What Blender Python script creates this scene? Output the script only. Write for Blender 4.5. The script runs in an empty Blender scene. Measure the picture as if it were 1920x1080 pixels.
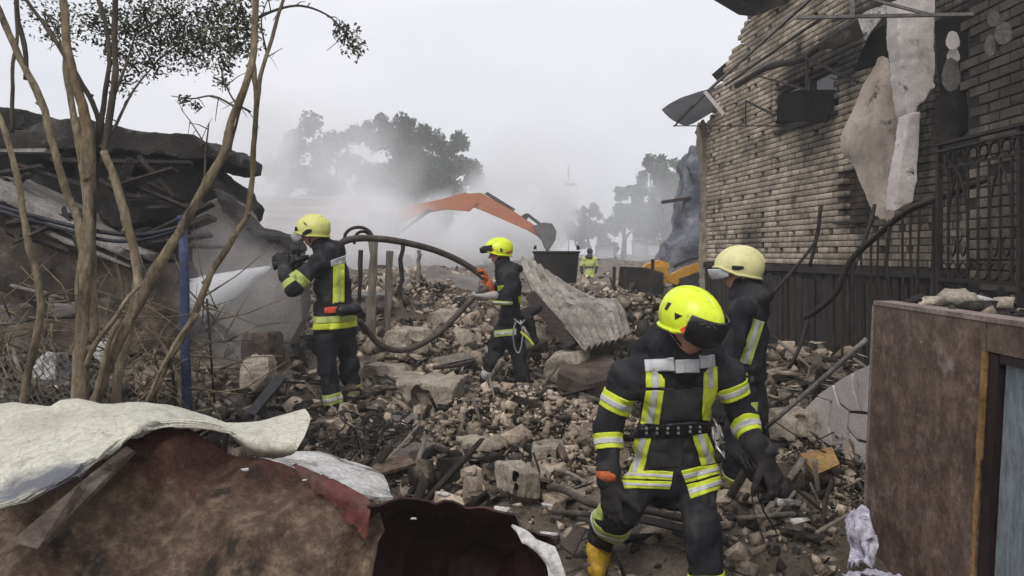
import bpy, bmesh, math, random
import numpy as np
from mathutils import Vector, Matrix

C = bpy.context
S = C.scene
random.seed(7)
RNG = np.random.default_rng(11)

# ------------------------------------------------------------------ camera, sky, sun, exposure
F = 1493.0                      # focal length in pixels of the 1920 wide frame
EYE = 1.6
HORIZON = 475.0
cam_d = bpy.data.cameras.new('camera')
cam = bpy.data.objects.new('camera', cam_d)
S.collection.objects.link(cam)
cam.location = (0, 0, EYE)
cam.rotation_euler = (math.radians(90), 0, 0)
cam_d.sensor_width = 36
cam_d.lens = F / 1920 * 36
cam_d.shift_y = -(540 - HORIZON) / 1920
cam_d.clip_start = 0.05
cam_d.clip_end = 2000
S.camera = cam

world = bpy.data.worlds.new('World')
S.world = world
world.use_nodes = True
SUN_EL, SUN_ROT = math.radians(52), math.radians(200)


def build_world():
    nt = world.node_tree
    nt.nodes.clear()
    out = nt.nodes.new('ShaderNodeOutputWorld')
    bg = nt.nodes.new('ShaderNodeBackground')
    sky = nt.nodes.new('ShaderNodeTexSky')
    sky.sky_type = 'NISHITA'
    sky.sun_disc = False
    sky.sun_elevation = SUN_EL
    sky.sun_rotation = SUN_ROT
    sky.air_density = 1.0
    sky.dust_density = 3.0
    # overcast layer: even grey cloud over the clear sky, slightly uneven
    tc = nt.nodes.new('ShaderNodeTexCoord')
    n1 = nt.nodes.new('ShaderNodeTexNoise')
    n1.inputs['Scale'].default_value = 2.2
    n1.inputs['Detail'].default_value = 5
    n1.inputs['Roughness'].default_value = 0.55
    mp = nt.nodes.new('ShaderNodeMapping')
    mp.inputs['Scale'].default_value = (1, 1, 2.0)
    nt.links.new(tc.outputs['Generated'], mp.inputs['Vector'])
    nt.links.new(mp.outputs['Vector'], n1.inputs['Vector'])
    rp = nt.nodes.new('ShaderNodeValToRGB')
    rp.color_ramp.elements[0].position = 0.30
    rp.color_ramp.elements[0].color = (6.9, 7.1, 7.75, 1)
    rp.color_ramp.elements[1].position = 0.68
    rp.color_ramp.elements[1].color = (8.7, 8.65, 9.0, 1)
    nt.links.new(n1.outputs['Fac'], rp.inputs['Fac'])
    mx = nt.nodes.new('ShaderNodeMixRGB')
    mx.inputs['Fac'].default_value = 0.93
    nt.links.new(sky.outputs['Color'], mx.inputs['Color1'])
    nt.links.new(rp.outputs['Color'], mx.inputs['Color2'])
    nt.links.new(mx.outputs['Color'], bg.inputs['Color'])
    bg.inputs['Strength'].default_value = 0.10
    nt.links.new(bg.outputs['Background'], out.inputs['Surface'])


build_world()

sun_d = bpy.data.lights.new('sun', 'SUN')
sun = bpy.data.objects.new('sun', sun_d)
S.collection.objects.link(sun)
sun_d.energy = 1.5
sun_d.angle = math.radians(25)
sun_d.color = (1.0, 0.96, 0.9)
sun.rotation_euler = (math.radians(90) - SUN_EL, 0, math.radians(-20))
sun.location = (0, 0, 30)

S.view_settings.view_transform = 'Standard'
S.view_settings.look = 'None'
S.view_settings.exposure = 0.25
S.view_settings.gamma = 1.0
S.view_settings.use_curve_mapping = False
S.render.engine = 'CYCLES'
S.cycles.use_denoising = True
S.cycles.max_bounces = 8
S.cycles.diffuse_bounces = 3
S.cycles.glossy_bounces = 2
S.cycles.transmission_bounces = 4
S.cycles.transparent_max_bounces = 12
S.cycles.volume_bounces = 6
S.cycles.volume_step_rate = 2.0
S.cycles.volume_preview_step_rate = 2.0
S.cycles.volume_max_steps = 256


# ------------------------------------------------------------------ helpers
def P(px, py, Y):
    """Point at depth Y that stands where the photograph shows pixel (px, py)."""
    return np.array(((px - 960) / F * Y, Y, EYE - (py - HORIZON) / F * Y))


def nrm(v):
    v = np.asarray(v, float)
    return v / (np.linalg.norm(v) + 1e-12)


def hash3(i, j, k, seed):
    h = (i.astype(np.int64) * 374761393 + j.astype(np.int64) * 668265263 + k.astype(np.int64) * 2147483647 + seed * 1274126177) & 0xffffffff
    h = ((h ^ (h >> 13)) * 1274126177) & 0xffffffff
    h = h ^ (h >> 16)
    return (h & 0xffff) / 65535.0 * 2 - 1


def noise(p, seed=0):
    p = np.asarray(p, float)
    i = np.floor(p).astype(np.int64)
    f = p - i
    u = f * f * (3 - 2 * f)
    r = 0
    for dx in (0, 1):
        wx = u[..., 0] if dx else 1 - u[..., 0]
        for dy in (0, 1):
            wy = u[..., 1] if dy else 1 - u[..., 1]
            for dz in (0, 1):
                wz = u[..., 2] if dz else 1 - u[..., 2]
                r = r + wx * wy * wz * hash3(i[..., 0] + dx, i[..., 1] + dy, i[..., 2] + dz, seed)
    return r


def fbm(p, oct=4, seed=0, gain=0.5):
    p = np.asarray(p, float)
    a, r = 1.0, 0
    for o in range(oct):
        r = r + a * noise(p * (2.03 ** o), seed + o * 17)
        a *= gain
    return r


ORIGIN = {}


def link(o):
    S.collection.objects.link(o)
    return o


def tag(o, label=None, cat=None, group=None, kind=None):
    if label: o['label'] = label
    if cat: o['category'] = cat
    if group: o['group'] = group
    if kind: o['kind'] = kind
    elif cat: o['kind'] = 'thing'
    return o


def thing(name, loc, label, cat, group=None):
    o = bpy.data.objects.new(name, None)
    o.empty_display_size = 0.2
    link(o)
    o.location = tuple(float(v) for v in loc)
    ORIGIN[o.name] = np.array(loc, float)
    return tag(o, label, cat, group)


class MB:
    """Collects geometry in world coordinates; build() links it as one mesh object."""
    def __init__(self):
        self.v, self.f, self.m, self.n = [], [], [], 0

    def add(self, V, faces, mi=0):
        V = np.asarray(V, float).reshape(-1, 3)
        self.v.append(V)
        k = self.n
        for f in faces:
            self.f.append(tuple(int(i) + k for i in f))
            self.m.append(mi)
        self.n += len(V)
        return self

    def box(self, c, size, R=None, mi=0, jit=0.0, taper=1.0):
        s = np.asarray(size, float) / 2
        V = np.array([(x, y, z) for z in (-1, 1) for y in (-1, 1) for x in (-1, 1)], float)
        V[4:, :2] *= taper
        V = V * s
        if jit: V = V + RNG.uniform(-jit, jit, V.shape)
        if R is not None: V = V @ np.asarray(R).T
        V = V + np.asarray(c, float)
        return self.add(V, [(0, 2, 3, 1), (4, 5, 7, 6), (0, 1, 5, 4), (2, 6, 7, 3), (0, 4, 6, 2), (1, 3, 7, 5)], mi)

    def bar(self, a, b, w, h, up=(0, 0, 1), mi=0, jit=0.0):
        a, b = np.asarray(a, float), np.asarray(b, float)
        d = nrm(b - a)
        s = np.cross(d, up)
        if np.linalg.norm(s) < 1e-3: s = np.cross(d, (1, 0, 0))
        s = nrm(s)
        u = np.cross(s, d)
        R = np.stack([s, d, u], axis=1)
        return self.box((a + b) / 2, (w, np.linalg.norm(b - a), h), R, mi, jit)

    def tube(self, pts, rad, n=8, mi=0, smooth_path=0, caps=True, wob=0.0):
        pts = np.asarray(pts, float)
        rad = np.broadcast_to(np.asarray(rad, float), (len(pts),)).copy()
        if smooth_path:
            pts, rad = spline(pts, smooth_path), spline(rad[:, None], smooth_path)[:, 0]
        T = np.gradient(pts, axis=0)
        T /= np.linalg.norm(T, axis=1)[:, None] + 1e-9
        up = np.array((0.13, 0.31, 0.94))
        if abs(T[0] @ up) > 0.9: up = np.array((0.94, 0.31, 0.13))
        s = nrm(np.cross(T[0], up))
        V = []
        for i in range(len(pts)):
            s = nrm(s - T[i] * (s @ T[i]))
            u = np.cross(T[i], s)
            for k in range(n):
                a = 2 * math.pi * k / n
                rr = rad[i] * (1 + (wob * RNG.uniform(-1, 1) if wob else 0))
                V.append(pts[i] + rr * (math.cos(a) * s + math.sin(a) * u))
        fs = []
        for i in range(len(pts) - 1):
            for k in range(n):
                fs.append((i * n + k, i * n + (k + 1) % n, (i + 1) * n + (k + 1) % n, (i + 1) * n + k))
        if caps:
            fs.append(tuple(range(n))[::-1])
            fs.append(tuple((len(pts) - 1) * n + k for k in range(n)))
        return self.add(V, fs, mi)

    def prism(self, poly, off, mi=0):
        """poly: ordered 3-D outline, off: extrusion vector."""
        p = np.asarray(poly, float)
        off = np.asarray(off, float)
        n = len(p)
        fs = [tuple(range(n)), tuple(range(2 * n - 1, n - 1, -1))]
        for k in range(n):
            j = (k + 1) % n
            fs.append((k, k + n, j + n, j))
        return self.add(np.vstack([p, p + off]), fs, mi)

    def build(self, name, mats, parent=None, smooth=False, origin=None, angle=None):
        V = np.vstack(self.v)
        if parent is not None:
            o0 = ORIGIN[parent.name]
        elif origin is not None:
            o0 = np.asarray(origin, float)
        else:
            lo, hi = V.min(0), V.max(0)
            o0 = np.array(((lo[0] + hi[0]) / 2, (lo[1] + hi[1]) / 2, lo[2]))
        me = bpy.data.meshes.new(name)
        me.from_pydata((V - o0).tolist(), [], self.f)
        ms = mats if isinstance(mats, (list, tuple)) else [mats]
        for m in ms: me.materials.append(m)
        if len(ms) > 1: me.polygons.foreach_set('material_index', self.m)
        fix_normals(me)
        return place(name, me, parent, o0, smooth, angle)


def fix_normals(me):
    bm = bmesh.new()
    bm.from_mesh(me)
    bmesh.ops.recalc_face_normals(bm, faces=bm.faces)
    bm.to_mesh(me)
    bm.free()


def place(name, me, parent, o0, smooth=False, angle=None):
    o = bpy.data.objects.new(name, me)
    link(o)
    if parent is None:
        o.location = tuple(float(v) for v in o0)
    else:
        o.parent = parent
    ORIGIN[o.name] = np.asarray(o0, float)
    if smooth:
        me.polygons.foreach_set('use_smooth', [True] * len(me.polygons))
        if angle:
            try: me.set_sharp_from_angle(angle=math.radians(angle))
            except Exception: pass
    me.update()
    return o


def np_mesh(name, V, Fc, mats, parent=None, smooth=False, origin=None, fattr=None):
    """V (n,3) world coords, Fc (m,k) int array of equal sized faces."""
    V = np.asarray(V, float)
    Fc = np.asarray(Fc, np.int32)
    if parent is not None: o0 = ORIGIN[parent.name]
    elif origin is not None: o0 = np.asarray(origin, float)
    else:
        lo, hi = V.min(0), V.max(0)
        o0 = np.array(((lo[0] + hi[0]) / 2, (lo[1] + hi[1]) / 2, lo[2]))
    me = bpy.data.meshes.new(name)
    me.vertices.add(len(V))
    me.vertices.foreach_set('co', (V - o0).astype(np.float32).ravel())
    m, k = Fc.shape
    me.loops.add(m * k)
    me.loops.foreach_set('vertex_index', Fc.ravel())
    me.polygons.add(m)
    me.polygons.foreach_set('loop_start', np.arange(0, m * k, k, dtype=np.int32))
    for mt in (mats if isinstance(mats, (list, tuple)) else [mats]): me.materials.append(mt)
    me.update(calc_edges=True)
    me.validate()
    if fattr is not None:
        at = me.attributes.new('tint', 'FLOAT', 'FACE')
        at.data.foreach_set('value', np.asarray(fattr, np.float32))
    return place(name, me, parent, o0, smooth)


def spline(pts, sub):
    """Catmull-Rom resampling of a polyline."""
    p = np.asarray(pts, float)
    q = np.vstack([2 * p[0] - p[1], p, 2 * p[-1] - p[-2]])
    out = []
    for i in range(len(p) - 1):
        a, b, c, d = q[i], q[i + 1], q[i + 2], q[i + 3]
        for t in np.linspace(0, 1, sub, endpoint=False):
            out.append(0.5 * (2 * b + (c - a) * t + (2 * a - 5 * b + 4 * c - d) * t * t + (3 * b - a - 3 * c + d) * t ** 3))
    out.append(p[-1])
    return np.array(out)


def loft(rows, su, sv):
    g = np.array([spline(r, su) for r in rows])
    return np.array([spline(g[:, j], sv) for j in range(g.shape[1])]).transpose(1, 0, 2)


def grid_normals(G):
    du = np.gradient(G, axis=1)
    dv = np.gradient(G, axis=0)
    n = np.cross(du, dv)
    n /= np.linalg.norm(n, axis=2)[..., None] + 1e-9
    return n


def sheet(name, G, thick, mats, parent=None, crumple=0.0, freq=4.0, seed=0, smooth=True, ragged=0.0, creases=0, crease_amp=0.02):
    G = np.asarray(G, float)
    N = grid_normals(G)
    if crumple:
        h = fbm(G * freq, 4, seed)
        h = h + 0.6 * (1 - 2 * np.abs(noise(G * freq * 0.7, seed + 5)))
        G = G + N * (h * crumple)[..., None]
    if creases:                                  # sharp folds across the sheet
        r = np.random.default_rng(seed + 100)
        vv, uu = np.meshgrid(np.linspace(0, 1, G.shape[0]), np.linspace(0, 1, G.shape[1]), indexing='ij')
        uu = uu + .02 * noise(G * 6, seed + 40)
        h = np.zeros(uu.shape)
        for k in range(creases):
            th = r.uniform(-.75, .75)
            d = (uu - r.uniform(.03, .97)) * math.cos(th) + (vv - .5) * math.sin(th) * .5
            w = r.uniform(.035, .11)
            h += r.choice((-1, 1)) * r.uniform(.5, 1) * np.maximum(0, 1 - np.abs(d) / w)
        G = G + N * (h * crease_amp)[..., None]
    if ragged:
        e = noise(np.arange(G.shape[1])[:, None] * np.array((0.9, 0.3, 0.1)), seed) * ragged
        G[0, :, 2] += e
        e = noise(np.arange(G.shape[1])[:, None] * np.array((0.7, 0.5, 0.1)), seed + 3) * ragged
        G[-1, :, 2] += e
    N = grid_normals(G)
    a, b = G.shape[:2]
    V = np.vstack([(G).reshape(-1, 3), (G - N * thick).reshape(-1, 3)])
    idx = np.arange(a * b).reshape(a, b)
    q = np.stack([idx[:-1, :-1], idx[:-1, 1:], idx[1:, 1:], idx[1:, :-1]], -1).reshape(-1, 4)
    back = q[:, ::-1] + a * b
    rim = []
    loop = list(idx[0, :]) + list(idx[1:, -1]) + list(idx[-1, -2::-1]) + list(idx[-2:0:-1, 0])
    for i in range(len(loop)):
        j = (i + 1) % len(loop)
        rim.append((loop[j], loop[i], loop[i] + a * b, loop[j] + a * b))
    Fc = np.vstack([q, back, np.array(rim)])
    o = np_mesh(name, V, Fc, mats, parent, smooth)
    try: o.data.set_sharp_from_angle(angle=math.radians(50))
    except Exception: pass
    return o


# ---------------- materials (procedural, on world position so that every piece differs)
def N(nt, t, **kw):
    n = nt.nodes.new(t)
    for k, v in kw.items(): setattr(n, k, v)
    return n


def ramp(nt, stops):
    r = N(nt, 'ShaderNodeValToRGB')
    el = r.color_ramp.elements
    while len(el) < len(stops): el.new(0.5)
    for e, (p, c) in zip(el, stops):
        e.position = p
        e.color = (*c, 1) if len(c) == 3 else c
    return r


def noise_node(nt, vec, scale, detail=6, rough=0.6, dist=0.0):
    n = N(nt, 'ShaderNodeTexNoise')
    n.inputs['Scale'].default_value = scale
    n.inputs['Detail'].default_value = detail
    n.inputs['Roughness'].default_value = rough
    n.inputs['Distortion'].default_value = dist
    nt.links.new(vec, n.inputs['Vector'])
    return n


def mat(name, stops, scale=4.0, detail=8, rough=0.9, bump=0.4, bump_scale=25.0, metal=0.0, stains=(), rnd=0.0, tint=0.0,
        stretch=None, spec=0.3, coord='pos', dist=0.0, bump_dist=0.02, cracks=None, hook=None, grain=None, grain_scale=42.0):
    """stains: (colour, scale, lo, hi) noise thresholds laid over the base ramp."""
    m = bpy.data.materials.new(name)
    m.use_nodes = True
    nt = m.node_tree
    bs = nt.nodes['Principled BSDF']
    L = nt.links.new
    if coord == 'pos':
        vec = N(nt, 'ShaderNodeNewGeometry').outputs['Position']
    else:
        vec = N(nt, 'ShaderNodeTexCoord').outputs['Object']
    if stretch:
        mp = N(nt, 'ShaderNodeMapping')
        mp.inputs['Scale'].default_value = stretch
        L(vec, mp.inputs['Vector'])
        vec = mp.outputs['Vector']
    n1 = noise_node(nt, vec, scale, detail, 0.65, dist)
    r = ramp(nt, stops)
    L(n1.outputs['Fac'], r.inputs['Fac'])
    col = r.outputs['Color']
    for i, (c, sc, lo, hi) in enumerate(stains):
        n2 = noise_node(nt, vec, sc, 7, 0.65, 0.3)
        mr = N(nt, 'ShaderNodeMapRange')
        mr.inputs['From Min'].default_value = lo
        mr.inputs['From Max'].default_value = hi
        L(n2.outputs['Fac'], mr.inputs['Value'])
        mx = N(nt, 'ShaderNodeMixRGB')
        L(mr.outputs['Result'], mx.inputs['Fac'])
        L(col, mx.inputs['Color1'])
        mx.inputs['Color2'].default_value = (*c, 1)
        col = mx.outputs['Color']
    if cracks:
        csc, cw, cc = cracks
        vo = N(nt, 'ShaderNodeTexVoronoi', feature='DISTANCE_TO_EDGE')
        vo.inputs['Scale'].default_value = csc
        nd = noise_node(nt, vec, csc * 1.5, 4)
        va = N(nt, 'ShaderNodeVectorMath', operation='MULTIPLY_ADD')
        L(nd.outputs['Color'], va.inputs[0])
        va.inputs[1].default_value = (0.35 / csc,) * 3
        L(vec, va.inputs[2])
        L(va.outputs[0], vo.inputs['Vector'])
        mr = N(nt, 'ShaderNodeMapRange')
        mr.inputs['From Min'].default_value = 0
        mr.inputs['From Max'].default_value = cw
        mr.inputs['To Min'].default_value = 1
        mr.inputs['To Max'].default_value = 0
        L(vo.outputs['Distance'], mr.inputs['Value'])
        mx = N(nt, 'ShaderNodeMixRGB')
        L(mr.outputs['Result'], mx.inputs['Fac'])
        L(col, mx.inputs['Color1'])
        mx.inputs['Color2'].default_value = (*cc, 1)
        col = mx.outputs['Color']
    if grain is None: grain = 0.0 if (coord == 'obj' or not bump) else 0.42
    if grain:
        ng = noise_node(nt, vec, grain_scale, 5, 0.75)
        mr = N(nt, 'ShaderNodeMapRange')
        mr.inputs['From Min'].default_value = 0.32
        mr.inputs['From Max'].default_value = 0.68
        mr.inputs['To Min'].default_value = 1 - grain
        mr.inputs['To Max'].default_value = 1 + grain
        L(ng.outputs['Fac'], mr.inputs['Value'])
        mx = N(nt, 'ShaderNodeMixRGB', blend_type='MULTIPLY')
        mx.inputs['Fac'].default_value = 1
        L(col, mx.inputs['Color1'])
        L(mr.outputs['Result'], mx.inputs['Color2'])
        col = mx.outputs['Color']
    if rnd or tint:
        if tint:
            src = N(nt, 'ShaderNodeAttribute', attribute_name='tint').outputs['Fac']
            amt = tint
        else:
            src = N(nt, 'ShaderNodeObjectInfo').outputs['Random']
            amt = rnd
        mr = N(nt, 'ShaderNodeMapRange')
        mr.inputs['To Min'].default_value = 1 - amt
        mr.inputs['To Max'].default_value = 1 + amt
        L(src, mr.inputs['Value'])
        mx = N(nt, 'ShaderNodeMixRGB', blend_type='MULTIPLY')
        mx.inputs['Fac'].default_value = 1
        L(col, mx.inputs['Color1'])
        L(mr.outputs['Result'], mx.inputs['Color2'])
        col = mx.outputs['Color']
    if hook: col = hook(nt, col, vec)
    L(col, bs.inputs['Base Color'])
    bs.inputs['Roughness'].default_value = rough
    bs.inputs['Metallic'].default_value = metal
    bs.inputs['Specular IOR Level'].default_value = spec
    if bump:
        nb = noise_node(nt, vec, bump_scale, 8, 0.7)
        b = N(nt, 'ShaderNodeBump')
        b.inputs['Strength'].default_value = bump
        b.inputs['Distance'].default_value = bump_dist
        L(nb.outputs['Fac'], b.inputs['Height'])
        L(b.outputs['Normal'], bs.inputs['Normal'])
    return m


def soot_hook(lo_y, hi_y, strength=0.85, colour=(0.012, 0.011, 0.011)):
    """Soot that thickens towards the burnt near end of the wall, with ragged streaks."""
    def h(nt, col, vec):
        L = nt.links.new
        sp = N(nt, 'ShaderNodeSeparateXYZ')
        L(vec, sp.inputs[0])
        mr = N(nt, 'ShaderNodeMapRange')
        mr.inputs['From Min'].default_value = lo_y
        mr.inputs['From Max'].default_value = hi_y
        mr.inputs['To Min'].default_value = 0.62
        mr.inputs['To Max'].default_value = 0.0
        L(sp.outputs['Y'], mr.inputs['Value'])
        mp = N(nt, 'ShaderNodeMapping')
        mp.inputs['Scale'].default_value = (1.2, 1.2, 0.55)
        L(vec, mp.inputs['Vector'])
        n = noise_node(nt, mp.outputs['Vector'], 1.4, 7, 0.68, 0.4)
        ad = N(nt, 'ShaderNodeMath', operation='ADD')
        L(n.outputs['Fac'], ad.inputs[0])
        L(mr.outputs['Result'], ad.inputs[1])
        m2 = N(nt, 'ShaderNodeMapRange')
        m2.inputs['From Min'].default_value = 0.53
        m2.inputs['From Max'].default_value = 0.98
        m2.inputs['To Max'].default_value = strength
        L(ad.outputs[0], m2.inputs['Value'])
        mx = N(nt, 'ShaderNodeMixRGB')
        L(m2.outputs['Result'], mx.inputs['Fac'])
        L(col, mx.inputs['Color1'])
        mx.inputs['Color2'].default_value = (*colour, 1)
        out = mx.outputs['Color']
        # fire stains: over the window, round the torn plaster and the niche
        for (y, z, ry, rz, amt) in ((10.6, 3.95, 1.25, .75, .92), (10.5, 3.15, .7, .55, .75), (8.6, 4.1, 1.3, 1.1, .95), (9.35, 2.35, .75, .6, .85), (7.5, 3.0, 1.2, 1.5, .9), (12.6, 1.7, .5, .5, .6)):
            sb = N(nt, 'ShaderNodeVectorMath', operation='SUBTRACT')
            L(vec, sb.inputs[0])
            sb.inputs[1].default_value = (5.24 - .12 * y, y, z)
            sc = N(nt, 'ShaderNodeVectorMath', operation='MULTIPLY')
            L(sb.outputs[0], sc.inputs[0])
            sc.inputs[1].default_value = (1 / ry, 1 / ry, 1 / rz)
            ln = N(nt, 'ShaderNodeVectorMath', operation='LENGTH')
            L(sc.outputs[0], ln.inputs[0])
            ma = N(nt, 'ShaderNodeMath', operation='MULTIPLY_ADD')
            L(n.outputs['Fac'], ma.inputs[0])
            ma.inputs[1].default_value = -1.6
            L(ln.outputs['Value'], ma.inputs[2])
            m5 = N(nt, 'ShaderNodeMapRange')
            m5.inputs['From Min'].default_value = 0.15
            m5.inputs['From Max'].default_value = -0.35
            m5.inputs['To Max'].default_value = amt
            L(ma.outputs[0], m5.inputs['Value'])
            mx = N(nt, 'ShaderNodeMixRGB')
            L(m5.outputs['Result'], mx.inputs['Fac'])
            L(out, mx.inputs['Color1'])
            mx.inputs['Color2'].default_value = (0.014, 0.013, 0.0125, 1)
            out = mx.outputs['Color']
        return out
    return h


M = {}
M['dirt'] = mat('dirt', [(0.25, (0.045, 0.036, 0.029)), (0.5, (0.115, 0.093, 0.074)), (0.72, (0.25, 0.21, 0.17))], 2.2, 10, 0.95, 0.9, 14,
                stains=(((0.34, 0.31, 0.28), 5.0, 0.56, 0.78), ((0.022, 0.02, 0.02), 1.3, 0.58, 0.76)), bump_dist=0.04)
RUB = [(0.25, (0.12, 0.093, 0.068)), (0.5, (0.31, 0.25, 0.193)), (0.75, (0.51, 0.44, 0.36))]
M['rubble'] = mat('rubble', RUB, 5, 8, 0.92, 0.9, 22, tint=0.75, stains=(((0.07, 0.06, 0.055), 3.0, 0.55, 0.8),))
M['chunk'] = mat('chunk', RUB, 5, 8, 0.92, 1.0, 18, rnd=0.6, stains=(((0.07, 0.06, 0.055), 3.0, 0.56, 0.8),))
M['pale_stone'] = mat('pale_stone', [(0.25, (0.19, 0.16, 0.125)), (0.5, (0.33, 0.285, 0.23)), (0.75, (0.48, 0.43, 0.36))], 4, 9, 0.92, 1.0, 16,
                      stains=(((0.10, 0.085, 0.07), 5.0, 0.57, 0.75),), bump_dist=0.03)
M['dark_rubble'] = mat('dark_rubble', [(0.3, (0.012, 0.011, 0.01)), (0.55, (0.045, 0.038, 0.033)), (0.75, (0.12, 0.105, 0.09))], 5, 8, 0.92, 0.9, 22, tint=0.6)
M['char'] = mat('char', [(0.3, (0.008, 0.008, 0.008)), (0.55, (0.024, 0.021, 0.02)), (0.78, (0.075, 0.066, 0.06))], 3.5, 10, 0.9, 1.0, 16, bump_dist=0.04)
M['char_slab'] = mat('char_slab', [(0.3, (0.012, 0.011, 0.01)), (0.55, (0.035, 0.031, 0.028)), (0.78, (0.10, 0.09, 0.08))], 2.6, 10, 0.9, 1.0, 20,
                     bump_dist=0.03, stains=(((0.16, 0.14, 0.12), 6, 0.6, 0.8),))
M['concrete'] = mat('concrete', [(0.28, (0.075, 0.066, 0.06)), (0.52, (0.145, 0.13, 0.12)), (0.75, (0.23, 0.215, 0.20))], 1.5, 9, 0.9, 0.6, 30,
                    stains=(((0.04, 0.036, 0.033), 1.1, 0.52, 0.72),))
M['brown_slab'] = mat('brown_slab', [(0.3, (0.028, 0.021, 0.017)), (0.5, (0.078, 0.058, 0.047)), (0.7, (0.16, 0.128, 0.105))], 2.6, 10, 0.92, 0.9, 22,
                     stains=(((0.02, 0.017, 0.015), 1.5, 0.52, 0.64), ((0.22, 0.19, 0.165), 4, 0.62, 0.74)))
M['pale_edge'] = mat('pale_edge', [(0.28, (0.12, 0.11, 0.10)), (0.52, (0.24, 0.225, 0.21)), (0.75, (0.33, 0.31, 0.29))], 4, 9, 0.9, 0.6, 30)
BR = [(0.25, (0.21, 0.175, 0.135)), (0.5, (0.41, 0.345, 0.27)), (0.75, (0.55, 0.48, 0.39))]
SOOTY = (((0.035, 0.032, 0.03), 0.75, 0.57, 0.74), ((0.10, 0.085, 0.072), 2.4, 0.58, 0.72))
M['brick'] = mat('brick', BR, 2.2, 8, 0.9, 0.5, 60, rnd=0.30, stains=SOOTY, hook=soot_hook(4.8, 10.8))
M['brick_bulk'] = mat('brick_bulk', BR, 2.2, 8, 0.9, 0.5, 60, tint=0.30, stains=SOOTY, hook=soot_hook(4.8, 10.8))
M['mortar'] = mat('mortar', [(0.3, (0.025, 0.021, 0.018)), (0.6, (0.07, 0.06, 0.05))], 6, 7, 0.95, 0.6, 40, hook=soot_hook(5, 10.6))
M['plaster'] = mat('plaster', [(0.28, (0.24, 0.20, 0.165)), (0.52, (0.39, 0.335, 0.29)), (0.75, (0.48, 0.435, 0.39))], 2.2, 9, 0.9, 0.5, 30,
                   stains=(((0.17, 0.12, 0.085), 2.6, 0.54, 0.75), ((0.05, 0.045, 0.04), 3.6, 0.60, 0.68)), grain=.12)
M['white_plaster'] = mat('white_plaster', [(0.28, (0.42, 0.375, 0.355)), (0.52, (0.56, 0.515, 0.495)), (0.75, (0.64, 0.60, 0.58))], 2.2, 9, 0.9, 0.4, 30,
                         stains=(((0.22, 0.19, 0.17), 3.0, 0.58, 0.8), ((0.10, 0.085, 0.075), 5.5, 0.62, 0.70)), grain=.12)
M['iron'] = mat('iron', [(0.3, (0.012, 0.011, 0.011)), (0.7, (0.045, 0.036, 0.032))], 8, 6, 0.65, 0.3, 60, metal=0.3)
M['pale_iron'] = mat('pale_iron', [(0.3, (0.09, 0.085, 0.08)), (0.7, (0.22, 0.21, 0.20))], 6, 6, 0.6, 0.2, 60, metal=0.2)
M['wood'] = mat('wood', [(0.28, (0.09, 0.075, 0.06)), (0.52, (0.19, 0.165, 0.14)), (0.75, (0.32, 0.29, 0.25))], 5, 8, 0.9, 0.6, 30, stretch=(4, 4, 0.6))
M['dark_wood'] = mat('dark_wood', [(0.28, (0.012, 0.01, 0.009)), (0.55, (0.04, 0.031, 0.026)), (0.78, (0.10, 0.08, 0.068))], 6, 8, 0.9, 0.7, 30, stretch=(5, 5, 0.5))
M['bark'] = mat('bark', [(0.25, (0.08, 0.062, 0.042)), (0.47, (0.24, 0.19, 0.125)), (0.7, (0.46, 0.385, 0.27))], 9, 9, 0.92, 1.0, 45, stretch=(1, 1, 0.35),
                stains=(((0.05, 0.042, 0.033), 7, 0.54, 0.68), ((0.26, 0.17, 0.085), 2.2, 0.62, 0.76)), bump_dist=0.04)
M['dark_bark'] = mat('dark_bark', [(0.28, (0.03, 0.026, 0.021)), (0.5, (0.075, 0.062, 0.048)), (0.75, (0.15, 0.125, 0.095))], 7, 9, 0.92, 0.9, 45, stretch=(1, 1, 0.35))
M['leaf'] = mat('leaf', [(0.3, (0.045, 0.052, 0.03)), (0.7, (0.11, 0.12, 0.07))], 9, 3, 0.7, 0, tint=0.5)
M['far_leaf'] = mat('far_leaf', [(0.3, (0.014, 0.034, 0.022)), (0.7, (0.042, 0.08, 0.05))], 0.6, 4, 0.85, 0, tint=0.6)
M['far_bark'] = mat('far_bark', [(0.3, (0.03, 0.026, 0.022)), (0.7, (0.07, 0.06, 0.05))], 2, 4, 0.9, 0.3)
M['hose'] = mat('hose', [(0.3, (0.035, 0.028, 0.025)), (0.55, (0.075, 0.06, 0.053)), (0.78, (0.15, 0.13, 0.115))], 9, 6, 0.7, 0.35, 60)
M['suit'] = mat('suit', [(0.25, (0.007, 0.0075, 0.011)), (0.55, (0.0125, 0.013, 0.018)), (0.8, (0.026, 0.026, 0.031))], 6, 8, 0.85, 0.5, 55, coord='obj',
                stains=(((0.09, 0.085, 0.082), 4.0, 0.50, 0.86), ((0.07, 0.065, 0.06), 14, 0.60, 0.8)), bump_dist=0.014, spec=0.3)
M['suit_grey'] = mat('suit_grey', [(0.25, (0.022, 0.021, 0.022)), (0.75, (0.052, 0.05, 0.049))], 8, 8, 0.85, 0.5, 60, coord='obj', bump_dist=0.01, spec=0.2)
M['hivis'] = mat('hivis', [(0.3, (0.50, 0.60, 0.035)), (0.7, (0.68, 0.76, 0.06))], 9, 6, 0.6, 0.25, 50, coord='obj', stains=(((0.22, 0.24, 0.07), 7, 0.56, 0.8),), bump_dist=0.006)
M['hivis_dull'] = mat('hivis_dull', [(0.3, (0.36, 0.44, 0.10)), (0.7, (0.52, 0.58, 0.17))], 9, 6, 0.6, 0.25, 50, coord='obj', stains=(((0.16, 0.17, 0.08), 7, 0.56, 0.8),), bump_dist=0.006)
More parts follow.
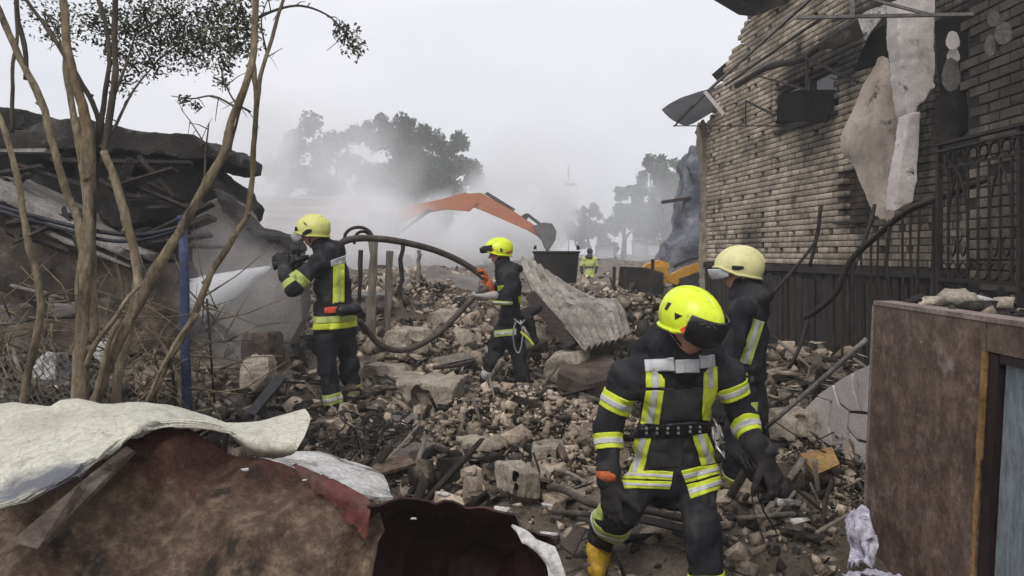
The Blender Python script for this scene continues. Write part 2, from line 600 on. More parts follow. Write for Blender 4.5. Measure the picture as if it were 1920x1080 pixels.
M['silver'] = mat('silver', [(0.3, (0.42, 0.42, 0.43)), (0.7, (0.6, 0.6, 0.61))], 12, 6, 0.45, 0.2, 60, coord='obj', stains=(((0.2, 0.2, 0.2), 8, 0.56, 0.8),), bump_dist=0.006)
M['helmet_lime'] = mat('helmet_lime', [(0.3, (0.66, 0.80, 0.02)), (0.7, (0.72, 0.86, 0.03))], 4, 5, 0.35, 0.05, 60, coord='obj', spec=0.5, stains=(((0.30, 0.33, 0.08), 14, 0.58, 0.74),), grain=.10, grain_scale=30)
M['helmet_cream'] = mat('helmet_cream', [(0.3, (0.58, 0.55, 0.25)), (0.7, (0.70, 0.67, 0.34))], 5, 6, 0.45, 0.05, 60, coord='obj', spec=0.45, stains=(((0.3, 0.27, 0.14), 14, 0.6, 0.8),), grain=.10, grain_scale=30)
M['helmet_yellow'] = mat('helmet_yellow', [(0.3, (0.55, 0.56, 0.15)), (0.7, (0.66, 0.66, 0.22))], 5, 6, 0.45, 0.05, 60, coord='obj', spec=0.45, stains=(((0.26, 0.24, 0.1), 14, 0.57, 0.75),), grain=.10, grain_scale=30)
M['black_plastic'] = mat('black_plastic', [(0.3, (0.008, 0.008, 0.009)), (0.7, (0.018, 0.018, 0.02))], 8, 4, 0.4, 0.1, 60)
M['visor'] = mat('visor', [(0.3, (0.006, 0.006, 0.007)), (0.7, (0.014, 0.014, 0.016))], 3, 3, 0.12, 0, spec=0.6)
M['red_print'] = mat('red_print', [(0.3, (0.55, 0.06, 0.02)), (0.7, (0.7, 0.1, 0.03))], 8, 3, 0.5, 0)
M['skin'] = mat('skin', [(0.3, (0.34, 0.18, 0.13)), (0.7, (0.46, 0.26, 0.19))], 12, 4, 0.6, 0.15, 80, coord='obj')
M['glove'] = mat('glove', [(0.3, (0.010, 0.010, 0.010)), (0.7, (0.034, 0.03, 0.028))], 12, 5, 0.8, 0.4, 60, coord='obj', bump_dist=0.006)
M['glove_grey'] = mat('glove_grey', [(0.3, (0.25, 0.235, 0.22)), (0.7, (0.42, 0.40, 0.38))], 12, 5, 0.8, 0.4, 60, coord='obj', bump_dist=0.006)
M['orange_cloth'] = mat('orange_cloth', [(0.3, (0.40, 0.09, 0.025)), (0.7, (0.55, 0.16, 0.06))], 12, 5, 0.8, 0.3, 60)
M['boot_yellow'] = mat('boot_yellow', [(0.3, (0.42, 0.24, 0.02)), (0.7, (0.62, 0.38, 0.03))], 8, 6, 0.5, 0.2, 40, stains=(((0.12, 0.08, 0.03), 9, 0.52, 0.74),))
M['boot'] = mat('boot', [(0.3, (0.008, 0.008, 0.008)), (0.7, (0.03, 0.027, 0.025))], 8, 5, 0.6, 0.3, 50)
M['steel'] = mat('steel', [(0.3, (0.25, 0.25, 0.26)), (0.7, (0.45, 0.45, 0.46))], 15, 4, 0.35, 0.1, 60, metal=0.7)
M['blue_paint'] = mat('blue_paint', [(0.3, (0.028, 0.036, 0.085)), (0.7, (0.075, 0.092, 0.17))], 9, 8, 0.7, 0.4, 50, stains=(((0.05, 0.035, 0.03), 7, 0.58, 0.7),))
M['cable'] = mat('cable', [(0.3, (0.015, 0.017, 0.026)), (0.7, (0.04, 0.042, 0.055))], 9, 4, 0.6, 0.1)
def stain_hook(nt, col, vec):
    """Blue black smear on the membrane's low corner."""
    L = nt.links.new
    c = P(95, 905, 2.13)
    sb = N(nt, 'ShaderNodeVectorMath', operation='SUBTRACT')
    L(vec, sb.inputs[0])
    sb.inputs[1].default_value = tuple(float(v) for v in c)
    sc = N(nt, 'ShaderNodeVectorMath', operation='MULTIPLY')
    L(sb.outputs[0], sc.inputs[0])
    sc.inputs[1].default_value = (0.55, 1.6, 1.0)
    ln = N(nt, 'ShaderNodeVectorMath', operation='LENGTH')
    L(sc.outputs[0], ln.inputs[0])
    n = noise_node(nt, vec, 9, 8, .7, .3)
    ma = N(nt, 'ShaderNodeMath', operation='MULTIPLY_ADD')
    L(n.outputs['Fac'], ma.inputs[0])
    ma.inputs[1].default_value = -.30
    L(ln.outputs['Value'], ma.inputs[2])
    mr = N(nt, 'ShaderNodeMapRange')
    mr.inputs['From Min'].default_value = 0.02
    mr.inputs['From Max'].default_value = -0.08
    mr.inputs['To Max'].default_value = .9
    L(ma.outputs[0], mr.inputs['Value'])
    mx = N(nt, 'ShaderNodeMixRGB')
    L(mr.outputs['Result'], mx.inputs['Fac'])
    L(col, mx.inputs['Color1'])
    mx.inputs['Color2'].default_value = (0.085, 0.088, 0.115, 1)
    return mx.outputs['Color']


M['white_sheet'] = mat('white_sheet', [(0.25, (0.35, 0.335, 0.27)), (0.5, (0.50, 0.485, 0.41)), (0.75, (0.56, 0.55, 0.48))], 3.0, 9, 0.75, 0.35, 22,
                       stains=(((0.12, 0.12, 0.145), 2.4, 0.56, 0.68), ((0.26, 0.23, 0.16), 9, 0.56, 0.76), ((0.10, 0.09, 0.08), 24, 0.63, 0.72)), cracks=(21.0, 0.045, (0.36, 0.335, 0.26)), grain=.2, grain_scale=80, hook=stain_hook)
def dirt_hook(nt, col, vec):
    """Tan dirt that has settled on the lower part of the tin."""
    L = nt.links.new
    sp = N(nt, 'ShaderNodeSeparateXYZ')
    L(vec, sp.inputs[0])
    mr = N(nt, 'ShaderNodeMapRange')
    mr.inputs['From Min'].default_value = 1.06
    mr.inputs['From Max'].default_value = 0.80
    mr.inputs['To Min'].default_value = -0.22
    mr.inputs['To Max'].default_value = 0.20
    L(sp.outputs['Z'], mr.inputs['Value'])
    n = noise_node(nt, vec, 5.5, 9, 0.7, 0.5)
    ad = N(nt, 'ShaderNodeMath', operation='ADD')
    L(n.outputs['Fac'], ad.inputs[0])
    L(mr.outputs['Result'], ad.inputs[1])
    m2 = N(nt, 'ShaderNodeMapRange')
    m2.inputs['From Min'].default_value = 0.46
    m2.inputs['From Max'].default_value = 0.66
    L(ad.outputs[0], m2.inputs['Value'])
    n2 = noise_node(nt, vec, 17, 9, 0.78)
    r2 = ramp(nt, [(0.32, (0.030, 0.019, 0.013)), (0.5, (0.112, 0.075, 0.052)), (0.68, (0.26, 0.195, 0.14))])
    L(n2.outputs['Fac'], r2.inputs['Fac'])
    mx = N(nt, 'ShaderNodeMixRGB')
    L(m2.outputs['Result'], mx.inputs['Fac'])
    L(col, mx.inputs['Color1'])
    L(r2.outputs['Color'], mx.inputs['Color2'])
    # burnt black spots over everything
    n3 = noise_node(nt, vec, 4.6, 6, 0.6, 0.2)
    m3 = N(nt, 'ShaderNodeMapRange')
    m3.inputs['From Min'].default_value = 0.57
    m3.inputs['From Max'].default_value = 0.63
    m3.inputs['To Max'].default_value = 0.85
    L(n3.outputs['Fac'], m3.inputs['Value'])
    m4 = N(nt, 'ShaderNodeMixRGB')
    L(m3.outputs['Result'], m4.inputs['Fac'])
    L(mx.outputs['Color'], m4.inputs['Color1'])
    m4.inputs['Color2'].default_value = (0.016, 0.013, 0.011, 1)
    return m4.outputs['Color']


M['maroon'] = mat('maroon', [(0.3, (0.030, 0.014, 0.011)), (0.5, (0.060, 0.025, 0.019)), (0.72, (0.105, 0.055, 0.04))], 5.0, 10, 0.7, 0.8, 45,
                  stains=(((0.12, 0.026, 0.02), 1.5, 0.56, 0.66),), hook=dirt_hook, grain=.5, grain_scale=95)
M['red_sheet'] = mat('red_sheet', [(0.25, (0.045, 0.016, 0.013)), (0.5, (0.085, 0.022, 0.018)), (0.75, (0.15, 0.06, 0.042))], 3.5, 8, 0.5, 0.3, 25,
                     stains=(((0.05, 0.03, 0.025), 6, 0.5, 0.72), ((0.2, 0.16, 0.13), 8, 0.6, 0.8)))
M['dark_maroon'] = mat('dark_maroon', [(0.25, (0.014, 0.006, 0.006)), (0.5, (0.030, 0.011, 0.010)), (0.75, (0.058, 0.024, 0.02))], 3.0, 8, 0.6, 0.3, 25,
                       stains=(((0.09, 0.065, 0.055), 7, 0.62, 0.8),))
M['white_flake'] = mat('white_flake', [(0.3, (0.38, 0.37, 0.36)), (0.7, (0.60, 0.59, 0.57))], 6, 8, 0.8, 0.4, 30, stains=(((0.10, 0.09, 0.085), 5, 0.52, 0.66),))
M['asbestos'] = mat('asbestos', [(0.28, (0.16, 0.14, 0.125)), (0.52, (0.29, 0.265, 0.235)), (0.75, (0.42, 0.395, 0.36))], 4, 9, 0.9, 0.4, 40,
                    stains=(((0.10, 0.075, 0.065), 3.0, 0.48, 0.66), ((0.05, 0.042, 0.038), 6.0, 0.58, 0.7)))
M['granite'] = mat('granite', [(0.3, (0.048, 0.031, 0.024)), (0.5, (0.12, 0.079, 0.06)), (0.7, (0.22, 0.158, 0.125))], 9, 10, 0.55, 0.25, 60, spec=0.4,
                   stains=(((0.34, 0.28, 0.26), 6, 0.58, 0.78), ((0.26, 0.20, 0.185), 34, 0.62, 0.72), ((0.40, 0.36, 0.34), 13, 0.68, 0.73), ((0.22, 0.05, 0.035), 2.6, 0.66, 0.74), ((0.045, 0.025, 0.022), 1.6, 0.5, 0.66)))
M['granite_edge'] = mat('granite_edge', [(0.28, (0.14, 0.10, 0.09)), (0.75, (0.32, 0.26, 0.24))], 9, 10, 0.8, 0.4, 60)
M['door_frame'] = mat('door_frame', [(0.28, (0.010, 0.005, 0.006)), (0.75, (0.03, 0.015, 0.015))], 6, 6, 0.5, 0.2, 30)
M['raw_wood'] = mat('raw_wood', [(0.28, (0.16, 0.09, 0.035)), (0.75, (0.38, 0.24, 0.09))], 6, 6, 0.8, 0.4, 30)
M['door_blue'] = mat('door_blue', [(0.28, (0.13, 0.155, 0.175)), (0.75, (0.26, 0.29, 0.31))], 3, 8, 0.7, 0.25, 40, stretch=(1, 1, 0.3))
M['lilac_cloth'] = mat('lilac_cloth', [(0.3, (0.30, 0.28, 0.36)), (0.7, (0.58, 0.55, 0.62))], 14, 5, 0.85, 0.4, 50, stains=(((0.12, 0.11, 0.17), 18, 0.55, 0.65),))
M['orange_paint'] = mat('orange_paint', [(0.3, (0.36, 0.115, 0.055)), (0.7, (0.46, 0.165, 0.08))], 2, 6, 0.5, 0.1, 20, stains=(((0.26, 0.1, 0.05), 2.6, 0.58, 0.8),))
M['yellow_paint'] = mat('yellow_paint', [(0.3, (0.40, 0.20, 0.02)), (0.7, (0.58, 0.30, 0.04))], 4, 6, 0.5, 0.1, 20, stains=(((0.08, 0.06, 0.04), 3.4, 0.54, 0.72),))
M['machine_dark'] = mat('machine_dark', [(0.3, (0.018, 0.018, 0.018)), (0.7, (0.05, 0.047, 0.045))], 4, 5, 0.6, 0.1, 20)
M['bucket_steel'] = mat('bucket_steel', [(0.3, (0.06, 0.055, 0.055)), (0.7, (0.14, 0.13, 0.13))], 3, 5, 0.6, 0.1, 20)
M['far_white'] = mat('far_white', [(0.3, (0.42, 0.40, 0.40)), (0.7, (0.58, 0.56, 0.56))], 1, 5, 0.8, 0)
M['far_red'] = mat('far_red', [(0.3, (0.33, 0.055, 0.06)), (0.7, (0.45, 0.09, 0.09))], 1, 5, 0.8, 0)
M['blue_ruin'] = mat('blue_ruin', [(0.28, (0.05, 0.055, 0.072)), (0.5, (0.14, 0.15, 0.18)), (0.72, (0.32, 0.32, 0.345))], 1.6, 9, 0.9, 0.8, 8, bump_dist=0.1)
M['tub'] = mat('tub', [(0.3, (0.010, 0.010, 0.009)), (0.7, (0.03, 0.028, 0.025))], 4, 6, 0.8, 0.5, 20)
M['glass'] = mat('glass', [(0.3, (0.02, 0.022, 0.025)), (0.7, (0.04, 0.045, 0.05))], 2, 2, 0.1, 0, spec=0.5)
M['metal_sheet'] = mat('metal_sheet', [(0.3, (0.018, 0.018, 0.02)), (0.7, (0.05, 0.05, 0.056))], 3, 7, 0.5, 0.2, 20, metal=0.4, stains=(((0.05, 0.03, 0.02), 3, 0.56, 0.7),))
M['soot_and_shade'] = mat('soot_and_shade', [(0.3, (0.006, 0.006, 0.006)), (0.7, (0.02, 0.019, 0.018))], 4, 7, 0.95, 0.6, 20)  # black of sooty boards, also painted in for the shade of gaps


# ------------------------------------------------------------------ distance-field bodies
def surface_net(D, lo, res):
    """Quads of the zero surface of a sampled distance field."""
    ins = D < 0
    nx, ny, nz = D.shape
    cx, cy, cz = nx - 1, ny - 1, nz - 1
    acc = np.zeros((cx, cy, cz, 3))
    cnt = np.zeros((cx, cy, cz))
    corners = [(i, j, k) for i in (0, 1) for j in (0, 1) for k in (0, 1)]

    def sub(A, c):
        return A[c[0]:c[0] + cx, c[1]:c[1] + cy, c[2]:c[2] + cz]
    for a in corners:
        for ax in range(3):
            if a[ax]: continue
            b = list(a)
            b[ax] = 1
            da, db = sub(D, a), sub(D, b)
            cr = (da < 0) != (db < 0)
            if not cr.any(): continue
            t = np.where(cr, da / np.where(cr, da - db, 1), 0)
            for q in range(3):
                acc[..., q] += np.where(cr, a[q] + (t if q == ax else 0), 0)
            cnt += cr
    act = cnt > 0
    vid = -np.ones((cx, cy, cz), np.int64)
    vid[act] = np.arange(act.sum())
    ijk = np.argwhere(act)
    V = (ijk + acc[act] / cnt[act][:, None]) * res + lo
    quads = []
    for ax in range(3):
        u, w = (ax + 1) % 3, (ax + 2) % 3
        sl0 = [slice(None)] * 3
        sl1 = [slice(None)] * 3
        sl0[ax], sl1[ax] = slice(0, -1), slice(1, None)
        a, b = ins[tuple(sl0)], ins[tuple(sl1)]
        for flip in (False, True):
            cr = (a & ~b) if not flip else (~a & b)
            e = np.argwhere(cr)
            if not len(e): continue
            ok = (e[:, u] > 0) & (e[:, w] > 0) & (e[:, u] < D.shape[u] - 1) & (e[:, w] < D.shape[w] - 1)
            e = e[ok]
            q = []
            for du, dw in ((-1, -1), (0, -1), (0, 0), (-1, 0)):
                c = e.copy()
                c[:, u] += du
                c[:, w] += dw
                q.append(vid[c[:, 0], c[:, 1], c[:, 2]])
            q = np.stack(q, -1)
            quads.append(q if not flip else q[:, ::-1])
    return V, np.vstack(quads)


class SDF:
    def __init__(self):
        self.p = []

    def rc(self, a, b, ra, rb, k=0.03, flat=1.0, n=None, tagid=0):
        a, b = np.asarray(a, float), np.asarray(b, float)
        self.p.append(('rc', a, b, ra, rb, k, flat, None if n is None else nrm(n), tagid))
        return self

    def ell(self, c, R, rad, k=0.02, tagid=0):
        self.p.append(('el', np.asarray(c, float), np.asarray(R, float), np.asarray(rad, float), k, tagid))
        return self

    def bounds(self):
        lo, hi = np.full(3, 1e9), np.full(3, -1e9)
        for q in self.p:
            b0, b1 = self.pb(q)
            lo, hi = np.minimum(lo, b0), np.maximum(hi, b1)
        return lo, hi

    @staticmethod
    def pb(q):
        if q[0] == 'rc':
            _, a, b, ra, rb = q[:5]
            return np.minimum(a - ra, b - rb), np.maximum(a + ra, b + rb)
        r = q[3].max()
        return q[1] - r, q[1] + r

    @staticmethod
    def dist(q, X):
        if q[0] == 'rc':
            _, a, b, ra, rb, k, flat, n, _t = q
            ab = b - a
            t = np.clip(((X - a) @ ab) / (ab @ ab + 1e-12), 0, 1)
            o = X - (a + t[..., None] * ab)
            if n is not None and flat != 1:
                o = o + (o @ n)[..., None] * n * (1 / flat - 1)
            d = np.linalg.norm(o, axis=-1) - (ra + (rb - ra) * t)
            return d * (0.85 if flat != 1 else 1)
        _, c, R, rad, k, _t = q
        L = (X - c) @ R / rad
        l = np.linalg.norm(L, axis=-1)
        return (l - 1) * rad.min()

    def mesh(self, res, wr=None):
        lo, hi = self.bounds()
        lo, hi = lo - 0.05, hi + 0.05
        n = np.ceil((hi - lo) / res).astype(int) + 1
        D = np.full(n, 0.2)
        ax = [lo[i] + np.arange(n[i]) * res for i in range(3)]
        for q in self.p:
            b0, b1 = self.pb(q)
            k = q[5] if q[0] == 'rc' else q[4]
            m = max(k, 0.03) + 2 * res
            i0 = np.maximum(np.floor((b0 - m - lo) / res).astype(int), 0)
            i1 = np.minimum(np.ceil((b1 + m - lo) / res).astype(int) + 1, n)
            sl = tuple(slice(i0[i], i1[i]) for i in range(3))
            X = np.stack(np.meshgrid(*[ax[i][sl[i]] for i in range(3)], indexing='ij'), -1)
            d = self.dist(q, X)
            o = D[sl]
            h = np.maximum(k - np.abs(o - d), 0) / k
            D[sl] = np.minimum(o, d) - h * h * k * 0.25
        if wr is not None:
            near = np.abs(D) < 0.06
            idx = np.argwhere(near)
            X = lo + idx * res
            D[near] += wr(X)
        return surface_net(D, lo, res)

    def owner(self, X):
        ds = np.stack([self.dist(q, X) for q in self.p], -1)
        tags = np.array([q[-1] for q in self.p])
        return tags[ds.argmin(-1)]


def sdf_object(name, sdf, res, mats, parent, wr=None, mat_of=None):
    V, Q = sdf.mesh(res, wr)
    o = np_mesh(name, V, Q, mats, parent, True)
    if mat_of is not None:
        c = V[Q].mean(1)
        o.data.polygons.foreach_set('material_index', mat_of(c).astype(np.int32))
    return o, V, Q


def patch(name, V, Q, sel, planes, off, mats, parent):
    """Cloth or print that lies on a surface: the chosen faces, trimmed by planes, lifted by off."""
    if not sel.any(): return None
    q = Q[sel]
    ids, inv = np.unique(q, return_inverse=True)
    inv = inv.reshape(q.shape)
    fn = np.cross(V[Q[:, 2]] - V[Q[:, 0]], V[Q[:, 3]] - V[Q[:, 1]])
    vn = np.zeros_like(V)
    for k in range(4): np.add.at(vn, Q[:, k], fn)
    vn /= np.linalg.norm(vn, axis=1)[:, None] + 1e-12
    W = V[ids] + vn[ids] * off
    bm = bmesh.new()
    vs = [bm.verts.new(w) for w in W]
    for f in inv:
        try: bm.faces.new([vs[i] for i in f])
        except ValueError: pass
    for co, no in planes:
        g = bm.verts[:] + bm.edges[:] + bm.faces[:]
        bmesh.ops.bisect_plane(bm, geom=g, dist=1e-5, plane_co=co, plane_no=no, clear_outer=True)
    if not bm.faces:
        bm.free()
        return None
    left, best = set(bm.faces), []
    while left:
        st = [left.pop()]
        isl = list(st)
        while st:
            for e in st.pop().edges:
                for g in e.link_faces:
                    if g in left:
                        left.discard(g)
                        st.append(g)
                        isl.append(g)
        if len(isl) > len(best): best = isl
    bs_ = set(best)
    bmesh.ops.delete(bm, geom=[f for f in bm.faces if f not in bs_], context='FACES')
    # give it an edge: fold the rim back onto the surface
    be = [e for e in bm.edges if e.is_boundary]
    r = bmesh.ops.extrude_edge_only(bm, edges=be)
    bm.normal_update()
    nv = [g for g in r['geom'] if isinstance(g, bmesh.types.BMVert)]
    KD = V[ids]
    for v in nv:
        j = ((KD - np.array(v.co)) ** 2).sum(1).argmin()
        v.co -= Vector(vn[ids][j] * (off + 0.004))
    me = bpy.data.meshes.new(name)
    o0 = ORIGIN[parent.name]
    bmesh.ops.translate(bm, verts=bm.verts, vec=-Vector(o0))
    bm.to_mesh(me)
    bm.free()
    me.materials.append(mats)
    return place(name, me, parent, o0, True)


# ------------------------------------------------------------------ the ground
HEAPS = [  # x, y, rx, ry, height
    (0.7, 11.2, 1.9, 1.5, 0.55), (-1.6, 12.5, 1.6, 1.6, 0.55), (-0.85, 7.6, 0.7, 0.5, 0.18),
    (0.05, 6.3, 1.0, 0.8, 0.30), (0.75, 5.6, 0.6, 0.6, 0.16), (2.35, 5.2, 0.75, 1.2, 0.28), (2.2, 3.8, 0.5, 0.8, 0.26), (2.9, 7.6, 0.9, 1.5, 0.6),
    (-3.2, 5.6, 1.6, 1.0, 0.35), (-3.6, 9.0, 2.5, 2.0, 0.8), (-1.0, 1.6, 1.3, 0.9, 0.35), (1.8, 10.5, 1.2, 1.6, 0.55),
    (-3.0, 15, 2.5, 2.5, 0.95), (1.4, 16.5, 2.5, 2.2, 0.75), (4.4, 19, 1.8, 3, 0.75), (-7, 21, 4, 4, 1.1), (-1.5, 23, 4, 4, 0.75), (3.5, 24.5, 2.2, 2.5, 0.6),
    (8, 32, 5, 5, 0.7), (-6, 33, 6, 4, 0.9), (1.0, 40, 5, 4, 0.7), (6, 44, 6, 5, 0.8), (-16, 40, 8, 6, 1.2)]


def ground_z(x, y, detail=True):
    x, y = np.asarray(x, float), np.asarray(y, float)
    z = np.zeros(np.broadcast(x, y).shape)
    for hx, hy, rx, ry, h in HEAPS:
        z = z + h * np.exp(-((x - hx) / rx) ** 2 - ((y - hy) / ry) ** 2)
    z = z - 0.22 * np.exp(-((x - 0.9) / 0.9) ** 2 - ((y - 2.6) / 0.9) ** 2)
    z = z + 0.25 * np.clip((y - 18) / 20, 0, 1)
    if detail:
        p = np.stack([x, y, np.zeros_like(z)], -1)
        fade = np.clip((110 - y) / 60, 0, 1)
        z = z + (0.07 * fbm(p * 0.9, 3, 3) + 0.045 * (1 - 2 * np.abs(noise(p * 2.6, 9))) + 0.03 * fbm(p * 6.5, 3, 21)) * fade * np.clip(0.75 + y * 0.025, 0, 1.6)
    return z


def build_ground():
    ys = [0.25]
    while ys[-1] < 400: ys.append(ys[-1] * 1.0115 + 0.002)
    ys = np.array(ys)
    us = np.linspace(-1.0, 1.0, 300)
    ns, nu = len(ys), len(us)
    half = 1.2 + ys * 0.95
    X = us[None] * half[:, None]
    Y = np.repeat(ys[:, None], nu, 1)
    Z = ground_z(X, Y)
    V = np.stack([X, Y, Z], -1).reshape(-1, 3)
    idx = np.arange(ns * nu).reshape(ns, nu)
    Q = np.stack([idx[:-1, :-1], idx[:-1, 1:], idx[1:, 1:], idx[1:, :-1]], -1).reshape(-1, 4)
    o = np_mesh('ground', V, Q, M['dirt'], None, True, origin=(0, 0, 0))
    tag(o, kind='structure')
    # the land goes on, behind the camera and to the horizon
    mb = MB()
    mb.add([(-1500, -1500, -0.42), (1500, -1500, -0.42), (1500, 1500, -0.42), (-1500, 1500, -0.42)], [(0, 1, 2, 3)])
    o = mb.build('terrain', M['dirt'], None, origin=(0, 0, -0.42))
    tag(o, kind='structure')


build_ground()


# ------------------------------------------------------------------ rubble
def hull_shape(seed, n=14, flat=(1, 1, 1), round_=0.5):
    r = np.random.default_rng(seed)
    p = r.uniform(-0.5, 0.5, (n, 3))
    l = np.abs(p).max(1, keepdims=True)
    p = p / l * 0.5 * (round_ + (1 - round_) * r.uniform(0.6, 1, (n, 1)))
    p = p * np.array(flat)
    bm = bmesh.new()
    for q in p: bm.verts.new(q)
    bmesh.ops.convex_hull(bm, input=bm.verts)
    bmesh.ops.delete(bm, geom=[v for v in bm.verts if not v.link_faces], context='VERTS')
    bmesh.ops.triangulate(bm, faces=bm.faces)
    bm.verts.index_update()
    V = np.array([v.co for v in bm.verts])
    T = np.array([[v.index for v in f.verts] for f in bm.faces])
    bm.free()
    return V, T


def box_shape(seed, size):
    r = np.random.default_rng(seed)
    V = np.array([(x, y, z) for z in (-.5, .5) for y in (-.5, .5) for x in (-.5, .5)], float) * size
    V += r.uniform(-0.04, 0.04, V.shape) * np.array(size)
    cut = r.integers(0, 8)
    V[cut] *= r.uniform(0.45, 0.8)
    Fq = [(0, 2, 3, 1), (4, 5, 7, 6), (0, 1, 5, 4), (2, 6, 7, 3), (0, 4, 6, 2), (1, 3, 7, 5)]
    T = np.array([t for f in Fq for t in ((f[0], f[1], f[2]), (f[0], f[2], f[3]))])
    return V, T


def fine_chunk(seed, flat=(1, 1, 1)):
    """A broken lump with worn facets, for pieces near enough to show them."""
    V, T = hull_shape(seed, 16, flat)
    bm = bmesh.new()
    vs = [bm.verts.new(v) for v in V]
    for t in T: bm.faces.new([vs[i] for i in t])
    bmesh.ops.subdivide_edges(bm, edges=bm.edges[:], cuts=1, use_grid_fill=True)
    bmesh.ops.triangulate(bm, faces=bm.faces)
    bm.verts.index_update()
    V = np.array([v.co for v in bm.verts])
    T = np.array([[v.index for v in f.verts] for f in bm.faces])
    bm.free()
    c = V.mean(0)
    V = V + (V - c) * (0.10 * fbm(V * 5 + seed, 3, seed))[:, None]
    return V, T


def rand_rots(n, r, tilt=1.0):
    a = r.uniform(0, 2 * np.pi, n)
    ax = r.normal(size=(n, 3)) * np.array((tilt, tilt, 1))
    ax /= np.linalg.norm(ax, axis=1)[:, None]
    c, s = np.cos(a), np.sin(a)
    K = np.zeros((n, 3, 3))
    K[:, 0, 1], K[:, 0, 2], K[:, 1, 0] = -ax[:, 2], ax[:, 1], ax[:, 2]
    K[:, 1, 2], K[:, 2, 0], K[:, 2, 1] = -ax[:, 0], -ax[:, 1], ax[:, 0]
    I = np.eye(3)[None]
    return I + s[:, None, None] * K + (1 - c)[:, None, None] * (K @ K)


SHAPES = ([hull_shape(i, 8, (1, .8, .6), .75) for i in range(8)] + [hull_shape(20 + i, 12, (1, 0.8, 0.35)) for i in range(5)]
          + [box_shape(40 + i, (1, 0.48, 0.30)) for i in range(4)])
STICKS = [box_shape(60 + i, (1, 0.045, 0.03)) for i in range(3)]
FLAKES = [hull_shape(70 + i, 9, (1, 0.8, 0.10)) for i in range(4)]


def scatter_mesh(name, pos, size, shapes, mats, r, tilt=1.0, label=None, tint=None):
    n = len(pos)
    which = r.integers(0, len(shapes), n)
    R = rand_rots(n, r, tilt)
    Vs, Ts, At, off = [], [], [], 0
    tint = r.uniform(0, 1, n) if tint is None else tint
    for k, (V, T) in enumerate(shapes):
        i = np.where(which == k)[0]
        if not len(i): continue
        W = np.einsum('nij,vj->nvi', R[i], V) * size[i][:, None, None] + pos[i][:, None, :]
        Vs.append(W.reshape(-1, 3))
        t = (T[None] + (np.arange(len(i)) * len(V))[:, None, None] + off).reshape(-1, 3)
        Ts.append(t)
        At.append(np.repeat(tint[i], len(T)))
        off += len(i) * len(V)
    o = np_mesh(name, np.vstack(Vs), np.vstack(Ts), mats, None, False, fattr=np.concatenate(At))
    return tag(o, label, None, None, 'stuff')


def blocked(x, y):
    """Where no loose rubble lies: inside the house, the porch block, under the near metal sheets."""
    b = (x > 5.24 - 0.12 * y - 0.05) & (y < 14.6)
    b |= (x > 1.6) & (y < 4.05)
    b |= (y < 2.75) & (x < 0.25)
    b |= (np.hypot(x - 1.0, y - 3.75) < 0.28)
    return b


def fan(n, r, y0, y1, power=0.35, xl=-1, xr=1):
    """Positions spread over the wedge in view, denser near the camera."""
    y = y0 * (y1 / y0) ** (r.uniform(0, 1, n) ** (1 - power + 0.35))
    x = r.uniform(xl, xr, n) * (0.68 * y + 0.3)
    ok = ~blocked(x, y)
    soil = (np.abs(x - .05) < .85) & (np.abs(y - 4.3) < .55)        # trampled bare soil
    ok &= ~(soil & (r.uniform(0, 1, n) < .72))
    return x[ok], y[ok]


LAND = [(640, 800, 'at the feet of the spraying firefighter'), (700, 620, 'behind the spraying firefighter'), (860, 600, 'under the hose loop'), (960, 800, 'below the walking firefighter'),
        (1000, 620, 'behind the walking firefighter'), (1090, 700, 'under the corrugated sheet'), (960, 900, 'around the pale square block'), (1060, 1000, 'left of the yellow boot'),
        (1180, 560, 'right of the corrugated sheet'), (1300, 700, 'behind the nearest firefighter'), (1250, 950, 'between the legs of the nearest firefighter'), (1500, 640, 'before the charred planks'),
        (1500, 900, 'before the white stair wall'), (1500, 1020, 'before the stone porch'), (760, 850, 'around the wire tangle'), (800, 540, 'beyond the hose arch'), (820, 740, 'around the rounded boulder')]


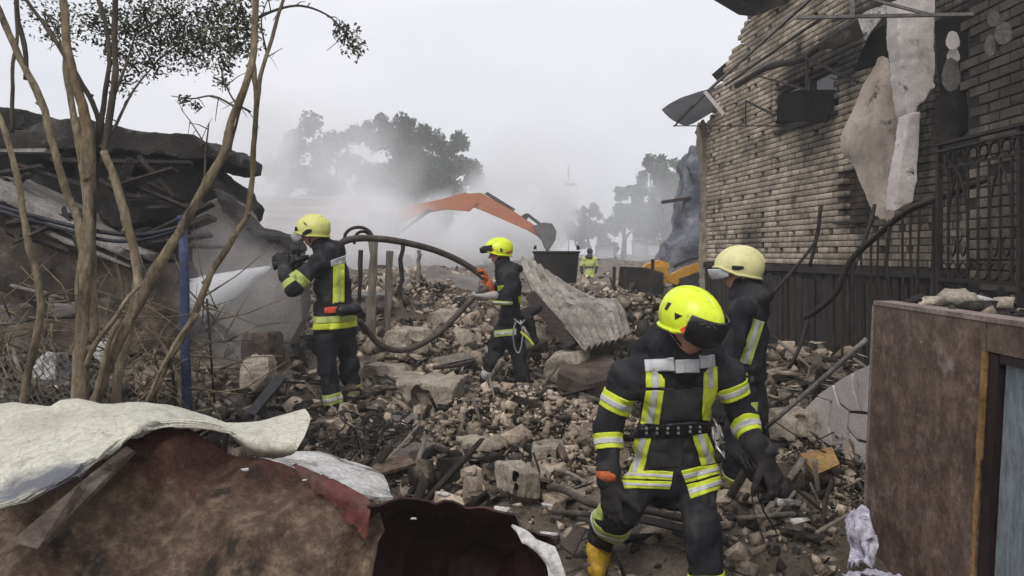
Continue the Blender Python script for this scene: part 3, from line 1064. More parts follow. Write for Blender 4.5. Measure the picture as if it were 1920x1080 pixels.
def rubble():
    r = np.random.default_rng(5)
    # sizes follow a power law; pale masonry in the middle and right, charred stuff on the left
    def paleness(x, y):
        p = np.stack([x, y, 0 * x], -1)
        u = x / (0.64 * y)
        return np.clip(0.56 + 0.5 * noise(p * 0.7, 5) + 0.3 * noise(p * 2.1, 6) - 0.6 * np.clip((-u - 0.42) / 0.25, 0, 1)
                       - 0.35 * np.clip((4.6 - y) / 1.0, 0, 1) * (x < 1.2), 0, 1)
    for nm, n, y0, y1, s0, s1 in (('rubble', 26000, 2.6, 15, 0.012, 0.12), ('rubble', 9000, 9, 50, 0.05, 0.42)):
        x, y = fan(n, r, y0, y1)
        s = s0 * (s1 / s0) ** (r.uniform(0, 1, len(x)) ** 1.7)
        z = ground_z(x, y) + s * 0.10
        pl = paleness(x, y)
        pale = r.uniform(0, 1, len(x)) < pl
        pos = np.stack([x, y, z], -1)
        scatter_mesh('pale_rubble', pos[pale], s[pale], SHAPES, M['rubble'], r)
        scatter_mesh('charred_rubble', pos[~pale], s[~pale], SHAPES, M['dark_rubble'], r)
    x, y = fan(2600, r, 2.7, 16)
    s = 0.03 * (0.16 / 0.03) ** r.uniform(0, 1, len(x))
    pos = np.stack([x, y, ground_z(x, y) + 0.012], -1)
    scatter_mesh('plaster_flakes', pos, s, FLAKES, M['rubble'], r, 0.25, tint=r.uniform(0.4, 1, len(x)))
    x, y = fan(1500, r, 3.0, 22)
    s = 0.2 * (1.1 / 0.2) ** (r.uniform(0, 1, len(x)) ** 1.5)
    pos = np.stack([x, y, ground_z(x, y) + 0.03], -1)
    k = r.uniform(0, 1, len(x)) < 0.3
    scatter_mesh('splinters', pos[k], s[k], STICKS, M['wood'], r, 0.3)
    scatter_mesh('charred_splinters', pos[~k], s[~k], STICKS, M['dark_wood'], r, 0.3)

    # crumbled walls: heaps of pale plaster and mortar lumps
    for (hx, hy, rx, ry, zt, n) in ((0.05, 6.0, .85, .6, .16, 3800), (0.45, 5.5, .55, .5, .14, 1800), (0.45, 8.8, .9, .9, .20, 2600), (-0.7, 9.8, .9, .8, .2, 1800), (2.0, 4.7, .45, 1.0, .05, 1900), (-0.75, 7.1, .5, .35, .1, 900),
                                    (2.0, 8.2, .7, 1.2, .2, 1600), (1.3, 11.5, 1.0, 1.4, .25, 1400), (-1.2, 12.2, 1.5, 1.5, .3, 1800)):
        x, y = r.normal(hx, rx * .6, n), r.normal(hy, ry * .6, n)
        ok = ~blocked(x, y)
        x, y = x[ok], y[ok]
        f = np.exp(-((x - hx) / rx) ** 2 - ((y - hy) / ry) ** 2)
        sc = hy / 6.0
        s = .014 * (.125 / .014) ** (r.uniform(0, 1, len(x)) ** 2.6) * sc ** .7
        pos = np.stack([x, y, ground_z(x, y) + f * zt * r.uniform(0, 1, len(x)) + s * .1], -1)
        dk = r.uniform(0, 1, len(x)) < .22
        scatter_mesh('crumbled_plaster', pos[~dk], s[~dk], SHAPES[:8] + SHAPES[8:] * 2 + FLAKES, M['rubble'], r, tint=(r.uniform(0, 1.0, len(x)) ** .8)[~dk])
        scatter_mesh('charred_crumbs', pos[dk], s[dk], SHAPES, M['dark_rubble'], r)
    # broken plaster and roof sheets lying in layers
    x, y = fan(900, r, 4.6, 14, .35, -.62, .95)
    s = .09 * (.36 / .09) ** (r.uniform(0, 1, len(x)) ** 1.7) * np.clip(y / 7, .7, 1.5)
    pos = np.stack([x, y, ground_z(x, y) + .05 + r.uniform(0, .09, len(x))], -1)
    thin = [hull_shape(300 + i, 8, (1, .75, .07), .8) for i in range(6)]
    pl = r.uniform(0, 1, len(x)) < .72
    scatter_mesh('sheet_fragments', pos[pl], s[pl], thin, M['rubble'], r, .32, tint=(r.uniform(.15, 1, len(x)))[pl])
    scatter_mesh('charred_fragments', pos[~pl], s[~pl], thin, M['dark_rubble'], r, .32)
    # thin rods and bent reinforcement
    mb = MB()
    x, y = fan(170, r, 3.6, 14)
    for a, b in zip(x, y):
        L = r.uniform(.2, .8)
        d = nrm((r.normal(), r.normal() * .5, abs(r.normal()) * .35)) * L
        p0 = np.array((a, b, float(ground_z(a, b)) - .02))
        mb.tube([p0, p0 + d * .5 + r.normal(size=3) * .04, p0 + d + r.normal(size=3) * .07], .0045, 5, smooth_path=3)
    tag(mb.build('bent_rods', M['iron'], None, True), kind='stuff')

    # the pieces one can tell apart: objects of their own
    kinds = [('rubble_chunk', [fine_chunk(100 + i) for i in range(6)], 'rough broken masonry chunk lying loose', 'chunks in the rubble'),
             ('rubble_slab', [fine_chunk(120 + i, (1, 0.8, 0.32)) for i in range(4)], 'flat broken slab piece lying loose', 'flat pieces in the rubble'),
             ('loose_brick', [box_shape(140 + i, (1, 0.48, 0.36)) for i in range(3)], 'loose dusty brick fallen', 'fallen bricks in the rubble')]
    n_of = (130, 60, 70)
    for (nm, shp, lab, grp), n in zip(kinds, n_of):
        x, y = fan(n * 2, r, 3.4, 12.5, 0.25, -0.6, 1)
        keep = paleness(x, y) > 0.35
        x, y = x[keep][:n], y[keep][:n]
        mes = []
        for k, (V, T) in enumerate(shp):
            me = bpy.data.meshes.new(nm)
            me.from_pydata(V.tolist(), [], T.tolist())
            me.materials.append(M['chunk'])
            mes.append(me)
        for i in range(len(x)):
            o = bpy.data.objects.new(nm, mes[i % len(mes)])
            link(o)
            s = 0.24 if nm == 'loose_brick' else r.uniform(0.09, 0.21) * (1.25 if nm == 'rubble_slab' else 1)
            s *= min(1.35, 0.7 + y[i] * 0.06)
            o.scale = (s, s, s)
            o.rotation_euler = (r.uniform(-0.5, 0.5), r.uniform(-0.5, 0.5), r.uniform(0, 6.28)) if nm != 'rubble_chunk' else tuple(r.uniform(0, 6.28, 3))
            o.location = (x[i], y[i], float(ground_z(x[i], y[i])) + s * (0.16 if nm == 'rubble_chunk' else 0.1))
            qx, qy = 960 + x[i] / y[i] * F, HORIZON + (EYE - o.location[2]) / y[i] * F
            where = min(LAND, key=lambda w: math.hypot(qx - w[0], (qy - w[1]) * 1.4))[2]
            tag(o, lab + ' ' + where, 'rubble', grp + ' ' + where)


rubble()


def boulder(name, px, py, Y, size, seed, material, label, cat='rubble', res=0.02, cuts=9, rot=0.0):
    """A big broken lump: a box-like field cut by random planes with a rough broken skin."""
    r = np.random.default_rng(seed)
    c = P(px, py, Y)
    size = np.asarray(size, float) / 2
    m = size.max() * 1.15
    n = int(2 * m / res) + 2
    ax = np.linspace(-m, m, n)
    X = np.stack(np.meshgrid(ax, ax, ax, indexing='ij'), -1)
    cr, sr = math.cos(rot), math.sin(rot)
    XL = X @ np.array(((cr, -sr, 0), (sr, cr, 0), (0, 0, 1)))
    q = np.abs(XL) - size
    D = q.max(-1)
    for i in range(cuts + 5):
        no = nrm(r.normal(size=3))
        D = np.maximum(D, X @ no - (np.abs(no) @ size) * r.uniform(0.5, 0.85))
    near = np.abs(D) < 0.12
    Xn = X[near]
    k = 1.0 / size.max()
    D[near] += 0.014 * size.max() / 0.3 * (fbm(Xn * 2.4 * k + seed, 3, seed) + 0.8 * (1 - 2 * np.abs(noise(Xn * 2 * k, seed + 3)))) + 0.010 * np.abs(fbm(Xn * 14, 3, seed + 6, .6))
    # bites broken out of it
    for i in range(7):
        c0 = r.uniform(-1, 1, 3) * size * 1.05
        D[near] = np.maximum(D[near], size.max() * r.uniform(.18, .36) * (1 + .5 * noise(Xn * 9, seed + i)) - np.linalg.norm(Xn - c0, axis=1))
    V, Q = surface_net(D, np.array((-m, -m, -m)), ax[1] - ax[0])
    o = np_mesh(name, V + c, Q, material, None, True)
    try: o.data.set_sharp_from_angle(angle=math.radians(24))
    except Exception: pass
    return tag(o, label, cat)


boulder('pale_block', 970, 898, 4.75, (0.21, 0.24, 0.23), 3, M['pale_stone'], 'pale squarish stone block lying alone in front of the central rubble heap', res=0.011, cuts=5, rot=0.6)
boulder('stone_boulder', 812, 738, 7.0, (0.62, 0.5, 0.50), 8, M['pale_stone'], 'large rounded brown masonry lump between the two firefighters holding the hose', cuts=12)
boulder('stone_boulder', 905, 850, 5.6, (0.36, 0.34, 0.26), 12, M['pale_stone'], 'broad pale masonry lump crowning the central rubble heap', rot=0.3)
boulder('stone_boulder', 1010, 800, 5.9, (0.44, 0.4, 0.26), 21, M['pale_stone'], 'pitted pale masonry lump beside the sleeve of the nearest firefighter', cuts=10)
boulder('stone_boulder', 1040, 860, 5.3, (0.30, 0.3, 0.22), 17, M['pale_stone'], 'pale pitted lump low on the heap by the nearest firefighter', cuts=8)
boulder('stone_boulder', 1000, 640, 9.6, (0.4, 0.4, 0.35), 14, M['pale_stone'], 'pale crumbled wall lump just behind the walking firefighter', cuts=12)
boulder('stone_boulder', 1065, 690, 8.2, (0.5, 0.45, 0.36), 33, M['pale_stone'], 'sandy coloured wall lump under the corrugated sheet', cuts=12)
boulder('stone_boulder', 868, 640, 10, (0.5, 0.5, 0.32), 35, M['pale_stone'], 'sandy wall lump seen under the loop of the hose', cuts=12)
boulder('stone_boulder', 480, 700, 6.6, (0.30, 0.3, 0.30), 36, M['pale_stone'], 'brown stone lump at the foot of the tilted grey slab', cuts=8)
boulder('stone_boulder', 500, 650, 7.0, (0.40, 0.4, 0.40), 38, M['brown_slab'], 'dark rounded lump under the low end of the tilted grey slab', cuts=8)
boulder('stone_boulder', 1330, 850, 6.0, (0.5, 0.4, 0.3), 39, M['pale_stone'], 'lump of masonry behind the legs of the nearest firefighter', cuts=8)
boulder('stone_boulder', 215, 655, 5.2, (0.20, 0.2, 0.20), 41, M['white_flake'], 'white plaster lump behind the tree stems at left', cuts=6, res=0.012)
boulder('stone_boulder', 95, 690, 4.9, (0.17, 0.2, 0.2), 42, M['white_flake'], 'small white plaster lump behind the wire mesh at far left', cuts=6, res=0.012)
boulder('stone_boulder', 1455, 905, 4.7, (0.30, 0.3, 0.17), 43, M['brown_slab'], 'brown crumbly lump between the nearest firefighter and the stone porch', cuts=8, res=0.014)
boulder('stone_boulder', 1530, 870, 4.8, (0.26, 0.24, 0.13), 44, M['pale_stone'], 'yellowish broken piece lying before the white stair wall', cuts=6, res=0.013)
boulder('rubble_mound', 1060, 860, 5.75, (0.5, 0.45, 0.4), 47, M['pale_stone'], 'crumbled white wall mass left of the nearest firefighter', cuts=14)
for i_, (px_, py_, Y_, sz_, m_, lab_) in enumerate([
        (730, 700, 7.9, (.55, .4, .2), 'pale_stone', 'tilted pale slab block right of the boots of the spraying firefighter'), (770, 790, 6.6, (.5, .45, .16), 'concrete', 'flat grey slab block lying below the rounded boulder'),
        (850, 805, 6.2, (.6, .4, .14), 'pale_stone', 'flat pale slab block at the back of the central heap'), (935, 765, 7.0, (.5, .4, .18), 'pale_stone', 'flat pale block at the boots of the walking firefighter'),
        (1110, 640, 9.4, (.6, .5, .3), 'concrete', 'grey block right of the lower corrugated sheet'), (760, 640, 9.3, (.6, .5, .3), 'pale_stone', 'pale block seen inside the hose loop'),
        (700, 575, 11.5, (.8, .6, .4), 'concrete', 'grey block behind the weathered posts'), (830, 600, 11, (.7, .5, .3), 'pale_stone', 'pale block behind the hose loop below the brown slab'),
        (1180, 620, 10.5, (.7, .6, .4), 'pale_stone', 'pale block between the corrugated sheet and the bright helmet'), (1490, 790, 5.6, (.4, .3, .2), 'pale_stone', 'pale block at the foot of the leaning thin pole'),
        (760, 850, 5.5, (.45, .4, .12), 'concrete', 'thin grey slab block below the wire tangle')]):
    boulder('stone_block', px_, py_, Y_, sz_, 60 + i_, M[m_], lab_, rot=.4 * i_, cuts=4)
boulder('rubble_mound', 880, 880, 5.35, (0.52, 0.4, 0.24), 48, M['dark_rubble'], 'blackened hollow lump low in the central rubble heap', cuts=9)


def slab_piece(name, poly, Y, thick, material, label, cat='slab', depth_tilt=0.0, seed=0, parent=None):
    """Broken flat piece from its outline: poly holds (px, py[, Y])."""
    p = np.array([P(q[0], q[1], q[2] if len(q) > 2 else Y) for q in poly])
    mb = MB()
    mb.prism(p, np.asarray(thick, float))
    o = mb.build(name, material, parent)
    if label: tag(o, label, cat)
    return o


# thin broken sheets and boards in the middle distance
slab_piece('concrete_slab', [(730, 600, 11.2), (740, 540, 12.6), (880, 548, 12.6), (912, 590, 11.2), (850, 606, 11.0)], 0, (0, 0.02, -0.12), M['brown_slab'], 'reddish brown flat slab lying behind the hose loop')
slab_piece('concrete_slab', [(742, 535, 13.2), (800, 505, 13.8), (900, 520, 13.6), (895, 548, 13.0), (830, 532, 13.0)], 0, (0, 0.02, -0.10), M['concrete'], 'folded grey roof slab above the brown slab behind the hose')
slab_piece('concrete_slab', [(1045, 700, 7.6), (1060, 668, 8.2), (1150, 670, 8.2), (1160, 705, 7.6), (1100, 722, 7.5)], 0, (0, 0.02, -0.14), M['brown_slab'], 'brown broken slab sticking out behind the nearest firefighter')
slab_piece('timber_beam', [(805, 672, 9.2), (900, 655, 9.3), (902, 668, 9.2), (808, 688, 9.1)], 0, (0, 0.15, -0.02), M['wood'], 'pale split beam lying under the hose loop', 'beam')
slab_piece('timber_beam', [(1155, 540, 14.0), (1170, 560, 13.8), (1270, 590, 12.8), (1265, 570, 13.0)], 0, (0, 0.2, -0.02), M['dark_wood'], 'dark beam slanting behind the bright helmet', 'beam')
slab_piece('plank', [(462, 772, 5.6), (478, 778, 5.6), (535, 708, 6.0), (520, 700, 6.0)], 0, (0.01, 0.03, -0.01), M['metal_sheet'], 'grey metal channel leaning beside the feet of the spraying firefighter', 'metal strip')
slab_piece('plank', [(690, 880, 4.6), (705, 890, 4.5), (780, 868, 4.7), (760, 850, 4.9), (720, 858, 4.8)], 0, (0.0, 0.01, -0.02), M['maroon'], 'small bent reddish tin piece lying below the coiled wires', 'tin')
slab_piece('plank', [(1050, 1020, 3.6), (1075, 1040, 3.5), (1100, 990, 3.8), (1080, 985, 3.9)], 0, (0.0, 0.01, -0.015), M['brown_slab'], 'small brown tile beside the yellow boot', 'tile')
slab_piece('plank', [(1000, 760, 7.2), (1010, 752, 7.2), (1118, 716, 7.6), (1116, 726, 7.5)], 0, (0, 0.03, -0.01), M['dark_wood'], 'thin dark batten lying behind the walking firefighter', 'plank')
slab_piece('plank', [(1205, 965, 4.2), (1290, 985, 4.1), (1296, 1000, 4.0), (1200, 978, 4.1)], 0, (0, 0.04, -0.02), M['dark_wood'], 'dark batten on the ground between the legs of the nearest firefighter', 'plank')


# corrugated sheet behind the walking firefighter
def corrugated():
    rows = [[(975, 492, 9.6), (1000, 490, 9.9), (1030, 515, 10.2), (1075, 545, 10.6)],
            [(1010, 560, 8.9), (1040, 560, 9.1), (1085, 562, 9.5), (1125, 568, 10.0)],
            [(1060, 615, 8.4), (1095, 590, 8.6), (1130, 575, 9.0), (1160, 566, 9.4)],
            [(1095, 655, 7.9), (1125, 648, 8.1), (1155, 640, 8.3), (1185, 625, 8.6)]]
    G = loft([[P(*q) for q in r] for r in rows], 14, 9)
    n = G.shape[1]
    N_ = grid_normals(G)
    G = G + N_ * (0.035 * np.sin(np.arange(n) * 2 * math.pi / 5.2))[None, :, None]
    o = sheet('corrugated_sheet', G, 0.012, M['asbestos'], crumple=0.012, freq=3, seed=4)
    tag(o, 'pale corrugated roof sheet sliding down behind the walking firefighter', 'roof sheet')


corrugated()
slab_piece('roof_board', [(985, 560, 8.9), (1000, 545, 9.0), (1085, 640, 8.2), (1062, 652, 8.1)], 0, (0.05, 0.1, -0.03), M['dark_wood'], 'dark board under the lower edge of the corrugated sheet', 'board')


# the dark tub on the ridge behind
def tub():
    c = P(1043, 530, 15.0)
    t = thing('metal_tub', c, 'black open tub standing on the rubble ridge above the corrugated sheet', 'tub')
    mb = MB()
    pts, rads = [], []
    for z, r in ((0, 0.36), (0.1, 0.37), (0.45, 0.40), (0.58, 0.415), (0.58, 0.385), (0.3, 0.36)):
        pts.append(c + (0, 0, z)); rads.append(r)
    n = 20
    V, fs = [], []
    for p, r in zip(pts, rads):
        for k in range(n):
            a = 2 * math.pi * k / n
            V.append(p + (r * math.cos(a) * 1.05, r * math.sin(a), 0))
    for i in range(len(pts) - 1):
        for k in range(n): fs.append((i * n + k, i * n + (k + 1) % n, (i + 1) * n + (k + 1) % n, (i + 1) * n + k))
    fs.append(tuple(range(n)))
    mb.add(V, fs).build('body', M['tub'], t, True, angle=40)
    mb = MB()
    a = np.linspace(0, 2 * math.pi, 25)
    mb.tube([c + (0.425 * 1.03 * math.cos(q), 0.415 * math.sin(q), 0.575) for q in a], 0.022, 6)
    mb.build('rim', M['tub'], t, True)
    for s in (-1, 1):
        mb = MB()
        mb.box(c + (s * 0.40, -0.1, 0.66), (0.05, 0.08, 0.07), jit=0.01)
        mb.build('lug', M['tub'], t)


tub()


# ------------------------------------------------------------------ rough broken masses from an outline
def poly_sd(px, pz, poly):
    """Signed distance to a polygon in the plane, negative inside."""
    d = np.full(px.shape, 1e9)
    inside = np.zeros(px.shape, bool)
    n = len(poly)
    for i in range(n):
        a, b = poly[i], poly[(i + 1) % n]
        e = b - a
        wx, wz = px - a[0], pz - a[1]
        t = np.clip((wx * e[0] + wz * e[1]) / (e @ e + 1e-12), 0, 1)
        d = np.minimum(d, (wx - t * e[0]) ** 2 + (wz - t * e[1]) ** 2)
        c = (a[1] > pz) != (b[1] > pz)
        with np.errstate(divide='ignore', invalid='ignore'):
            xi = a[0] + (pz - a[1]) * e[0] / (e[1] if abs(e[1]) > 1e-9 else 1e-9)
        inside ^= c & (px < xi)
    d = np.sqrt(d)
    return np.where(inside, -d, d)


def rough(name, poly, Y, depth, res, material, amp=0.03, freq=3.0, parent=None, label=None, cat=None, holes=(), lean=0.0, skew=0.0, seed=0, sharp=26, grit=0.012):
    """Mass with a broken skin: outline at depth Y, running back by depth; lean tips its face back with height."""
    p = np.array([P(a, b, Y) for a, b in poly])[:, [0, 2]]
    lo = np.array((p[:, 0].min() - .1, -.1, p[:, 1].min() - .1))
    hi = np.array((p[:, 0].max() + .1, depth + .1, p[:, 1].max() + .1))
    n = np.ceil((hi - lo) / res).astype(int) + 1
    ax = [lo[i] + np.arange(n[i]) * res for i in range(3)]
    g2x, g2z = np.meshgrid(ax[0], ax[2], indexing='ij')
    d2 = poly_sd(g2x, g2z, p)
    for h in holes:
        hp = np.array([P(a, b, Y) for a, b in h])[:, [0, 2]]
        d2 = np.maximum(d2, -poly_sd(g2x, g2z, hp))
    D = np.maximum(d2[:, None, :], (np.abs(ax[1] - depth / 2) - depth / 2)[None, :, None])
    near = np.abs(D) < 0.12 + amp * 2
    X = np.stack(np.meshgrid(*ax, indexing='ij'), -1)[near]
    D[near] += amp * (fbm(X * freq, 4, seed) + 0.5 * (1 - 2 * np.abs(noise(X * freq * 1.3, seed + 9)))) + grit * fbm(X * 13, 2, seed + 4, .7)
    V, Q = surface_net(D, lo, res)
    z0 = p[:, 1].min()
    V[:, 1] += (V[:, 2] - z0) * lean + (V[:, 0] - p[:, 0].mean()) * skew
    V[:, 1] += Y
    o = np_mesh(name, V, Q, material, parent, True)
    try: o.data.set_sharp_from_angle(angle=math.radians(sharp))
    except Exception: pass
    if label: tag(o, label, cat)
    return o


# ------------------------------------------------------------------ collapsed burnt house at the left
def left_ruin():
    t = thing('collapsed_house', P(180, 620, 8.6), 'burnt collapsed house of tilted slabs behind the tree stems at left', 'ruin')
    rough('roof_slab', [(-60, 236), (50, 240), (88, 224), (150, 220), (240, 236), (320, 246), (362, 252), (384, 268), (384, 296), (350, 297), (300, 288), (200, 284), (100, 278), (-60, 280)],
          8.20, 1.9, 0.035, M['char_slab'], 0.035, 2.5, t, seed=3)
    rough('chimney_stump', [(-30, 200), (42, 199), (46, 232), (60, 246), (-30, 252)], 8.40, 0.7, 0.03, M['char_slab'], 0.02, 4, t, seed=8)
    rough('wall', [(-60, 282), (200, 286), (338, 298), (356, 312), (404, 350), (424, 378), (405, 480), (330, 500), (250, 520), (-60, 420)],
          8.45, 1.2, 0.04, M['char'], 0.07, 2.6, t, holes=[[(218, 312), (272, 310), (274, 362), (220, 366)], [(60, 296), (130, 296), (130, 330), (60, 326)]], seed=5)
    rough('soot_core', [(-60, 290), (330, 305), (400, 372), (320, 520), (-60, 520)], 9.40, 0.3, 0.06, M['char'], 0.04, 3, t, seed=6)
    rough('ledge', [(185, 380), (240, 372), (310, 376), (318, 404), (290, 418), (200, 420), (180, 402)], 8.10, 0.5, 0.03, M['char_slab'], 0.05, 5, t, seed=12)
    rough('ledge', [(180, 440), (250, 430), (320, 436), (330, 462), (250, 470), (190, 468)], 8.00, 0.5, 0.03, M['char'], 0.05, 5, t, seed=14)
    rough('tilted_slab', [(318, 420), (352, 376), (385, 362), (412, 374), (440, 402), (470, 436), (524, 450), (549, 472), (562, 540), (566, 604), (545, 640), (480, 652), (400, 610), (350, 540)],
          7.95, 0.35, 0.03, M['concrete'], 0.018, 2.2, t, lean=0.25, skew=-0.1, seed=21, grit=.004, sharp=40)
    rough('slab_rim', [(384, 350), (404, 354), (440, 392), (474, 428), (530, 440), (556, 468), (545, 476), (520, 456), (468, 442), (430, 404), (405, 376)],
          8.05, 0.5, 0.028, M['char_slab'], 0.03, 4, t, lean=0.0, seed=25)
    rough('inclined_slab', [(-60, 318), (0, 347), (120, 410), (246, 476), (248, 492), (120, 436), (0, 378), (-60, 352)], 7.50, 1.1, 0.025, M['pale_edge'], 0.008, 4, t, seed=31, grit=.003)
    rough('inclined_slab', [(-60, 366), (0, 388), (120, 446), (246, 498), (246, 504), (120, 456), (0, 398), (-60, 378)], 7.55, 1.0, 0.022, M['pale_edge'], 0.006, 4, t, seed=33, grit=.003)
    rough('fallen_wall', [(-60, 372), (0, 392), (120, 450), (248, 500), (330, 490), (350, 570), (330, 660), (-60, 660)], 7.70, 0.5, 0.04, M['brown_slab'], 0.03, 2, t, seed=35)

    r = np.random.default_rng(44)
    for i in range(24):
        px, py = r.uniform(-20, 380), r.uniform(305, 480)
        if py < 250 + max(0, px - 300) * 1.1: continue
        a = P(px, py, 7.9 if py < 400 else 7.55)
        d = nrm((r.normal(), -.25 * abs(r.normal()), r.normal() * .35 - .15)) * r.uniform(.25, .8)
        mb = MB()
        mb.bar(a - d * .5, a + d * .5, r.uniform(.04, .12), r.uniform(.02, .04), up=(0, .4, 1), jit=.008)
        mb.build('charred_board', M['char_slab'] if r.random() < .5 else M['dark_wood'], t)
    for i, (x0, y0, x1, y1, h) in enumerate([(100, 300, 360, 306, 7), (-20, 284, 92, 284, 6), (210, 330, 330, 345, 6), (230, 366, 345, 372, 6)]):
        a, b = P(x0, y0, 7.95), P(x1, y1, 7.95)
        mb = MB()
        mb.bar(a, b, .12, h / F * 7.95, jit=.01)
        mb.build('roof_batten', M['pale_edge'] if i == 1 else M['char_slab'], t)


left_ruin()
rough('concrete_beam', [(-40, 578), (140, 568), (142, 596), (-40, 614)], 5.3, 0.25, 0.02, M['concrete'], 0.01, 5, None, 'pale concrete beam lying level behind the leftmost stem', 'beam', seed=41)
rough('charred_timber', [(-40, 500), (10, 516), (70, 560), (66, 584), (0, 545), (-40, 528)], 5.2, 0.15, 0.018, M['dark_wood'], 0.012, 6, None, 'charred timber end jutting in from the left edge', 'beam', seed=43)


# ------------------------------------------------------------------ brick house at the right
def WP(Y, z, out=0.0):
    n = nrm((-1, -0.12, 0))
    return np.array((5.24 - 0.12 * Y, Y, z)) + n * out


def brick_shape(l):
    """Unit-ish brick with slightly worn arrises, origin at its centre, face along -x."""
    L, H, D = l, 0.065, 0.11
    mb = []
    b = 0.004
    V = np.array([(x, y, z) for z in (-H / 2, H / 2) for y in (-L / 2, L / 2) for x in (D / 2, -D / 2 + b)], float)
    Ff = np.array([(-D / 2, -L / 2 + b, -H / 2 + b), (-D / 2, L / 2 - b, -H / 2 + b), (-D / 2, -L / 2 + b, H / 2 - b), (-D / 2, L / 2 - b, H / 2 - b)])
    V = np.vstack([V, Ff])
    Fq = [(1, 3, 9, 8), (3, 7, 11, 9), (7, 5, 10, 11), (5, 1, 8, 10), (8, 9, 11, 10), (0, 2, 3, 1), (4, 5, 7, 6), (0, 1, 5, 4), (2, 6, 7, 3)]
    T = np.array([t for f in Fq for t in ((f[0], f[1], f[2]), (f[0], f[2], f[3]))])
    return V, T


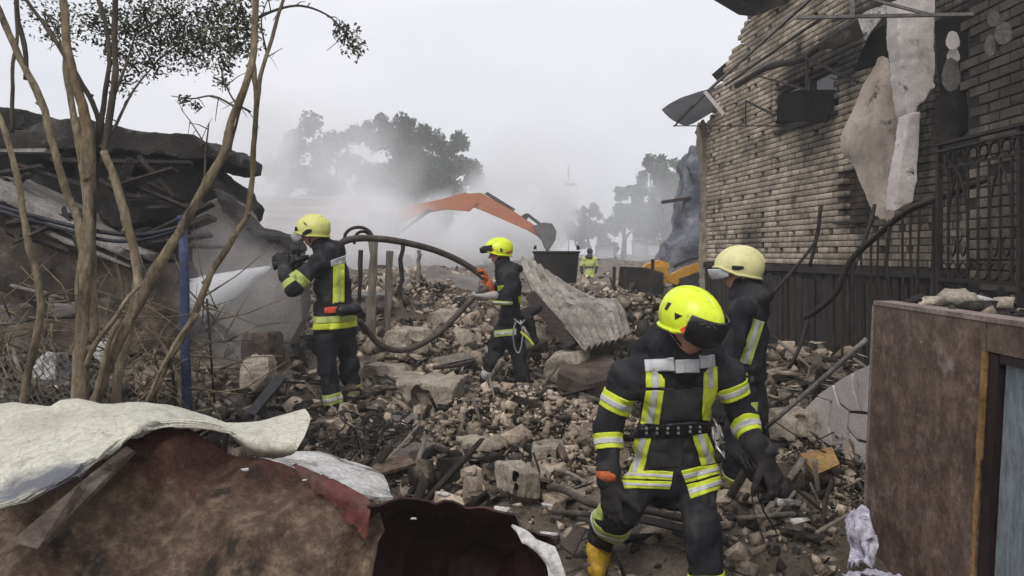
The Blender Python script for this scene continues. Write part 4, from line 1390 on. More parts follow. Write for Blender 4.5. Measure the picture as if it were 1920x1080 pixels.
def house():
    r = np.random.default_rng(77)
    t = thing('brick_house', WP(10, 0), 'tall burnt house of pale bricks with a broken gable on the right', 'house')
    cells = []     # centre, rotation angle, length, proud
    holes = []
    ang = math.atan2(0.12, 1.0)       # wall heading
    L1 = math.hypot(1, 0.12)
    bw, bh = 0.25, 0.077

    def in_opening(Y, z):
        if 9.95 < Y < 11.55 and 3.38 < z < 3.98: return True
        if 9.15 < Y < 9.9 and 1.98 < z < 2.62: return True
        return False
    rows = int((6.4 - 1.45) / bh)
    for i in range(rows):
        z = 1.45 + (i + 0.5) * bh
        for j in range(int(8.0 / bw) + 1):
            Y = 6.55 + (j + (0.5 if i % 2 else 0)) * bw / L1
            top = 3.95 + (14.5 - Y) * 0.76 + 0.16 * float(noise(np.array([Y * 3, z * 2, 1.0]), 4))
            if Y > 14.45 + 0.07 * float(noise(np.array([z * 6, 0.3, 2]), 5)) or z > top: continue
            if in_opening(Y, z): continue
            c = WP(Y, z, -0.055 + r.uniform(-0.004, 0.004))
            u = (Y, i, j)
            hole = False
            if Y > 11.4 and z > 2.1 and i % 4 == 1 and (j + i // 4) % 2 == 0 and r.random() < 0.8: hole = True
            if Y > 11.2 and z > 1.7 and i % 4 == 3 and r.random() < 0.10: hole = True
            if i in (2, 5) and j % 2 == 0: hole = True
            if r.random() < 0.015: hole = True
            if hole:
                holes.append((Y, z))
                c1 = WP(Y + 0.052, z, -0.055)
                cells.append((c1, ang, 0.12))
            else:
                cells.append((c, ang, 0.235))
    for i in range(int((5.4 - 1.32) / bh)):          # the wing that stands nearer
        z = 1.32 + (i + 0.5) * bh
        for j in range(8):
            Y = 4.35 + (j + (0.5 if i % 2 else 0)) * bw
            if Y > 6.1 + 0.08 * float(noise(np.array([z * 5, 1.3, 2]), 7)): continue
            if r.random() < 0.02: continue
            cells.append((np.array((3.5 + 0.055 + r.uniform(-0.004, 0.004), Y, z)), 0.0, 0.235))
    ctr = np.array([c[0] for c in cells])
    px = 960 + ctr[:, 0] / ctr[:, 1] * F
    py = HORIZON - (ctr[:, 2] - EYE) / ctr[:, 1] * F
    vis = (px < 1930) & (py > -10) & ~((px > 1803) & (ctr[:, 1] > 6.3))
    # ledge and rail hide the low part of the wing
    order = np.argsort(np.where(vis, ctr[:, 1], 1e6))
    single = set(order[:300].tolist())
    wall = MB()
    # mortar: one quad per brick cell, and behind the gaps a deep dark leaf
    for (c, a, l) in cells:
        if c[0] > 3.49 and c[0] < 3.62 and c[1] < 6.3: continue
    q = []
    V, Fq = [], []

    def quad(Y0, Y1, z0, z1, d):
        k = len(V)
        V.extend([WP(Y0, z0, d), WP(Y1, z0, d), WP(Y1, z1, d), WP(Y0, z1, d)])
        Fq.append((k, k + 1, k + 2, k + 3))
    hs = {(round(a, 3), round(b, 3)) for a, b in holes}
    for i in range(rows):
        z = 1.45 + (i + 0.5) * bh
        for j in range(int(8.0 / bw) + 1):
            Y = 6.55 + (j + (0.5 if i % 2 else 0)) * bw / L1
            top = 3.95 + (14.5 - Y) * 0.76 + 0.16 * float(noise(np.array([Y * 3, z * 2, 1.0]), 4))
            if Y > 14.47 or z > top or in_opening(Y, z): continue
            if (round(Y, 3), round(z, 3)) in hs:
                quad(Y - 0.005, Y + bw / 2, z - bh / 2, z + bh / 2, -0.010)
            else:
                quad(Y - bw / 2, Y + bw / 2, z - bh / 2, z + bh / 2, -0.010)
    wall.add(V, Fq)
    wo = wall.build('wall', M['mortar'], t)
    mb = MB()
    mb.prism([WP(6.4, 1.42, -0.115), WP(14.4, 1.42, -0.115), WP(14.4, 3.85, -0.115), WP(11.0, 6.4, -0.115), WP(6.4, 6.4, -0.115)], (0.28, 0.03, 0))
    core = mb.build('wall_core', M['soot_and_shade'], t)  # black core paints the shade inside the gaps between bricks
    mb = MB()
    mb.box((3.5 + 0.16, 5.2, 3.3), (0.30, 1.86, 4.2))
    wing = mb.build('wing_wall', M['mortar'], t)
    # bricks
    shp = {l: brick_shape(l) for l in (0.12, 0.235)}
    mes = {}
    for l, (BV, BT) in shp.items():
        me = bpy.data.meshes.new('brick')
        me.from_pydata(BV.tolist(), [], BT.tolist())
        me.materials.append(M['brick'])
        mes[l] = me
    o0 = ORIGIN[t.name]
    Vs, Ts, At, off = [], [], [], 0
    for k, (c, a, l) in enumerate(cells):
        par = wing if (c[1] < 6.25 and c[0] < 3.62) else wo
        ja = a + r.uniform(-0.012, 0.012)
        if k in single:
            o = bpy.data.objects.new('brick', mes[l])
            link(o)
            o.parent = par
            o.location = c - o0
            o.rotation_euler = (0, 0, ja)
        else:
            BV, BT = shp[l]
            cs, sn = math.cos(ja), math.sin(ja)
            W = BV.copy()
            W[:, 0], W[:, 1] = BV[:, 0] * cs - BV[:, 1] * sn, BV[:, 0] * sn + BV[:, 1] * cs
            Vs.append(W + c)
            Ts.append(BT + off)
            At.append(np.full(len(BT), r.random()))
            off += len(BV)
    o = np_mesh('brickwork', np.vstack(Vs), np.vstack(Ts), M['brick_bulk'], t, False, fattr=np.concatenate(At))
    tag(o, kind='stuff')
    # plinth, string course, charred boards below
    mb = MB()
    mb.prism([WP(6.0, -0.4, -0.02), WP(14.5, -0.4, -0.02), WP(14.5, 1.34, -0.02), WP(6.0, 1.34, -0.02)], (0.4, 0.04, 0))
    pl = mb.build('plinth', M['char'], t)
    Yq = 6.1
    while Yq < 14.4:
        w = r.uniform(0.10, 0.17)
        mb = MB()
        top = 1.33 - r.uniform(0, 0.08)
        mb.prism([WP(Yq, r.uniform(-.1, .2), 0.015), WP(Yq + w, r.uniform(-.1, .2), 0.015), WP(Yq + w + r.uniform(-.02, .02), top, 0.02), WP(Yq + r.uniform(-.02, .02), top, 0.02)], (0.024, 0.002, 0))
        mb.build('plank', M['wood'] if r.random() < 0.07 else (M['dark_wood'] if r.random() < .6 else M['char_slab']), pl)
        Yq += w + r.uniform(0.015, 0.06)
    Yq = 6.2
    while Yq < 14.4:
        l = r.uniform(0.8, 1.6)
        mb = MB()
        mb.prism([WP(Yq, 1.345, 0.05), WP(min(Yq + l, 14.5), 1.345, 0.05), WP(min(Yq + l, 14.5), 1.445, 0.05), WP(Yq, 1.445, 0.05)], (0.2, 0.02, 0))
        mb.build('string_course', M['char_slab'], t)
        Yq += l + 0.012
    # corner pier at the far end
    Yc = 14.5
    rough('corner_pier', [(1312, 236), (1318, 224), (1334, 238), (1336, 300), (1334, 420), (1336, 492), (1340, 600), (1318, 600), (1318, 480), (1321, 380), (1316, 300)], 14.4, 0.35, 0.03, M['brick_bulk'], 0.02, 5, t, seed=51)
    # window: dark recess, sill, remains of the frame
    mb = MB()
    w0, w1, z0, z1 = 9.95, 11.55, 3.38, 3.98
    mb.prism([WP(w0, z0, -0.10), WP(w1, z0, -0.10), WP(w1, z1, -0.10), WP(w0, z1, -0.10)], (0.006, 0, 0))
    wn = mb.build('window', M['glass'], t)
    mb = MB()
    for a, b, c, d in ((w0, w0 + .06, z0, z1), (w1 - .06, w1, z0, z1), (w0 + .06, w1 - .06, z0, z0 + .05), (w0 + .06, w1 - .06, z1 - .05, z1), (10.7, 10.75, z0 + .05, z1 - .05)):
        mb.prism([WP(a, c, -0.05), WP(b, c, -0.05), WP(b, d, -0.05), WP(a, d, -0.05)], (0.045, 0, 0))
    mb.build('frame', M['dark_wood'], wn)
    mb = MB()
    mb.prism([WP(w0 - .05, z0 - .06, 0.04), WP(w1 + .05, z0 - .06, 0.04), WP(w1 + .05, z0 - .004, 0.04), WP(w0 - .05, z0 - .004, 0.04)], (0.12, 0, 0))
    mb.build('sill', M['char_slab'], wn)
    # niche: shallow recess of inner bricks with an iron sill
    n0, n1, z0, z1 = 9.15, 9.9, 1.98, 2.62
    mb = MB()
    for i in range(8):
        for j in range(3):
            a = n0 + j * 0.25 + 0.005
            mb.prism([WP(a, z0 + i * .077 + .006, -0.09), WP(a + .238, z0 + i * .077 + .006, -0.09), WP(a + .238, z0 + i * .077 + .07, -0.09), WP(a, z0 + i * .077 + .07, -0.09)], (0.03, 0, 0))
    mb.build('niche_bricks', M['brown_slab'], t)
    mb = MB()
    mb.bar(WP(n0 - .03, z0 - .01, 0.03), WP(n1 + .03, z0 - .01, 0.03), 0.05, 0.025)
    mb.build('niche_sill', M['iron'], t)
    # roof remains
    mb = MB()
    mb.prism([P(1325, -30, 12.2), P(1338, 0, 12.2), P(1385, 28, 12.2), P(1412, 31, 12.0), P(1470, 6, 11.0), P(1470, -30, 11.0)], (0.1, 0.1, 0.05))
    mb.build('eave', M['char_slab'], t)
    rows_ = [[P(1241, 206, 14.2), P(1262, 192, 14.3), P(1300, 176, 14.4), P(1350, 163, 14.5)],
             [P(1248, 214, 13.9), P(1275, 212, 13.9), P(1315, 200, 14.0), P(1352, 185, 14.2)],
             [P(1262, 226, 13.7), P(1285, 236, 13.6), P(1306, 228, 13.7), P(1345, 205, 13.9)]]
    sheet('roof_sheet', loft(rows_, 5, 4), 0.015, M['metal_sheet'], t, 0.01, 5, 3)
    mb = MB()
    mb.prism([P(1334, 140, 14.2), P(1362, 116, 14.0), P(1372, 122, 14.0), P(1366, 142, 14.2), P(1345, 152, 14.2)], (0.15, 0.05, 0))
    mb.build('roof_sheet', M['char_slab'], t)


house()

# torn-down beams, sheets and plaster that hang on the house front
rough('broken_column', [(1684, -30), (1684, 60), (1690, 120), (1700, 204), (1712, 237), (1722, 200), (1752, 164), (1754, -30)], 7.6, 0.25, 0.014, M['white_plaster'], 0.006, 7, None,
      'pale broken concrete column hanging beside the charred house recess', 'column', seed=61, grit=.0015, sharp=40)
rough('broken_column', [(1704, 214), (1727, 208), (1722, 300), (1714, 378), (1676, 398), (1690, 300)], 7.4, 0.2, 0.012, M['white_plaster'], 0.006, 7, None,
      'lower pale column piece narrowing upwards under the hanging column', 'column', seed=62, grit=.0015, sharp=40)
def hang_sheet():
    rows = [[P(1642, 128, 8.7), P(1652, 108, 8.6), P(1664, 112, 8.5), P(1672, 132, 8.4)],
            [P(1606, 196, 8.8), P(1640, 180, 8.55), P(1668, 180, 8.35), P(1694, 226, 8.2)],
            [P(1580, 272, 8.9), P(1620, 268, 8.6), P(1660, 264, 8.3), P(1700, 290, 8.1)],
            [P(1606, 312, 8.8), P(1640, 330, 8.5), P(1668, 336, 8.3), P(1690, 350, 8.1)],
            [P(1640, 398, 8.5), P(1652, 408, 8.4), P(1668, 412, 8.3), P(1680, 412, 8.2)]]
    o = sheet('plaster_sheet', loft(rows, 9, 8), 0.03, M['plaster'], None, 0.02, 3.0, 6, ragged=0.02)
    tag(o, 'stained plaster sheet hanging off the brick house front by the pale column', 'plaster')


hang_sheet()
slab_piece('charred_board', [(1600, 132), (1632, 60), (1690, 30), (1704, 240), (1672, 140), (1655, 108), (1640, 122)], 8.75, (0.05, 0.04, 0), M['soot_and_shade'], 'black panel added to darken the gap behind the top of the hanging plaster sheet', 'board')  # added panel whose black stands in for the dark of the gap
slab_piece('charred_board', [(1528, 92), (1560, 66), (1655, 14), (1648, 40), (1610, 74), (1560, 92)], 8.6, (0.05, 0.08, 0.02), M['char_slab'], 'charred roof board jutting out above the hanging plaster', 'board')
slab_piece('charred_board', [(1458, 178), (1500, 168), (1566, 168), (1568, 196), (1548, 228), (1500, 226), (1456, 232)], 10.0, (0.04, 0.06, 0), M['soot_and_shade'], 'blackened panel hanging across the upstairs window', 'board')
slab_piece('torn_lining', [(1608, 34), (1650, 2), (1672, 10), (1632, 60), (1622, 76)], 8.3, (0.02, 0.02, 0), M['white_flake'], 'torn white lining flapping under the roof frame', 'lining')
slab_piece('charred_board', [(1752, 40), (1800, 20), (1850, 60), (1800, 130), (1815, 240), (1790, 262), (1768, 240), (1760, 160)], 7.0, (0.06, 0.06, 0), M['soot_and_shade'], 'large blackened board right of the pale hanging column', 'board')
slab_piece('charred_board', [(1756, 180), (1790, 172), (1795, 250), (1780, 330), (1765, 300), (1745, 260)], 6.9, (0.04, 0.04, 0), M['char_slab'], 'narrow scorched board low beside the pale column', 'board')
for i, (x, y, Y, w, h) in enumerate([(1785, 76, 6.6, 13, 18), (1786, 104, 6.65, 12, 14), (1857, 85, 5.4, 13, 20), (1880, 62, 5.35, 17, 22), (1862, 35, 5.4, 12, 16), (1782, 140, 6.6, 18, 32)]):
    poly = [(x + w * math.cos(a) * (0.9 + 0.1 * math.sin(3 * a)), y + h * math.sin(a)) for a in np.linspace(0, 2 * math.pi, 13)[:-1]]
    o = slab_piece('hanging_plate', poly, Y, (0.02, 0.01, 0), M['concrete'] if i not in (0, 1) else M['white_plaster'],
                   ('small pale oval plate on the blackened board', 'pale oval plate just under the topmost one', 'grey oval plate on the near brick wing', 'largest grey oval plate near the top right corner',
                    'grey oval plate high on the near brick wing', 'long grey plate hanging low on the blackened board')[i], 'plate', None)


def canopy():
    t = thing('canopy_frame', P(1480, 240, 10.5), 'twisted iron frame of a canopy jutting out from the brick house', 'frame')
    bars = [((1264, 237, 13.4), (1330, 170, 13.2), .03, 0), ((1330, 168, 13.2), (1524, -6, 9.6), .04, 1), ((1360, 160, 12.8), (1548, 28, 9.4), .03, 0), ((1262, 236, 13.4), (1468, 236, 11.0), .02, 0),
            ((1322, 172, 13.2), (1358, 216, 12.8), .05, 2), ((1268, 230, 13.4), (1300, 196, 13.3), .02, 0), ((1400, 190, 12.0), (1452, 216, 11.0), .03, 0), ((1398, 188, 12.0), (1398, 234, 12.0), .02, 0),
            ((1510, 108, 9.8), (1608, 154, 9.0), .035, 0), ((1514, 110, 9.8), (1512, 168, 9.8), .025, 0), ((1420, 142, 11.2), (1512, 168, 9.9), .025, 0),
            ((1494, 33, 6.2), (1925, 25, 6.0), .030, 1), ((1598, -8, 6.2), (1598, 30, 6.2), .032, 1), ((1600, -10, 6.2), (1745, 28, 6.1), .025, 1), ((1810, -10, 6.1), (1905, 26, 6.0), .022, 0),
            ((1560, 40, 8.0), (1700, -10, 7.0), .03, 0)]
    for a, b, w, k in bars:
        mb = MB()
        mb.bar(P(*a), P(*b), w, w * 0.8)
        mb.build('bar', (M['iron'], M['pale_iron'], M['white_plaster'])[k], t)
    mb = MB()
    mb.tube([P(1380, 160, 12.0), P(1440, 126, 11.0), P(1500, 112, 10.2), P(1540, 84, 9.6), P(1640, 22, 8.4)], 0.045, 6, smooth_path=5)
    mb.build('bent_beam', M['iron'], t, True)


canopy()


# ------------------------------------------------------------------ porch with stone cladding, rail, stair
def porch():
    t = thing('porch', (2.4, 3.0, 0), 'low porch with reddish brown stone cladding and a cellar door at right', 'porch')
    def W(Y, z, x=0.0): return np.array((1.75 + (Y - 3) * 0.03 + x, Y, z))
    def sk(Y, z): return Y + (1.34 - z) * 0.10
    # cladding around the door opening: left sheet and lintel sheet
    zt = 1.345
    left = [W(sk(3.9, -0.3), -0.3), W(3.90, zt), W(2.935, zt), W(2.935, 1.235), W(sk(2.935, -0.3) - 0.02, -0.3)]
    mb = MB()
    mb.prism([np.array(p) for p in left], (0.07, 0, 0))
    cl = mb.build('cladding', M['granite'], t)
    mb = MB()
    mb.prism([W(2.93, 1.24), W(2.93, zt), W(1.2, zt), W(1.2, 1.24)], (0.07, 0, 0))
    mb.build('cladding', M['granite'], t)
    # worn pale top edge and left edge
    mb = MB()
    mb.prism([W(3.91, zt + .003, -0.004), W(1.2, zt + .003, -0.004), W(1.2, zt + .003, 0.10), W(3.91, zt + .003, 0.10)], (0, 0, 0.02))
    mb.build('edge_strip', M['granite_edge'], t)
    mb = MB()
    mb.prism([W(3.903, zt, -0.003), W(3.925, zt, -0.003), W(sk(3.925, -.3), -0.3, -0.003), W(sk(3.903, -.3), -0.3, -0.003)], (0.07, 0, 0))
    mb.build('edge_strip', M['granite_edge'], t)
    # body behind the cladding
    mb = MB()
    mb.prism([W(3.95, -0.3, 0.22), W(3.95, 1.30, 0.22), W(1.2, 1.30, 0.22), W(1.2, -0.3, 0.22)], (1.9, 0, 0))
    mb.build('masonry', M['char'], t)
    mb = MB()
    mb.prism([W(3.92, -0.3, 0.075), W(3.92, 1.30, 0.075), W(2.99, 1.30, 0.075), W(sk(2.99, -.3), -0.3, 0.075)], (0.14, 0, 0))
    mb.build('masonry', M['char'], t)
    mb = MB()
    mb.box((3.25, 4.74, 0.62), (1.26, 1.52, 1.30), jit=0.01)
    mb.build('masonry', M['char_slab'], t)
    # splintered wood edge, dark frame, blue grey door
    mb = MB()
    pts = np.linspace(1.235, -0.3, 14)
    mb.prism([W(sk(2.93, z) + 0.004 + RNG.uniform(0, 0.012), z, -0.008) for z in pts] + [W(sk(2.93, z) - 0.008, z, -0.008) for z in pts[::-1]], (0.03, 0, 0))
    mb.build('splintered_edge', M['raw_wood'], t)
    mb = MB()
    mb.prism([W(2.925, 1.232, 0.005), W(2.865, 1.232, 0.005), W(sk(2.865, -.3) - 0.02, -0.3, 0.005), W(sk(2.905, -.3), -0.3, 0.005)], (0.09, 0, 0))
    mb.prism([W(2.86, 1.236, 0.006), W(2.86, 1.205, 0.006), W(1.2, 1.205, 0.006), W(1.2, 1.236, 0.006)], (0.09, 0, 0))
    mb.build('door_frame', M['door_frame'], t)
    mb = MB()
    mb.prism([W(2.86, 1.20, 0.03), W(1.3, 1.20, 0.03), W(1.3, -0.3, 0.03), W(sk(2.86, -.3) - 0.02, -0.3, 0.03)], (0.03, 0, 0))
    mb.build('door', M['door_blue'], t)
    return t


porch()


def debris_on_porch():
    r = np.random.default_rng(9)
    n = 420
    x = r.uniform(1.82, 3.4, n)
    y = r.uniform(1.9, 5.4, n)
    ok = (y < 3.9) | (x > 2.66)
    x, y = x[ok], y[ok]
    s = 0.02 * (0.13 / 0.02) ** (r.uniform(0, 1, len(x)) ** 1.6)
    z = np.where(y < 3.95, 1.31, 1.29) + s * 0.2
    z = np.where((x < 1.99) & (y < 3.9), 1.37, z)
    k = r.uniform(0, 1, len(x)) < 0.45
    pos = np.stack([x, y, z], -1)
    scatter_mesh('pale_debris', pos[k], s[k], SHAPES + FLAKES, M['rubble'], r, 0.6)
    scatter_mesh('charred_debris', pos[~k], s[~k] * 1.3, SHAPES, M['dark_rubble'], r, 0.6)
    lab = ['pale brick end lying on the porch ledge by the cladding corner', 'white broken tile on the porch ledge', 'yellowish board end among debris on the porch ledge',
           'pale lump on the porch under the iron rail', 'grey lump on the porch ledge near the right edge']
    for i, (px, py, Y, sz) in enumerate([(1755, 574, 3.95, .10), (1842, 572, 4.2, .09), (1790, 566, 4.2, .16), (1795, 545, 4.8, .10), (1880, 580, 3.9, .10)]):
        c = P(px, py, Y)
        c[2] = 1.34 + sz * 0.15
        V, T = fine_chunk(200 + i, (1, 0.7, 0.45))
        o = np_mesh('debris_piece', V * sz * 1.5 + c, T, M['pale_stone'] if i != 1 else M['white_flake'])
        tag(o, lab[i], 'debris')


debris_on_porch()


def railing():
    t = thing('iron_railing', (2.95, 5.0, 1.3), 'black wrought iron railing with scrolls along the porch top', 'railing')
    X, Y0, Y1, zb, zt = 2.95, 5.5, 3.9, 1.36, 2.35
    def bar(nm, a, b, w, h=None):
        mb = MB()
        mb.bar(a, b, w, h or w)
        mb.build(nm, M['iron'], t)
    bar('top_rail', (X, Y0 + .03, zt), (X, Y1, zt - 0.01), 0.05, 0.02)
    bar('top_rail', (X - 0.01, Y0 + .03, zt - 0.05), (X - 0.01, Y1, zt - 0.06), 0.03, 0.015)
    bar('bottom_rail', (X, Y0, zb + 0.06), (X, Y1, zb + 0.06), 0.025)
    bar('middle_rail', (X, Y0, zt - 0.17), (X, Y1, zt - 0.17), 0.015)
    bar('post', (X, Y0, zb - 0.1), (X, Y0, zt - 0.012), 0.035)
    bar('post', (X, 4.62, zb - 0.1), (X, 4.62, zt - 0.012), 0.03)
    y = Y0 - 0.115
    k = 0
    while y > Y1:
        if abs(y - 4.62) > 0.04:
            bar('baluster', (X, y, zb + 0.06), (X, y, zt - 0.18), 0.014)
        # ring between neighbours at the top and at the bottom
        for zc in (zt - 0.113, zb + 0.13):
            mb = MB()
            a = np.linspace(0, 2 * math.pi * (1 if zc > 2 else 0.8), 15)
            mb.tube([(X, y + 0.057 + 0.045 * math.cos(q), zc + 0.05 * math.sin(q)) for q in a], 0.007, 5)
            mb.build('scroll', M['iron'], t, True)
        if k % 4 == 1:
            for s in (-1, 1):
                mb = MB()
                mb.tube([(X, y + s * 0.11, zb + 0.3), (X, y + s * 0.105, zb + 0.52), (X, y + s * 0.06, zb + 0.68), (X, y, zb + 0.78)], 0.008, 5, smooth_path=4)
                mb.tube([(X, y + s * 0.11, zb + 0.3), (X, y + s * 0.06, zb + 0.22), (X, y + s * 0.02, zb + 0.3), (X, y + s * 0.05, zb + 0.34)], 0.007, 5, smooth_path=4)
                mb.build('scroll', M['iron'], t, True)
        y -= 0.115
        k += 1
    t = thing('stair_railing', P(1650, 600, 6.1), 'bent black stair rail sloping down from the porch past the brick wall', 'railing')
    pts = np.array([P(1850, 335, 5.3), P(1770, 368, 5.5), P(1700, 396, 5.8), P(1640, 446, 6.1), P(1594, 490, 6.3), P(1570, 545, 6.4), P(1540, 575, 6.5), P(1508, 597, 6.6)])
    mb = MB()
    mb.tube(pts, 0.024, 7, smooth_path=5)
    mb.build('hand_rail', M['iron'], t, True)
    path = spline(pts, 8)
    for i, px in enumerate([1752, 1728, 1706, 1690, 1668, 1650, 1632, 1614, 1598, 1584]):
        pp = 960 + path[:, 0] / path[:, 1] * F
        j = np.abs(pp - px).argmin()
        a = path[j]
        mb = MB()
        mb.tube([a, a + (RNG.uniform(-.02, .02), 0.02, -0.3), a + (RNG.uniform(-.03, .03), 0.0, -RNG.uniform(0.62, 0.85))], 0.010 if i % 4 else 0.016, 5)
        mb.build('baluster', M['iron'], t)
    t = None
    for a, b, r0, m, lab in (((1625, 636, 4.6), (1436, 802, 5.0), 0.016, 'pale_iron', 'long thin pole leaning down from the cladding corner to the rubble'),
                             ((1640, 384, 7.2), (1600, 505, 7.0), 0.018, 'iron', 'upright bent rusty bar standing before the brick wall'),
                             ((1538, 388, 8.0), (1518, 500, 8.0), 0.02, 'iron', 'thin bent bar standing before the brick wall behind the cream helmet'),
                             ((1530, 452, 7.0), (1448, 552, 6.6), 0.014, 'iron', 'thin bar slanting down behind the cream helmet'),
                             ((1480, 690, 5.6), (1515, 600, 5.8), 0.014, 'iron', 'short bar upright before the charred planks')):
        mb = MB()
        pa, pb = P(*a), P(*b)
        mb.tube([pa, pa * .6 + pb * .4 + (0.02, 0, 0.012), pb], [r0, r0, r0 * .9], 7, smooth_path=4)
        o = mb.build('metal_bar', M[m], None, True)
        tag(o, lab, 'bar')


railing()


def stair():
    t = thing('stair', (2.5, 6.0, 0), 'white plastered broken side wall and steps of the porch stair', 'stair')
    Wp = lambda px, py: P(px, py, 5.75 - (px - 1500) / 130 * 1.05)
    polys = [[(1508, 768), (1530, 745), (1556, 752), (1552, 800), (1560, 838), (1522, 812)],
             [(1532, 742), (1560, 722), (1572, 760), (1590, 772), (1584, 852), (1563, 839), (1556, 800), (1560, 752)],
             [(1564, 720), (1596, 700), (1600, 735), (1612, 770), (1594, 770), (1576, 756)],
             [(1600, 698), (1640, 680), (1640, 775), (1616, 770), (1604, 735)],
             [(1594, 775), (1640, 780), (1640, 830), (1606, 822), (1588, 800)],
             [(1588, 806), (1606, 828), (1640, 836), (1640, 885), (1587, 854)]]
    for i, p in enumerate(polys):
        mb = MB()
        mb.prism([Wp(*q) + (0, 0.0, 0) for q in p], (0.05 + 0.008 * (i % 3), 0.008, 0))
        mb.build('plaster_piece', M['white_plaster'], t)
    mb = MB()
    mb.prism([Wp(1508, 770) + (.04, .01, -0.02), Wp(1640, 688) + (.04, 0.01, -0.02), Wp(1640, 900) + (.04, 0.01, 0), Wp(1508, 815) + (.04, 0.01, 0)], (0.25, 0.03, 0))
    mb.build('side_wall', M['brown_slab'], t)
    for i in range(6):
        mb = MB()
        y0 = 5.5 + i * 0.3
        z = 1.12 - i * 0.18
        mb.box((3.3, y0 + .15, z - 0.09), (0.7, 0.3, 0.178), jit=0.01)
        mb.build('step', M['char'], t)


stair()


# ------------------------------------------------------------------ trees
def foliage(name, clumps, n, size, material, parent, r, depth=1.0):
    """Leaf sized faces gathered in clumps: (centre, radius)."""
    w = np.array([c[1] ** 2 * (c[2] if len(c) > 2 else 1) for c in clumps])
    w = w / w.sum()
    k = r.choice(len(clumps), n, p=w)
    cen = np.array([c[0] for c in clumps])[k]
    rad = np.array([c[1] for c in clumps])[k]
    d = r.normal(size=(n, 3))
    d /= np.linalg.norm(d, axis=1)[:, None]
    rr = rad * r.uniform(0, 1, n) ** 0.45 * (1 + 0.35 * noise(cen * 0.7 + d * 2.1, 3))
    pos = cen + d * rr[:, None] * np.array((1, depth, 1))
    sz = size * r.uniform(0.6, 1.3, n)
    R = rand_rots(n, r)
    L = np.array([(0, -0.5, 0), (0.27, -0.05, 0.06), (0, 0.55, 0), (-0.27, -0.05, 0.06)])
    V = np.einsum('nij,vj->nvi', R, L) * sz[:, None, None] + pos[:, None]
    Fc = np.arange(n * 4).reshape(n, 4)
    o = np_mesh(name, V.reshape(-1, 3), Fc, material, parent, False, fattr=r.uniform(0, 1, n))
    tag(o, kind='stuff')
    return o


def near_tree(label, base, stems, clumps, nleaf, twigs, seed, leafsize=0.027, name='tree'):
    r = np.random.default_rng(seed)
    t = thing(name, base, label, 'tree')
    for pts, r0, r1, m in stems:
        r0, r1 = (r0 * .92, r1 * .85) if r0 > .05 else (r0 * .74, r1 * .74)
        p = np.array([P(*q) for q in pts])
        ph = spline(p, 6)
        ph = ph + 0.009 * np.stack([fbm(ph * 5 + 3.1 * k, 3, seed + k) for k in range(3)], -1)
        rad = np.linspace(r0, r1, len(ph)) * (1 + 0.14 * fbm(ph * 9, 3, seed))
        mb = MB()
        mb.tube(ph, rad, 9, wob=0.07)
        for i in range(2, len(ph) - 2, 7):        # knots and broken twig ends
            d = nrm(r.normal(size=3) * (1, 0.5, 0.5))
            rr = rad[i]
            if r.random() < 0.6:
                mb.tube([ph[i], ph[i] + d * rr * 1.2, ph[i] + d * rr * 1.7], [rr * .75, rr * .6, rr * .3], 6)
        mb.build('trunk' if r0 > 0.0165 else 'branch', m, t, True)
    mb = MB()
    for pts, r0 in twigs:
        p = np.array([P(*q) for q in pts])
        ph = spline(p, 4)
        mb.tube(ph, np.linspace(r0, r0 * 0.4, len(ph)), 5)
        for i in range(1, len(ph), 2):
            d = nrm(r.normal(size=3))
            L = r.uniform(0.05, 0.16)
            mb.tube([ph[i], ph[i] + d * L * .5 + (0, 0, .01), ph[i] + d * L], [r0 * .45, r0 * .35, r0 * .2], 4)
    cl = []
    for (px, py, rp, Y, *wt) in clumps:
        c = P(px, py, Y)
        R_ = rp / F * Y
        cl.append((c, R_ * 1.25, wt[0] if wt else 1))
        for i in range(4):
            d = nrm(r.normal(size=3) + (0, 0, -0.4)) * R_ * r.uniform(.5, 1.0)
            mb.tube([c - d * .3 + r.normal(size=3) * .02, c + d * .4 + r.normal(size=3) * .02, c + d], [.006, .0045, .003], 4)
    if mb.n: mb.build('twigs', M['dark_bark'], t, True)
    if nleaf: foliage('leaves', cl, nleaf, leafsize, M['leaf'], t, r)
    return t


